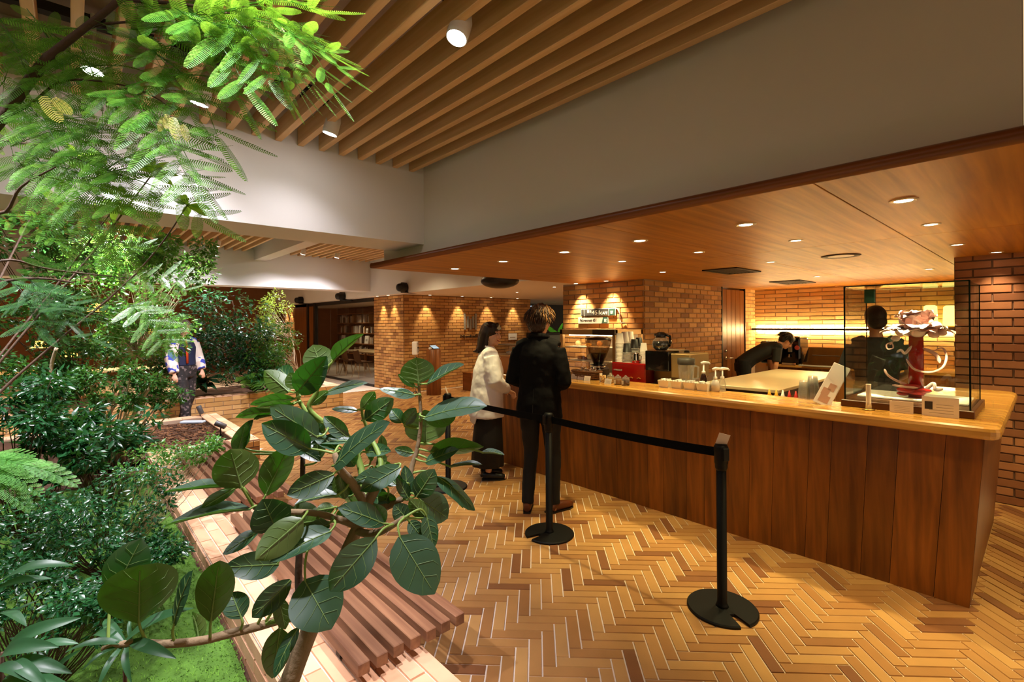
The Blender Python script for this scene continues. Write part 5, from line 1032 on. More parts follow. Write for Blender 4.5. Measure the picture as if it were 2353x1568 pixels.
# ---------------------------------------------------------------- woman in white shirt
TH = math.radians(118); wm = thing('person', 'woman in white shirt and long black skirt standing smiling beside the man', 'person', (3.22, 3.925, 0), -TH)
s = .915
J = joints(s, hs=1.1, hyaw=.62, hpitch=-.03, head=(.0, .03, 1.622), elL=(-.225, .03, 1.12), elR=(.225, .02, 1.12), wrL=(-.05, .215, .99), wrR=(.05, .225, .98), anL=(-.07, -.02, .085), anR=(.09, -.03, .085), toeL=(-.08, .18), toeR=(.12, .17), knL=(-.08, .02, .5), knR=(.09, .02, .5), shL=(-.155, -.005, 1.38), shR=(.155, -.005, 1.38))
mb, g, R = body_mesh(J, True, .88); smoothmesh(mb.build('body', M_skin, wm, True), .0065, 5)
S3 = lambda x, y, z: V((x, y, z))*s
mb = MB(); cloth_torso(mb, J, [(S3(0, -.035, .70), (.205, .185)), (S3(0, -.03, .86), (.205, .18)), (S3(0, -.015, 1.05), (.195, .165)), (S3(0, .0, 1.22), (.19, .155)), (S3(0, .0, 1.32), (.185, .13)), (S3(0, -.01, 1.40), (.145, .095)), (S3(0, -.01, 1.455), (.08, .068)), (S3(0, -.01, 1.475), (.06, .056))]); sleeve(mb, J, 'L', (.082, .08, .078, .055), .86); sleeve(mb, J, 'R', (.082, .085, .082, .058), .86)
sh = mb.build('shirt', M_shirtw, wm, True); folds(smoothmesh(sh, .010, 5), .020)
MB().tube([S3(0, -.19, .64), S3(0, -.17, .75), S3(0, -.12, .85)], [(.12, .02), (.16, .03), (.17, .04)], 14, xref=(1, 0, 0)).build('shirt_tail', M_shirtw, sh, True)
MB().tube([S3(.03, .085, 1.42), S3(.075, .04, 1.475), S3(.07, -.05, 1.49), S3(0, -.085, 1.495), S3(-.07, -.05, 1.49), S3(-.075, .04, 1.475), S3(-.03, .085, 1.42)], [(.008, .016)]*7, 8).build('collar', M_shirtw, sh, True)
for S in 'LR':
    a, b = lerp(J['el'+S], J['wr'+S], .64), lerp(J['el'+S], J['wr'+S], .82); MB().tube([a, b], [.054, .052], 14).build('cuff', M_shirtw, sh, True)
for z in (1.36, 1.26, 1.16, 1.06): MB().ball(S3(0, .158 if z < 1.3 else .135, z), .006, 8, 6).build('button', M_wht, sh)
mb = MB(); cloth_torso(mb, J, [(S3(0, -.02, .15), (.188, .168)), (S3(0, -.015, .45), (.175, .155)), (S3(0, 0, .75), (.16, .135)), (S3(0, 0, 1.0), (.135, .10))], 28)
for i, v in enumerate(mb.v):
    a = math.atan2(v[1], v[0]); k = 1+.05*math.sin(a*9)*max(0, (.9-v[2])/.7); mb.v[i] = (v[0]*k, v[1]*k, v[2])
mb.build('skirt', M_skirt, wm, True)
shoe(J, 'L', M_shoeb, wm, .9); shoe(J, 'R', M_shoeb, wm, .9)
mb = MB(); mb.ball(g(0, -.018, .042), (.084, .104, .098), 20, 14, rot=R)
for x in (-1, 1): mb.tube([g(x*.06, -.005, .09), g(x*.080, -.03, .02), g(x*.080, -.045, -.06), g(x*.078, -.055, -.14), g(x*.085, -.08, -.175)], [(.03, .045), (.024, .05), (.026, .055), (.028, .058), (.016, .045)], 12, xref=R @ V((1, 0, 0)))
mb.tube([g(0, -.09, .03), g(0, -.105, -.05), g(0, -.105, -.13), g(0, -.135, -.175), g(0, -.175, -.178)], [(.06, .04), (.078, .035), (.082, .035), (.085, .028), (.075, .012)], 14, xref=R @ V((1, 0, 0)))
mb.tube([g(-.05, .055, .095), g(0, .075, .098), g(.05, .055, .095)], [(.02, .03), (.02, .03), (.02, .03)], 10)
for i in range(11):
    x = -.058+.116*i/10; mb.tube([g(x*.8, .045, .108), g(x, .080, .080), g(x*1.08, .088, .050)], [.012, .011, .005], 7)
hr = mb.build('hair', M_hairb, wm, True); smoothmesh(hr, .008, 5)
for x in (-1, 1):
    e = MB().ball(g(x*.031, .080, .012), (.0115*s, .008*s, .0065*s), 12, 8, rot=R).build('eye', M_wht, wm, True); MB().ball(g(x*.031, .0868, .012), (.0055*s, .003*s, .0055*s), 10, 8, rot=R).build('iris', M_hairk, e, True)
    MB().tube([g(x*.018, .088, .018), g(x*.031, .091, .0205), g(x*.045, .082, .016)], .002, 5).build('lash', M_hairk, wm); MB().tube([g(x*.016, .091, .036), g(x*.032, .091, .041), g(x*.048, .080, .036)], .0028, 5).build('eyebrow', M_hairb, wm)
    er = MB().ball(g(x*.078, -.002, -.045), .006, 10, 8).build('earring', M_cream, wm, True); MB().ball(g(x*.078, -.002, -.066), .0105, 12, 8).build('pearl', M_cream, er, True)
MB().tube([g(-.026, .080, -.052), g(-.012, .093, -.060), g(0, .096, -.062), g(.012, .093, -.060), g(.026, .080, -.052)], [(.003, .003), (.005, .006), (.005, .007), (.005, .006), (.003, .003)], 8).build('lips', mat('lips', 'a8483c', .4), wm, True)
MB().tube([g(-.017, .091, -.0565), g(0, .0985, -.0595), g(.017, .091, -.0565)], [(.002, .002), (.003, .0035), (.002, .002)], 6).build('teeth', M_wht, wm, True)
# ---------------------------------------------------------------- worker bending over
TH = math.radians(146); p = onX(1710, 850, 7.85); wb = thing('person', 'worker in black bending forward at the back of the kitchen', 'person', (p.x, p.y, 0), -TH)
J = joints(1.0, waist=(0, .10, 1.04), chest=(0, .32, 1.16), neck=(0, .50, 1.24), head=(0, .60, 1.30), hpitch=-.75, shL=(-.18, .43, 1.19), shR=(.18, .43, 1.19), elL=(-.20, .42, .96), elR=(.21, .40, .95), wrL=(-.15, .45, .78), wrR=(.15, .38, .80), hipL=(-.09, -.02, .93), hipR=(.09, -.02, .93))
mb, g, R = body_mesh(J); smoothmesh(mb.build('body', M_skin2, wb, True), .010, 5)
mb = MB(); cloth_torso(mb, J, [(V((0, -.02, .93)), (.17, .13)), (V((0, .10, 1.04)), (.155, .12)), (V((0, .30, 1.15)), (.175, .125)), (V((0, .42, 1.20)), (.16, .10)), (V((0, .49, 1.235)), (.08, .07))]); sleeve(mb, J, 'L', (.07, .066, .062), .42); sleeve(mb, J, 'R', (.07, .066, .062), .42); smoothmesh(mb.build('t_shirt', M_tee, wb, True), .011, 5)
mb = MB(); legs(mb, J, (.10, .085, .068, .06, .055)); mb.tube([V((0, -.02, .82)), V((0, -.02, .95))], [(.165, .12), (.165, .125)], 16, xref=(1, 0, 0)); smoothmesh(mb.build('trousers', M_trou, wb, True), .012, 4); shoe(J, 'L', M_shoeb, wb); shoe(J, 'R', M_shoeb, wb)
mb = MB(); mb.ball(g(0, -.02, .045), (.084, .102, .094), 18, 12, rot=R); mb.ball(g(0, -.05, -.01), (.076, .06, .07), 16, 10, rot=R); mb.ball(g(0, .045, .085), (.06, .04, .035), 12, 8, rot=R); hr = mb.build('hair', M_hairk, wb, True); smoothmesh(hr, .010, 3); strands(g, R, 200, (0, -.02, .04), (.084, .1, .094), .05, M_hairk, hr, 3, back=.6, flare=.8)
# ---------------------------------------------------------------- worker seen from behind through the case
TH = math.radians(62); p = atD(2014, 800, 4.55); ws = thing('person', 'worker in black seen from behind through the glass case', 'person', (p.x, p.y, 0), -TH)
J = joints(.985, hpitch=-.15, head=(0, .03, 1.63), elL=(-.25, .0, 1.14), elR=(.25, -.02, 1.14), wrL=(-.16, .24, 1.06), wrR=(.17, .24, 1.02))
mb, g, R = body_mesh(J); smoothmesh(mb.build('body', M_skin2, ws, True), .010, 5)
mb = MB(); cloth_torso(mb, J, [(V((0, 0, .84)), (.185, .135)), (V((0, 0, 1.05)), (.17, .125)), (V((0, 0, 1.22)), (.18, .13)), (V((0, -.005, 1.33)), (.185, .12)), (V((0, -.012, 1.405)), (.15, .09)), (V((0, -.012, 1.45)), (.075, .068))]); sleeve(mb, J, 'L', (.078, .08, .08), .42); sleeve(mb, J, 'R', (.078, .08, .08), .42); smoothmesh(mb.build('t_shirt', M_tee, ws, True), .011, 5)
mb = MB(); legs(mb, J, (.098, .083, .066, .058, .054)); mb.tube([V((0, 0, .80)), V((0, 0, .98))], [(.16, .115), (.165, .118)], 16, xref=(1, 0, 0)); smoothmesh(mb.build('trousers', M_trou, ws, True), .012, 4); shoe(J, 'L', M_shoeb, ws); shoe(J, 'R', M_shoeb, ws)
mb = MB(); mb.ball(g(0, -.018, .045), (.086, .104, .096), 18, 12, rot=R); mb.ball(g(0, -.055, -.02), (.078, .06, .075), 16, 10, rot=R); hr = mb.build('hair', M_hairk, ws, True); smoothmesh(hr, .010, 3)
# ---------------------------------------------------------------- person walking behind the plants
TH = math.radians(150); p = onY(424, 900, 9.12); wp = thing('person', 'person in patterned top and dark trousers walking behind the planting bed', 'person', (p.x, p.y, 0), -TH)
J = joints(.96, elL=(-.24, .0, 1.14), elR=(.24, .02, 1.14), wrL=(-.23, .10, .92), wrR=(.26, .12, .90), anL=(-.08, -.16, .10), anR=(.08, .14, .085), knL=(-.09, .0, .5), knR=(.09, .12, .5), toeL=(-.08, .03), toeR=(.10, .34))
mb, g, R = body_mesh(J); smoothmesh(mb.build('body', M_skin, wp, True), .011, 5)
def patmat(name, a, b, c, sc_):
    mt, nt, bs_ = newmat(name); tc = nt.nodes.new('ShaderNodeTexCoord'); n = nt.nodes.new('ShaderNodeTexVoronoi'); n.inputs['Scale'].default_value = sc_; nt.links.new(tc.outputs['Object'], n.inputs['Vector']); sp = nt.nodes.new('ShaderNodeSeparateColor'); nt.links.new(n.outputs['Color'], sp.inputs[0]); r = ramp(nt, [(0, a), (.55, b), (.8, c)], 'CONSTANT'); nt.links.new(sp.outputs[0], r.inputs[0]); nt.links.new(r.outputs[0], bs_.inputs['Base Color']); bs_.inputs['Roughness'].default_value = .8; return mt
mb = MB(); cloth_torso(mb, J, [(V((0, 0, .98)), (.17, .125)), (V((0, 0, 1.12)), (.165, .125)), (V((0, 0, 1.26)), (.175, .128)), (V((0, -.01, 1.36)), (.15, .095)), (V((0, -.012, 1.41)), (.075, .068))]); smoothmesh(mb.build('vest', mat('vest_navy', '1a2140', .8), wp, True), .012, 4)
mb = MB(); sleeve(mb, J, 'L', (.08, .085, .085, .07), .95); sleeve(mb, J, 'R', (.08, .085, .085, .07), .95); smoothmesh(mb.build('sleeves', patmat('kimono_pattern', 'e2d8d0', '3a48b0', 'd8c0b0', 14), wp, True), .012, 4)
MB().tube([V((.06, .10, 1.40)), V((.06, .135, 1.25)), V((.05, .13, 1.02))], [(.02, .006)]*3, 8, xref=(1, 0, 0)).build('scarf', mat('scarf_orange', 'c8481c', .7), wp, True)
mb = MB(); legs(mb, J, (.10, .09, .075, .07, .065)); mb.tube([V((0, 0, .80)), V((0, 0, 1.0))], [(.16, .12), (.15, .115)], 16, xref=(1, 0, 0)); smoothmesh(mb.build('trousers', patmat('trouser_pattern', '1c1718', '2a2324', '6a5c5c', 30), wp, True), .012, 4); shoe(J, 'L', M_shoeb, wp); shoe(J, 'R', M_shoeb, wp)
mb = MB(); mb.ball(g(0, -.018, .045), (.086, .104, .096), 18, 12, rot=R); mb.ball(g(0, -.05, -.03), (.08, .06, .09), 16, 10, rot=R); hr = mb.build('hair', mat('hair_grey', '8a8078', .5), wp, True); smoothmesh(hr, .011, 3)
# ================================================================ plants
rp = random.Random(11)
M_fic = leafmat('ficus_leaf', '1f4428', '47601c', rough=.44, transl=.16, vary=.22, spec=1.0, tcol='3f8a12'); M_ficv = mat('ficus_vein', '6f8a4a', .5); M_pet = mat('petiole', '7d9645', .5); M_bark = mat('bark_tan', '8a7355', .85, bump=.5, bscale=50, vary=.35); M_barkd = mat('bark_dark', '4a3524', .85, bump=.4, bscale=50, vary=.3); M_barkp = mat('bark_pale', 'b9a588', .8, bump=.3, vary=.2)
M_fea = leafmat('feather_leaf', '3b6f22', '5f9430', rough=.42, transl=.38, vary=.3, tcol='8fc032'); M_fea_shade = leafmat('feather_leaf_shaded', '2f5a33', '3a6a30', rough=.4, transl=.2, vary=.2, tcol='4f8a2a'); M_yel = leafmat('young_yellow_leaf', 'a39c45', 'b3ab50', rough=.5, transl=.35, vary=.15, tcol='b8b04a')  # dark feather copy puts the unlit fronds' shade into the leaf colour
M_lime = leafmat('lime_leaf', '6a9c30', '82b83c', rough=.4, transl=.6, vary=.12, tcol='a4d63c')
def z4(x, y): return (380+x/1.91625, 750+y/1.91625)
def spline(P, n=5):
    Q = []
    for i in range(len(P)-1):
        p0, p1, p2, p3 = P[max(0, i-1)], P[i], P[i+1], P[min(len(P)-1, i+2)]
        for k in range(n):
            t = k/n; Q.append(.5*((2*p1)+(p2-p0)*t+(2*p0-5*p1+4*p2-p3)*t*t+(3*p1-p0-3*p2+p3)*t**3))
    return Q+[P[-1]]
def leaf_grid(B, T, W, N, bend=.12, fold=.15, curl=.0, shape=.75, n=10, m=6, ripple=.02, rnd=None):
    """a broad leaf from B to T; N is the side that looks up. Returns grid rows"""
    ax = T-B; L = ax.length; a = ax/L; N = (N-a*N.dot(a)).normalized(); S = a.cross(N); rows = []; r_ = rnd or rp; ph = r_.uniform(0, 6)
    for i in range(n+1):
        t = i/n; c = B+a*(L*t)+N*(bend*L*math.sin(math.pi*t)); hw = W/2*max(0.0, math.sin(math.pi*t**shape))**.62
        if i == n: hw = 0.001
        if i == 0: hw = .004
        row = []
        for j in range(m+1):
            u = (j/m)*2-1; row.append(c+S*(hw*u)+N*(fold*hw*abs(u)+curl*hw*u*u*2+ripple*L*math.sin(t*9+ph+u*2)*abs(u)))
        rows.append(row)
    return rows, S, N
def add_rows(mb, rows):
    m = len(rows[0]); vs = [p for r in rows for p in r]; mb.add(vs, [(i*m+j, i*m+j+1, (i+1)*m+j+1, (i+1)*m+j) for i in range(len(rows)-1) for j in range(m-1)])
# ---------------------------------------------------------------- rubber plant in the foreground
gx, gy = .35, 1.20
fic = thing('rubber_plant', 'large leaved rubber plant in the foreground in front of the bench', 'plant', (gx, gy, .02)); FO = Vector((gx, gy, .02))
def D2(x, y, d): return atD(*z4(x, y), d)-FO
BR = {}
BR['trunk'] = ([Vector((0, 0, 0)), Vector((.015, .02, .28)), D2(530, 1640, 1.17), D2(550, 1560, 1.17), D2(640, 1330, 1.18), D2(710, 1190, 1.19), D2(800, 990, 1.2), D2(850, 880, 1.2), D2(885, 790, 1.2), D2(925, 715, 1.2)], [.028, .026, .024, .0235, .021, .018, .016, .015, .014, .012], M_bark)
BR['stem2'] = ([D2(640, 1345, 1.19), D2(592, 1180, 1.26), D2(588, 1040, 1.28), D2(600, 850, 1.28), D2(606, 560, 1.3)], [.012, .010, .009, .008, .006], M_barkd)
BR['up1'] = ([D2(885, 790, 1.2), D2(830, 700, 1.18), D2(770, 632, 1.17), D2(745, 560, 1.18)], [.012, .011, .010, .006], M_bark)
BR['up2'] = ([D2(885, 790, 1.2), D2(860, 620, 1.26), D2(800, 480, 1.26), D2(700, 425, 1.25), D2(640, 395, 1.25), D2(590, 330, 1.25), D2(582, 280, 1.25)], [.012, .009, .007, .007, .006, .005, .004], M_pet)
BR['up3'] = ([D2(700, 425, 1.25), D2(632, 360, 1.24), D2(665, 290, 1.24), D2(690, 215, 1.24), D2(742, 150, 1.24)], [.006, .006, .005, .004, .003], M_pet)
BR['right'] = ([D2(885, 790, 1.2), D2(960, 800, 1.21), D2(1060, 740, 1.24), D2(1085, 620, 1.27), D2(1110, 540, 1.28), D2(1125, 420, 1.28), D2(1118, 280, 1.28), D2(1115, 250, 1.28)], [.011, .009, .008, .007, .006, .005, .004, .003], M_bark)
BR['mid'] = ([D2(925, 715, 1.2), D2(950, 600, 1.24), D2(900, 480, 1.28), D2(870, 400, 1.3), D2(865, 365, 1.3)], [.009, .007, .005, .004, .003], M_pet)
BR['lowr'] = ([D2(840, 900, 1.2), D2(900, 915, 1.15), D2(960, 900, 1.12), D2(1050, 845, 1.10)], [.010, .009, .008, .006], M_bark)
BR['lowl'] = ([D2(850, 880, 1.2), D2(730, 840, 1.17), D2(620, 820, 1.15), D2(480, 815, 1.14), D2(389, 798, 1.13)], [.010, .008, .007, .006, .005], M_bark)
BR['base'] = ([D2(590, 1285, 1.2), D2(540, 1285, 1.15), D2(400, 1325, 1.08), D2(300, 1350, 1.05), D2(160, 1385, 1.02), D2(0, 1400, 1.0), D2(-150, 1395, 1.0), D2(-275, 1420, 1.0)], [.011, .010, .0095, .009, .0085, .008, .007, .005], M_bark)
nodes = []
for k, (P, Rr, mt_) in BR.items():
    Q = spline(P, 4); RR = []
    for i in range(len(Q)): f = i/(len(Q)-1)*(len(Rr)-1); a = int(min(f, len(Rr)-2)); RR.append(Rr[a]+(Rr[a+1]-Rr[a])*(f-a))
    MB().tube(Q, RR, 9).build('trunk' if k == 'trunk' else 'branch', mt_, fic, True)
    if k != 'trunk': nodes += Q
    else: nodes += Q[-14:]
# x0 y0 (stalk end) x1 y1 (tip) apparent width, depth at stalk end, depth at tip, side shown: t = glossy top, u = underside; in close-up pixels
LV = [(740,150,872,35,46,1.24,1.22,'u'),(690,190,650,82,112,1.24,1.25,'u'),(582,290,712,132,112,1.22,1.18,'t'),(560,240,500,185,70,1.28,1.3,'t'),(545,290,435,195,82,1.26,1.26,'u'),(580,275,548,205,66,1.23,1.22,'u'),(595,302,642,222,66,1.27,1.29,'u'),(690,300,892,250,36,1.26,1.24,'t'),(640,345,716,285,46,1.24,1.24,'u'),(572,320,374,345,42,1.24,1.2,'u'),(566,345,398,358,32,1.22,1.18,'u'),(480,375,308,402,42,1.24,1.2,'u'),(480,388,388,412,16,1.25,1.22,'t'),
(672,490,462,352,112,1.2,1.16,'t'),(636,542,424,428,122,1.17,1.12,'t'),(318,556,352,432,62,1.22,1.2,'u'),(340,540,386,412,44,1.24,1.22,'t'),(336,712,285,542,168,1.1,1.08,'u'),(442,746,545,532,112,1.16,1.14,'u'),(292,704,-5,732,24,1.13,1.08,'t'),(306,712,160,802,46,1.12,1.1,'u'),(375,806,0,882,40,1.12,1.06,'t'),(486,892,428,762,150,1.13,1.1,'t'),(604,850,396,1030,124,1.06,1.0,'u'),(730,905,462,1038,92,1.1,1.02,'t'),(412,905,254,1004,52,1.14,1.12,'t'),(500,1048,258,1062,104,1.12,1.06,'t'),(200,1302,236,1034,138,1.0,.98,'u'),(335,1286,290,1172,92,1.05,1.07,'t'),(552,1118,382,1284,90,1.08,1.04,'t'),(498,1196,528,1336,62,1.07,1.05,'u'),(612,1118,732,1334,206,1.06,1.02,'t'),(506,1330,470,1552,106,1.06,1.04,'u'),(588,1328,480,1548,52,1.05,1.0,'t'),(926,934,724,1168,140,1.05,1.0,'t'),(1030,926,1186,1180,188,1.06,1.02,'t'),(962,872,758,800,86,1.1,1.06,'t'),(962,868,918,784,62,1.12,1.12,'t'),(1106,752,1186,630,92,1.2,1.2,'t'),(1066,752,1054,614,58,1.22,1.24,'t'),(1066,852,1008,786,72,1.18,1.18,'t'),(1150,842,1074,764,62,1.17,1.16,'u'),(1150,832,1182,978,66,1.14,1.12,'t'),(1118,760,1244,846,124,1.2,1.22,'t'),(1190,660,1362,812,56,1.26,1.24,'t'),(1190,664,1310,800,30,1.27,1.26,'u'),(1168,556,1402,532,64,1.27,1.25,'u'),(1146,600,1292,544,54,1.26,1.24,'t'),(1250,620,1396,610,18,1.27,1.25,'t'),(1394,556,1492,568,16,1.26,1.26,'t'),(1142,404,1416,352,78,1.24,1.2,'t'),(1140,412,1282,388,84,1.25,1.24,'u'),(1150,512,1142,368,162,1.29,1.3,'u'),(1116,252,1104,138,134,1.27,1.26,'u'),(1150,256,1314,168,36,1.27,1.24,'t'),(1096,268,1024,212,34,1.28,1.28,'u'),(1100,305,944,276,40,1.27,1.25,'t'),(744,616,988,422,78,1.14,1.1,'t'),(880,412,1004,318,84,1.28,1.28,'t'),(864,366,922,288,52,1.3,1.3,'u'),(846,372,734,364,28,1.29,1.28,'t'),(802,490,698,398,64,1.25,1.25,'t'),(1050,432,1102,360,54,1.29,1.3,'t'),(1042,424,994,366,56,1.3,1.31,'t'),(742,652,536,744,92,1.14,1.1,'t'),(760,746,570,786,38,1.15,1.12,'t'),(765,652,792,762,72,1.18,1.17,'u'),(952,640,828,690,54,1.2,1.18,'t'),(1036,620,858,726,82,1.2,1.17,'t'),(822,510,640,520,42,1.24,1.22,'t'),(742,800,662,812,52,1.2,1.19,'u'),(722,872,588,932,72,1.14,1.1,'t'),(562,852,490,788,66,1.16,1.15,'t'),(690,470,660,404,46,1.27,1.28,'t'),(905,595,880,480,40,1.27,1.28,'u'),(960,560,952,480,36,1.29,1.3,'u'),(1090,560,1010,540,40,1.28,1.28,'t'),(1020,700,960,640,60,1.24,1.26,'t'),(1075,860,1130,930,60,1.15,1.14,'t'),(655,930,560,1000,60,1.2,1.18,'u'),
(-117,1308,-112,1052,262,.98,.96,'u'),(-228,1172,-104,935,150,1.04,1.06,'t'),(38,1316,122,1076,46,1.0,1.0,'t'),(150,1390,118,1260,40,1.04,1.05,'u')]
for k in range(20):
    x, y = rp.uniform(540, 1080), rp.uniform(520, 880); an = rp.uniform(0, 6.28); l = rp.uniform(90, 170); LV.append((x, y, x+math.cos(an)*l, y+math.sin(an)*l*.7, rp.uniform(40, 85), rp.uniform(1.2, 1.3), rp.uniform(1.2, 1.34), rp.choice('ttu')))
for (x0, y0, x1, y1, wp_, d0, d1, side) in LV:
    B, T = D2(x0, y0, d0), D2(x1, y1, d1); L = (T-B).length; mid = (B+T)/2+FO; tocam = (CAM-mid).normalized(); dm = (mid-CAM).dot(FW)
    wa = wp_/1.91625/F*dm; wa *= 1.12; W = max(wa, L*.5); ro = math.acos(min(1, wa/W)); a = (T-B).normalized(); vn = (tocam-a*tocam.dot(a)).normalized()
    q = Quaternion(a, ro); n1 = q @ vn; n2 = Quaternion(a, -ro) @ vn
    N = n1 if (n1.z > n2.z) == (side == 't') else n2
    if side == 'u': N = -N
    rows, S, N2 = leaf_grid(B, T, W, N, bend=rp.uniform(.01, .06), fold=rp.uniform(.05, .28), shape=rp.uniform(.78, .95), ripple=.012, curl=rp.uniform(-.1, .15))
    mb = MB(); add_rows(mb, rows); lf = mb.build('leaf', M_fic, fic, True)
    vb = MB(); n, m = len(rows)-1, len(rows[0])-1; eps = .0012
    up_ = N2*eps; vb.tube([r[m//2]+up_ for r in rows[:-1]], [.0012*(1-.7*i/n)+.0003 for i in range(n)], 5); vb.tube([r[m//2]-up_ for r in rows[:-1]], [.0016*(1-.7*i/n)+.0003 for i in range(n)], 5)
    for i in range(1, n-1, 2):
        for sg in (0, m):
            P = [rows[i][m//2], rows[min(n, i+1)][(m//2+sg)//2 if sg else (m//2)//2+0], rows[min(n-1, i+2)][sg].lerp(rows[min(n-1, i+2)][m//2], .12)]
            for e in (up_, -up_): vb.tube([p+e for p in P], [.0005, .0004, .0002], 4)
    vb.build('veins', M_ficv, lf)
    nd = min(nodes, key=lambda p: (p-B).length); mid2 = nd.lerp(B, .5)+Vector((0, 0, .01)); d = (B-T).normalized()
    MB().tube(spline([nd, mid2.lerp(B+d*.02, .5), B+a*.004], 4), [.0034, .0032, .003, .0028, .0027, .0026, .0025, .0024, .0024], 7).build('leaf_stalk', M_pet, fic, True)
# ---------------------------------------------------------------- feathery tree
def pinna(mb, P, ax, N, L, pairs=16, w=.135):
    ax = ax.normalized(); N = (N-ax*N.dot(ax)).normalized(); S = ax.cross(N); vs = []; fs = []
    mb.tube([P, P+ax*L], [.0011, .0005], 4, cap=False)
    for k in range(pairs):
        t = (k+.6)/pairs; c = P+ax*(L*t); l = L*w*math.sin(math.pi*(.12+.86*t))**.6; h = L/pairs*.42
        for sg in (-1, 1):
            d = (S*sg+ax*.35).normalized(); b = len(vs); dz = N*(-.10*l)
            vs += [c-ax*h*.6, c+ax*h*.6, c+d*l+ax*h*.9+dz, c+d*l-ax*h*.5+dz]; fs.append((b, b+1, b+2, b+3))
    mb.add(vs, fs)
def feather_mesh(name, pairs, mt, seed, droop=.15):
    r_ = random.Random(seed); mb = MB(); P = spline([Vector((0, 0, 0)), Vector((.35, .02, .03)), Vector((.7, .0, .0)), Vector((1, 0, -droop))], 4); mb.tube(P, [.006*(1-i/len(P)*.7) for i in range(len(P))], 5)
    for k in range(pairs):
        t = .12+.85*k/(pairs-1); i = int(t*(len(P)-1)); c = P[i]; ax = (P[min(i+1, len(P)-1)]-P[max(0, i-1)]).normalized()
        for sg in (-1, 1):
            d = Vector((.62+r_.uniform(-.1, .1), sg, r_.uniform(-.25, .1))).normalized(); pinna(mb, c, d, Vector((0, 0, 1)), (.46+.08*math.sin(math.pi*t))*r_.uniform(.85, 1.1), 24)
    pinna(mb, P[-1], Vector((1, 0, -.25)), Vector((0, 0, 1)), .45, 24)
    me = mb.mesh(name); me.materials.append(mt); return me
FEA = [feather_mesh('frond', p_, M_fea, i) for i, p_ in enumerate((4, 5, 5))]; FEA_SHADE = [feather_mesh('frond', 5, M_fea_shade, 9, .35)]
def put_frond(parent, me, B, T, N, name='frond', wide=1.0):
    ax = T-B; L = ax.length; a = ax/L; N = (N-a*N.dot(a)).normalized(); S = N.cross(a)
    M = Matrix((a, S, N)).transposed().to_4x4(); M.translation = B-parent.location; o = link(name, me, parent); o.matrix_local = M @ Matrix.Diagonal((L, L*wide, L, 1)); return o
ft_base = Vector((-1.25, 1.6, .14)); ft = thing('feathery_tree', 'tree with bright feathery leaves overhanging the top left', 'tree', ft_base)
br = [([ft_base, Vector((-1.2, 1.6, 1.2)), atD(-260, 560, 1.75), atD(-120, 420, 1.65), atD(0, 275, 1.6), atD(92, 155, 1.58), atD(135, 112, 1.58), atD(275, 0, 1.55), atD(380, -110, 1.5)], .03), ([atD(-120, 420, 1.65), atD(0, 490, 1.6), atD(48, 430, 1.55), atD(128, 384, 1.5)], .008), ([atD(92, 155, 1.58), atD(190, 70, 1.6), atD(300, 50, 1.55), atD(395, 50, 1.5), atD(480, 75, 1.5)], .006), ([atD(0, 275, 1.6), atD(70, 240, 1.62), atD(150, 185, 1.6), atD(300, 200, 1.55), atD(400, 250, 1.5)], .006), ([atD(-120, 420, 1.65), atD(-40, 330, 1.7), atD(60, 330, 1.7), atD(160, 360, 1.65), atD(300, 410, 1.6)], .006), ([atD(275, 0, 1.55), atD(420, 10, 1.45), atD(520, 30, 1.42), atD(640, 60, 1.4)], .006), ([Vector((-1.2, 1.6, 1.2)), atD(-150, 700, 1.6), atD(0, 650, 1.45), atD(90, 640, 1.35), atD(170, 650, 1.35)], .008), ([atD(-150, 700, 1.6), atD(0, 600, 1.9), atD(120, 620, 2.1), atD(300, 640, 2.3)], .007)]
for P, r0 in br:
    Q = spline([p-ft_base for p in P], 5); MB().tube(Q, [max(.002, r0*(1-.8*i/len(Q))) for i in range(len(Q))], 7).build('branch', M_barkd, ft, True)
FR = []
def fan(n, bx, by, tx, ty, d0, d1, L, seed, jit=35, dark=False):
    """n fronds that leave the twig between (bx,by) and (tx,ty) and spread around its direction"""
    r_ = random.Random(seed)
    for k in range(n):
        t = r_.uniform(0, 1); x, y = bx+(tx-bx)*t+r_.uniform(-jit, jit)*.5, by+(ty-by)*t+r_.uniform(-jit, jit)*.5; D = d0+(d1-d0)*t+r_.uniform(-.08, .08)
        an = math.atan2(ty-by, tx-bx)+r_.uniform(-.75, .75); l = L*1.45*r_.uniform(.75, 1.2)
        B = atD(x, y, D); T = atD(x+math.cos(an)*l, y+math.sin(an)*l, D+r_.uniform(-.08, .08)); N = Vector((r_.uniform(-.35, .35), r_.uniform(-.35, .35), 1))+FW*r_.uniform(-.9, .1)
        put_frond(ft, r_.choice(FEA_SHADE if dark else FEA), B, T, N)
fan(12, 270, 0, 520, 40, 1.5, 1.4, 150, 1); fan(9, 420, 10, 620, 60, 1.42, 1.38, 130, 2); fan(7, 20, 20, 180, 120, 1.7, 1.6, 140, 3); fan(10, 140, 180, 380, 240, 1.6, 1.5, 150, 4); fan(7, 230, 60, 400, 130, 1.55, 1.5, 140, 5); fan(7, 0, 200, 120, 300, 1.65, 1.6, 130, 6)
fan(10, 0, 340, 280, 420, 1.7, 1.6, 150, 7); fan(6, -20, 470, 180, 500, 1.7, 1.7, 105, 8); fan(4, 150, 620, 330, 650, 2.1, 2.3, 80, 9); fan(3, 260, 695, 330, 700, 2.3, 2.4, 70, 10, 15); fan(6, -20, 640, 130, 650, 1.45, 1.4, 78, 12, 30, True); fan(4, -20, 700, 110, 700, 1.45, 1.4, 85, 13, 30, True); fan(4, 380, 20, 560, 30, 1.45, 1.4, 130, 14); fan(6, -10, 20, 30, 180, 1.6, 1.6, 120, 15); pass
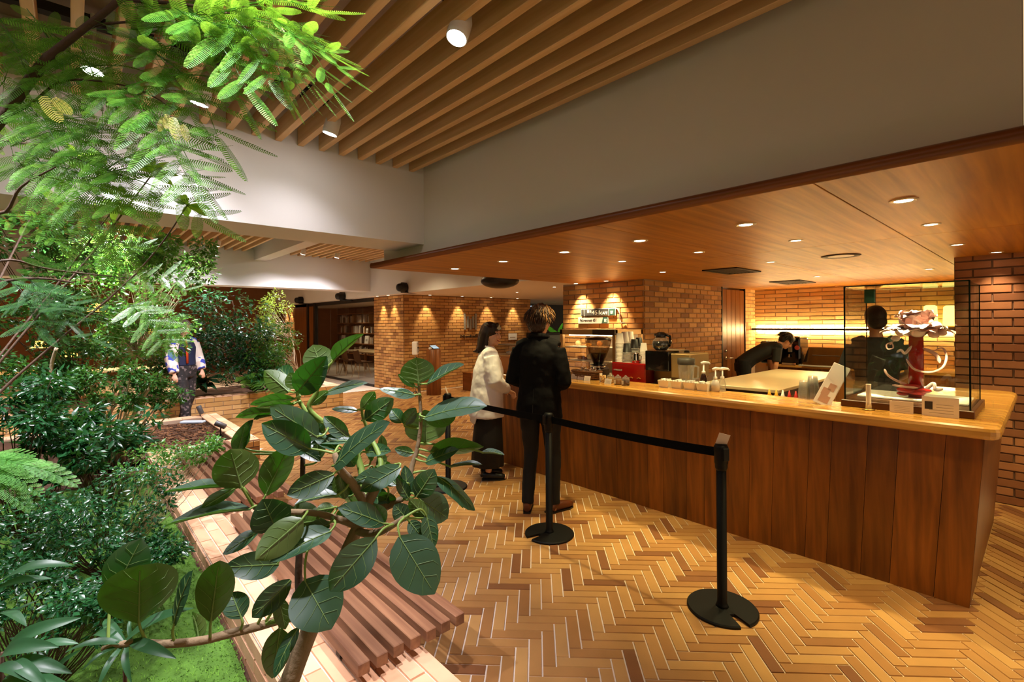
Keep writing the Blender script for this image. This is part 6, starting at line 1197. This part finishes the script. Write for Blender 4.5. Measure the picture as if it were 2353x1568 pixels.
ym = MB(); pinna(ym, Vector((0, 0, 0)), Vector((1, 0, 0)), Vector((0, 0, 1)), 1.0, 16, .22); ymm = ym.mesh('young_leaf'); ymm.materials.append(M_yel)
for (x0, y0, x1, y1) in ((620, 55, 628, 98), (648, 70, 645, 148), (668, 78, 685, 158), (640, 60, 655, 120), (375, 270, 366, 302), (396, 268, 408, 322), (420, 285, 432, 325), (384, 262, 382, 296), (120, 225, 165, 262), (95, 220, 140, 280)):
    put_frond(ft, ymm, atD(x0, y0, 1.4), atD(x1, y1, 1.4), (CAM-atD(x0, y0, 1.4)), 'young_leaf')
# ---------------------------------------------------------------- lime leaf whorls
wl = thing('umbrella_tree', 'slender tree with whorls of lime green oval leaves against the beam', 'tree', (-.4, 2.6, .14)); wb_ = Vector((-.4, 2.6, .14))
wcs = [(350, 400, 2.2, ((300, 365), (322, 352), (345, 350), (365, 382), (385, 375), (405, 404), (392, 424))), (432, 470, 2.2, ((405, 455), (422, 450), (455, 465), (478, 480), (470, 494), (432, 496), (408, 474))), (270, 470, 2.3, ((225, 470), (250, 440), (300, 452), (310, 490), (262, 510))), (180, 360, 2.3, ((150, 330), (170, 385), (215, 350), (240, 375), (200, 392)))]
stems = MB()
for (cx_, cy_, D, tips) in wcs:
    C = atD(cx_, cy_, D); P = [Vector((0, 0, 0)), Vector((.0, .02, .9)), (atD(cx_-120, cy_+160, D+.1)-wb_), C-wb_]; stems.tube(spline(P, 5), [.007-.0003*i for i in range(16)], 6)
    for (tx, ty) in tips:
        T = atD(tx, ty, D+rp.uniform(-.08, .08)); B = C.lerp(T, .1); T = C.lerp(T, 1.12); N = Vector((rp.uniform(-.3, .3), rp.uniform(-.3, .3), .7))-FW*.7; rows, _, _ = leaf_grid(B-wb_, T-wb_, (T-B).length*.44, N, bend=.06, fold=.15, shape=.9, n=8, m=4); mb = MB(); add_rows(mb, rows); mb.tube([C-wb_, B-wb_], .003, 5); mb.build('leaf', M_lime, wl, True)
stems.build('stems', M_barkd, wl, True)
# ---------------------------------------------------------------- shrubs and trees of small leaves
def foliage(mb, r_, centers, n, ls, asp=.45, up=.5, spread=None, orient=None):
    for _ in range(n):
        c, rad = r_.choice(centers)
        while True:
            d = Vector((r_.uniform(-1, 1), r_.uniform(-1, 1), r_.uniform(-1, 1)))
            if .05 < d.length < 1: break
        d = d.normalized()*(d.length**.5); p = Vector(c)+Vector((d.x*rad[0], d.y*rad[1], d.z*rad[2])); l = ls*r_.uniform(.65, 1.3)
        a = (Vector((d.x, d.y, d.z*.5-.25))+Vector((r_.uniform(-.8, .8), r_.uniform(-.8, .8), r_.uniform(-.6, .6)))).normalized(); N = Vector((r_.uniform(-.7, .7), r_.uniform(-.7, .7), up+.5)); N = (N-a*N.dot(a)).normalized(); S = a.cross(N); w = l*asp*.5
        m_ = p+a*l*.5-N*l*.06; mb.add([p, p+a*l*.45+S*w, p+a*l, p+a*l*.45-S*w, m_], [(0, 1, 4), (1, 2, 4), (2, 3, 4), (3, 0, 4)])
def shrub(name, label, cat, base, blobs, n, ls, mt, bark=M_barkd, asp=.45, seed=0, clumps=14, twig=.006, trunk=None, group=None, csize=.38):
    """blobs: (px x, px y, half width px, half height px, depth)"""
    r_ = random.Random(seed); base = Vector(base); t = thing(name, label, cat, base, 0, group); cl = []; bm = MB()
    for (x, y, hx, hy, D) in blobs:
        C = atD(x, y, D); rx, rz = hx/F*D, hy/F*D
        for k in range(clumps):
            a = r_.uniform(0, 6.283); q = r_.uniform(.15, 1)**.5; zz = r_.uniform(-1, 1)
            p = C+RT*(math.cos(a)*q*rx*.8)+FW*(math.sin(a)*q*min(rx, .9)*.8)+UP*(zz*rz*.8*math.sqrt(max(0, 1-q*q*.7))); cr = csize*min(rx, rz)*r_.uniform(.7, 1.2); cl.append((p-base, (cr, cr, cr*.8)))
            e = p-base; s0 = trunk or Vector((0, 0, 0)); s0 = Vector(s0); bm.tube(spline([s0+Vector((r_.uniform(-.03, .03), r_.uniform(-.03, .03), 0)), s0.lerp(e, .5)+Vector((r_.uniform(-.08, .08), r_.uniform(-.08, .08), .08*rz)), e], 4), [twig*(1-i/11) for i in range(9)], 5)
    if trunk: bm.tube(spline([Vector((0, 0, 0)), Vector(trunk)*.5+Vector((.03, 0, 0)), Vector(trunk)], 4), [twig*3.2-twig*.15*i for i in range(9)], 8)
    mb = MB(); foliage(mb, r_, cl, n, ls, asp); mb.build('foliage', mt, t, True, kind='stuff'); bm.build('branches', bark, t, True, kind='stuff'); return t
LM = lambda n, a, b=None, **k: leafmat(n, a, b, **k)
M_g1 = LM('leaf_mid', '3a6e30', '528538', rough=.32, transl=.25, vary=.45, tcol='568c2a'); M_g2 = LM('leaf_dark', '1d4a26', '2f5f2a', rough=.25, transl=.15, vary=.45, tcol='3f7a22'); M_g3 = LM('leaf_bright', '447c2a', '5f9636', rough=.35, transl=.32, vary=.35, tcol='74a83a'); M_g4 = LM('leaf_blue', '2b5636', '3a6a38', rough=.25, transl=.12, vary=.4, tcol='3f7a2a'); M_g5 = LM('leaf_yellowgreen', '6f8a2c', '8aa236', rough=.4, transl=.35, vary=.3, tcol='a8bf3a')
b = onZ(312, 1010, .2); shrub('weeping_fig', 'tall small leaved fig tree behind the feathery leaves with a thin upright trunk', 'tree', (b.x, b.y, .19), [(300, 640, 150, 110, 5.6), (400, 600, 80, 75, 5.5), (210, 600, 110, 80, 5.6), (330, 760, 110, 80, 5.6)], 8500, .055, M_g3, M_barkp, .5, 21, 16, .008, (0, 0, 1.0))
b = onZ(180, 1010, .2); shrub('broadleaf_shrub', 'mid green shrub at the left behind the dark fronds', 'shrub', (b.x, b.y, .19), [(60, 560, 150, 80, 4.2), (120, 700, 170, 100, 4.4), (30, 840, 130, 80, 4.2), (180, 830, 120, 70, 4.6)], 8000, .05, M_g1, M_barkd, .45, 22, 15, .007, (0, 0, .5))
b = onZ(265, 1060, .19); shrub('pale_stemmed_shrub', 'shrub with pale bare stems and dark glossy leaves near the middle planter', 'shrub', (b.x, b.y, .16), [(250, 870, 120, 60, 4.3), (350, 900, 80, 60, 4.4), (160, 900, 100, 50, 4.2)], 4200, .045, M_g1, M_barkp, .45, 23, 12, .012)
shrub('camellia_bush', 'large dark leaved bush in the far planter below the beam', 'shrub', (2.55, 10.3, .36), [(520, 740, 95, 95, 8.9), (470, 800, 60, 70, 8.8), (590, 800, 50, 70, 9.0)], 4200, .085, M_g4, M_barkd, .5, 24, 18, .01, (0, 0, .5))
shrub('bamboo_shrub', 'yellow green airy shrub at the right of the dark far bush', 'shrub', (3.55, 11.0, .36), [(628, 700, 40, 40, 9.8), (610, 760, 36, 50, 9.8)], 1300, .06, M_g5, M_barkp, .3, 25, 14, .006, (0, 0, .9))
shrub('bright_shrub', 'bright light green shrub at the right end of the far planter', 'shrub', (3.35, 10.0, .36), [(640, 780, 50, 48, 8.9), (620, 820, 50, 40, 8.9)], 2300, .055, M_g3, M_barkp, .5, 26, 16, .007, (0, 0, .3))
shrub('low_shrub', 'low dark shrub filling the far planter behind the brick wall', 'shrub', (2.7, 9.95, .36), [(520, 865, 90, 36, 8.6), (620, 862, 60, 34, 8.7), (430, 840, 60, 50, 8.5)], 2200, .07, M_g2, M_barkd, .4, 27, 12, .006)
shrub('distant_tree', 'mid green tree in the far planter left of the walking person', 'tree', (.6, 10.2, .36), [(330, 720, 80, 100, 8.6), (250, 780, 90, 80, 8.6), (390, 820, 50, 60, 8.4)], 3000, .07, M_g1, M_barkp, .45, 28, 14, .01, (0, 0, .8))
b = onZ(240, 1180, .15); shrub('dark_laurel', 'very dark narrow leaved bush left of the farther bench', 'shrub', (b.x, b.y, bedlevel(b.y)-.01), [(250, 1000, 100, 70, 3.3), (150, 980, 90, 60, 3.3)], 2200, .075, M_g2, M_barkd, .3, 29, 14, .007)
b = onZ(60, 1250, .15); shrub('dark_broadleaf', 'dense dark bush at the left edge under the fronds', 'shrub', (b.x, b.y, bedlevel(b.y)-.01), [(40, 930, 140, 90, 2.7), (60, 1060, 150, 70, 2.6)], 3400, .05, M_g2, M_barkd, .42, 30, 16, .006)
b = onZ(270, 1330, .15); shrub('fine_leaf_shrub', 'fine twigged shrub with tiny dark leaves over the moss', 'shrub', (b.x, b.y, bedlevel(b.y)-.01), [(260, 1160, 170, 90, 2.35), (110, 1220, 150, 90, 2.3), (330, 1270, 90, 60, 2.3)], 6500, .026, M_g2, M_barkd, .5, 31, 26, .004)
b = onZ(300, 1250, .15); shrub('pale_tip_shrub', 'delicate shrub with pale green tips reaching over the bench', 'shrub', (b.x, b.y, bedlevel(b.y)-.01), [(420, 1040, 70, 34, 2.75), (350, 1070, 80, 40, 2.75), (470, 1020, 40, 22, 2.8)], 1500, .024, M_g3, M_barkp, .5, 32, 16, .003, csize=.5)
b = onZ(90, 1560, .15); shrub('shaded_shrub', 'shaded small leaved shrub in the bottom left corner', 'shrub', (b.x, b.y, bedlevel(b.y)-.01), [(100, 1380, 150, 90, 1.75), (30, 1300, 120, 70, 1.9), (220, 1400, 80, 70, 1.8)], 3800, .026, M_g2, M_barkd, .5, 33, 20, .004)
# pale leaning stems
ps = thing('leaning_stems', 'pale bare stems leaning left of the middle planter', 'branch', onZ(260, 1050, .17)); o_ = ps.location
for P in (((215, 960, 4.6), (245, 925, 4.6), (275, 885, 4.6)), ((240, 975, 4.7), (265, 930, 4.7), (280, 890, 4.7)), ((285, 1000, 4.4), (320, 930, 4.4), (345, 890, 4.4)), ((140, 920, 4.0), (120, 885, 4.0), (118, 840, 4.0), (130, 800, 4.0))):
    MB().tube(spline([onZ(P[0][0], P[0][1]+60, .2)-o_]+[atD(*q)-o_ for q in P], 4), .013, 7).build('stem', M_barkp, ps, True)
# ---------------------------------------------------------------- ferns and strap leaves
def frondplant(name, label, base, tips, mt, wide=.34, group=None):
    t = thing(name, label, 'fern', base, 0, group); base = Vector(base)
    for (x, y, D) in tips:
        T = atD(x, y, D); put_frond(t, mt, base+Vector((0, 0, .03)), T, Vector((0, 0, 1))-FW*.6, 'frond', wide)
def fern_mesh(mt):
    mb = MB(); P = spline([Vector((0, 0, 0)), Vector((.3, 0, .12)), Vector((.7, 0, .1)), Vector((1, 0, -.08))], 5); mb.tube(P, .004, 5)
    for k in range(1, len(P)):
        t = k/len(P)
        for sg in (-1, 1):
            pinna(mb, P[k], Vector((.3, sg, -.1)), Vector((0, 0, 1)), .34*math.sin(math.pi*(.15+.8*t)), 8, .3)
    me = mb.mesh('frond'); me.materials.append(mt); return me
FERN = fern_mesh(LM('fern_leaf', '5c9a48', '74b054', rough=.5, transl=.4, vary=.2, tcol='8ac84e'))
b = onZ(600, 905, .36); frondplant('fern', 'light green fern drooping over the far planter wall', (b.x, b.y+.3, .36), [(560, 880, 8.2), (590, 890, 8.1), (620, 893, 8.1), (640, 880, 8.2), (575, 860, 8.3), (610, 855, 8.4), (650, 866, 8.3), (545, 868, 8.3)], FERN)
b = atD(-60, 1090, 1.9); frondplant('fern', 'light green fern at the left edge above the dark shrub', (b.x, b.y, b.z), [(110, 1075, 1.9), (70, 1040, 1.9), (165, 1100, 1.9), (80, 1120, 1.8), (40, 1060, 1.8), (60, 1160, 1.8)], FERN)
M_strap = LM('strap_leaf', '2a5230', '3f6a34', rough=.4, transl=.2, vary=.3, tcol='4f8a2c')
def straps(name, label, base, items, wr=.18):
    t = thing(name, label, 'plant', base); b_ = Vector(base)
    for (x0, y0, x1, y1, D0, D1) in items:
        B, T = atD(x0, y0, D0)-b_, atD(x1, y1, D1)-b_; L = (T-B).length; N = Vector((rp.uniform(-.3, .3), rp.uniform(-.3, .3), 1))-FW*rp.uniform(.1, .8); rows, _, N2 = leaf_grid(B, T, L*wr, N, bend=.13, fold=.25, shape=.8, n=9, m=4, ripple=.004); mb = MB(); add_rows(mb, rows); mb.build('leaf', M_strap, t, True)
    return t
g0 = onZ(290, 1900, .14); st_ = straps('lance_leaf_plant', 'glossy lance leaved plant at the bottom beside the rubber plant branch', (g0.x, g0.y, .01), [(285, 1478, 445, 1398, 1.0, 1.02), (300, 1476, 404, 1514, 1.0, .96), (292, 1482, 302, 1568, 1.0, .95), (280, 1476, 212, 1462, 1.0, 1.05), (290, 1474, 345, 1432, 1.02, 1.06), (276, 1484, 190, 1540, 1.0, .96), (282, 1480, 150, 1500, 1.0, .98), (284, 1474, 240, 1425, 1.02, 1.08), (300, 1470, 300, 1420, 1.03, 1.06), (280, 1486, 225, 1580, 1.0, .94)])
MB().tube([Vector((0, 0, 0)), atD(288, 1640, 1.02)-st_.location, atD(286, 1478, 1.0)-st_.location], [.005, .0045, .003], 7).build('stem', M_barkd, st_, True)
g0 = onZ(20, 1900, .14); st_ = straps('lance_leaf_plant', 'glossy lance leaved plant in the extreme bottom left corner', (g0.x, g0.y, .01), [(-10, 1348, 166, 1300, 1.1, 1.1), (-5, 1352, 118, 1330, 1.1, 1.12), (10, 1500, 186, 1420, 1.05, 1.05), (5, 1505, 135, 1488, 1.05, 1.0), (20, 1530, 165, 1548, 1.02, .98), (30, 1520, 110, 1580, 1.0, .95), (-20, 1540, 70, 1568, 1.0, .95), (60, 1510, 180, 1480, 1.08, 1.06), (0, 1450, 90, 1380, 1.1, 1.12), (10, 1560, 175, 1590, 1.0, .96), (-20, 1420, 60, 1440, 1.1, 1.05), (120, 1560, 185, 1495, 1.1, 1.1)])
MB().tube([Vector((0, 0, 0)), atD(0, 1640, 1.06)-st_.location, atD(5, 1500, 1.05)-st_.location], [.005, .0045, .003], 7).build('stem', M_barkd, st_, True); MB().tube([Vector((0, 0, 0)), atD(-20, 1600, 1.12)-st_.location, atD(-8, 1350, 1.1)-st_.location], [.005, .0045, .003], 7).build('stem', M_barkd, st_, True)
b = onZ(480, 905, .36); t = thing('aspidistra', 'broad dark strap leaves at the foot of the far planter shrubs', 'plant', (b.x, b.y+.25, .36))
for (x, y) in ((440, 872), (465, 868), (490, 860), (505, 880), (475, 895), (450, 892), (520, 870), (500, 898)):
    T = atD(x, y, 8.1)-t.location; rows, _, _ = leaf_grid(Vector((0, 0, 0)), T, .10, Vector((0, 0, 1))-FW*.6, bend=.12, fold=.15, n=7, m=4); mb = MB(); add_rows(mb, rows); mb.build('leaf', M_g4, t, True)
# ---------------------------------------------------------------- moss and mulch
M_moss = LM('moss_green', '4a7a1e', '628e28', rough=.8, transl=.22, vary=.55, tcol='70a428'); rm_ = random.Random(5)
def inmoss(x, y): return x < .575 and mnoise.noise((x*1.6, y*1.6, 9)) > -.35 and not (y < 1.75 and x > .30 and mnoise.noise((x*5, y*5, 2)) > -.1)
def bedz(x, y): return bedlevel(y)+.03*(mnoise.noise((x*2.2, y*2.2, 0))+.5*mnoise.noise((x*7, y*7, 3))+.3*mnoise.noise((x*18, y*18, 5)))
mb = MB(); vs = []; fs = []; nx, ny = 70, 200; x0, x1, y0, y1 = -1.2, .588, .9, 5.9; idx = {}
for j in range(ny+1):
    for i in range(nx+1):
        x, y = x0+(x1-x0)*i/nx, y0+(y1-y0)*j/ny
        if inmoss(x, y): idx[(i, j)] = len(vs); vs.append((x, y, bedz(x, y)+.012+.02*abs(mnoise.noise((x*9, y*9, 1)))))
for j in range(ny):
    for i in range(nx):
        q = [(i, j), (i+1, j), (i+1, j+1), (i, j+1)]
        if all(k in idx for k in q): fs.append(tuple(idx[k] for k in q))
mb.add(vs, fs); ms = mb.build('moss', M_mossbase, None, True); tag(ms, 'bright green moss carpet between the shrubs and the planter curb', 'moss', kind='stuff')
mb = MB(); n_ = 0
while n_ < 26000:
    x, y = rm_.uniform(-.5, .585), rm_.uniform(1.0, 4.6)
    if y > 2.6 and rm_.random() < .35: continue
    if not inmoss(x, y): n_ += 1; continue
    z = bedz(x, y)+.012+.02*abs(mnoise.noise((x*9, y*9, 1))); l = rm_.uniform(.008, .022); a = rm_.uniform(0, 6.283); d = Vector((math.cos(a)*.8, math.sin(a)*.8, rm_.uniform(.5, 1.2))).normalized(); S = Vector((-math.sin(a), math.cos(a), 0))*l*.16; p = Vector((x, y, z-.002)); mb.add([p-S, p+S, p+d*l], [(0, 1, 2)]); n_ += 1
o = mb.build('moss_blades', M_moss, ms, kind='stuff')
M_chip = brickmat('bark_chip', [(0, '3a2416'), (.5, '5f3d26'), (1, '8a5f3e')], rough=.9); mb = MB()
for _ in range(1500):
    x, y = rm_.uniform(.15, .58), rm_.uniform(.9, 1.95)
    if inmoss(x, y): continue
    l = rm_.uniform(.012, .04); M = Matrix.Translation((x, y, bedz(x, y)+.008)) @ Matrix.Rotation(rm_.uniform(0, 6.28), 4, 'Z') @ Matrix.Rotation(rm_.uniform(-.5, .5), 4, 'X') @ Matrix.Rotation(rm_.uniform(-.5, .5), 4, 'Y'); mb.box((-l/2, -l/5, -.003), (l/2, l/5, .003), M)
o = mb.build('bark_mulch', M_chip, None); tag(o, 'brown bark mulch beside the curb at the bottom', 'mulch', kind='stuff')
mb = MB()
for _ in range(1600):
    x, y = rm_.uniform(.3, 1.43), rm_.uniform(6.62, 8.5); l = rm_.uniform(.015, .05); z = .19+.03*(mnoise.noise((x*2.2, y*2.2, 0))+.5*mnoise.noise((x*7, y*7, 3))+.3*mnoise.noise((x*18, y*18, 5)))+.006
    M = Matrix.Translation((x, y, z)) @ Matrix.Rotation(rm_.uniform(0, 6.28), 4, 'Z') @ Matrix.Rotation(rm_.uniform(-.5, .5), 4, 'X'); mb.box((-l/2, -l/4, -.004), (l/2, l/4, .004), M)
o = mb.build('bark_mulch', M_chip, None); tag(o, 'brown bark mulch covering the middle planter', 'mulch', kind='stuff')
t = thing('plastic_cup', 'clear plastic cup half hidden on the curb behind the rubber plant', 'cup', onZ(668, 1390, ZP)); MB().lathe([(.028, 0), (.036, .09), (.038, .092)], 20, cap=False).build('wall', M_clear, t, True); MB().lathe([(.028, 0), (.028, .003)], 20).build('bottom', M_clear, t)
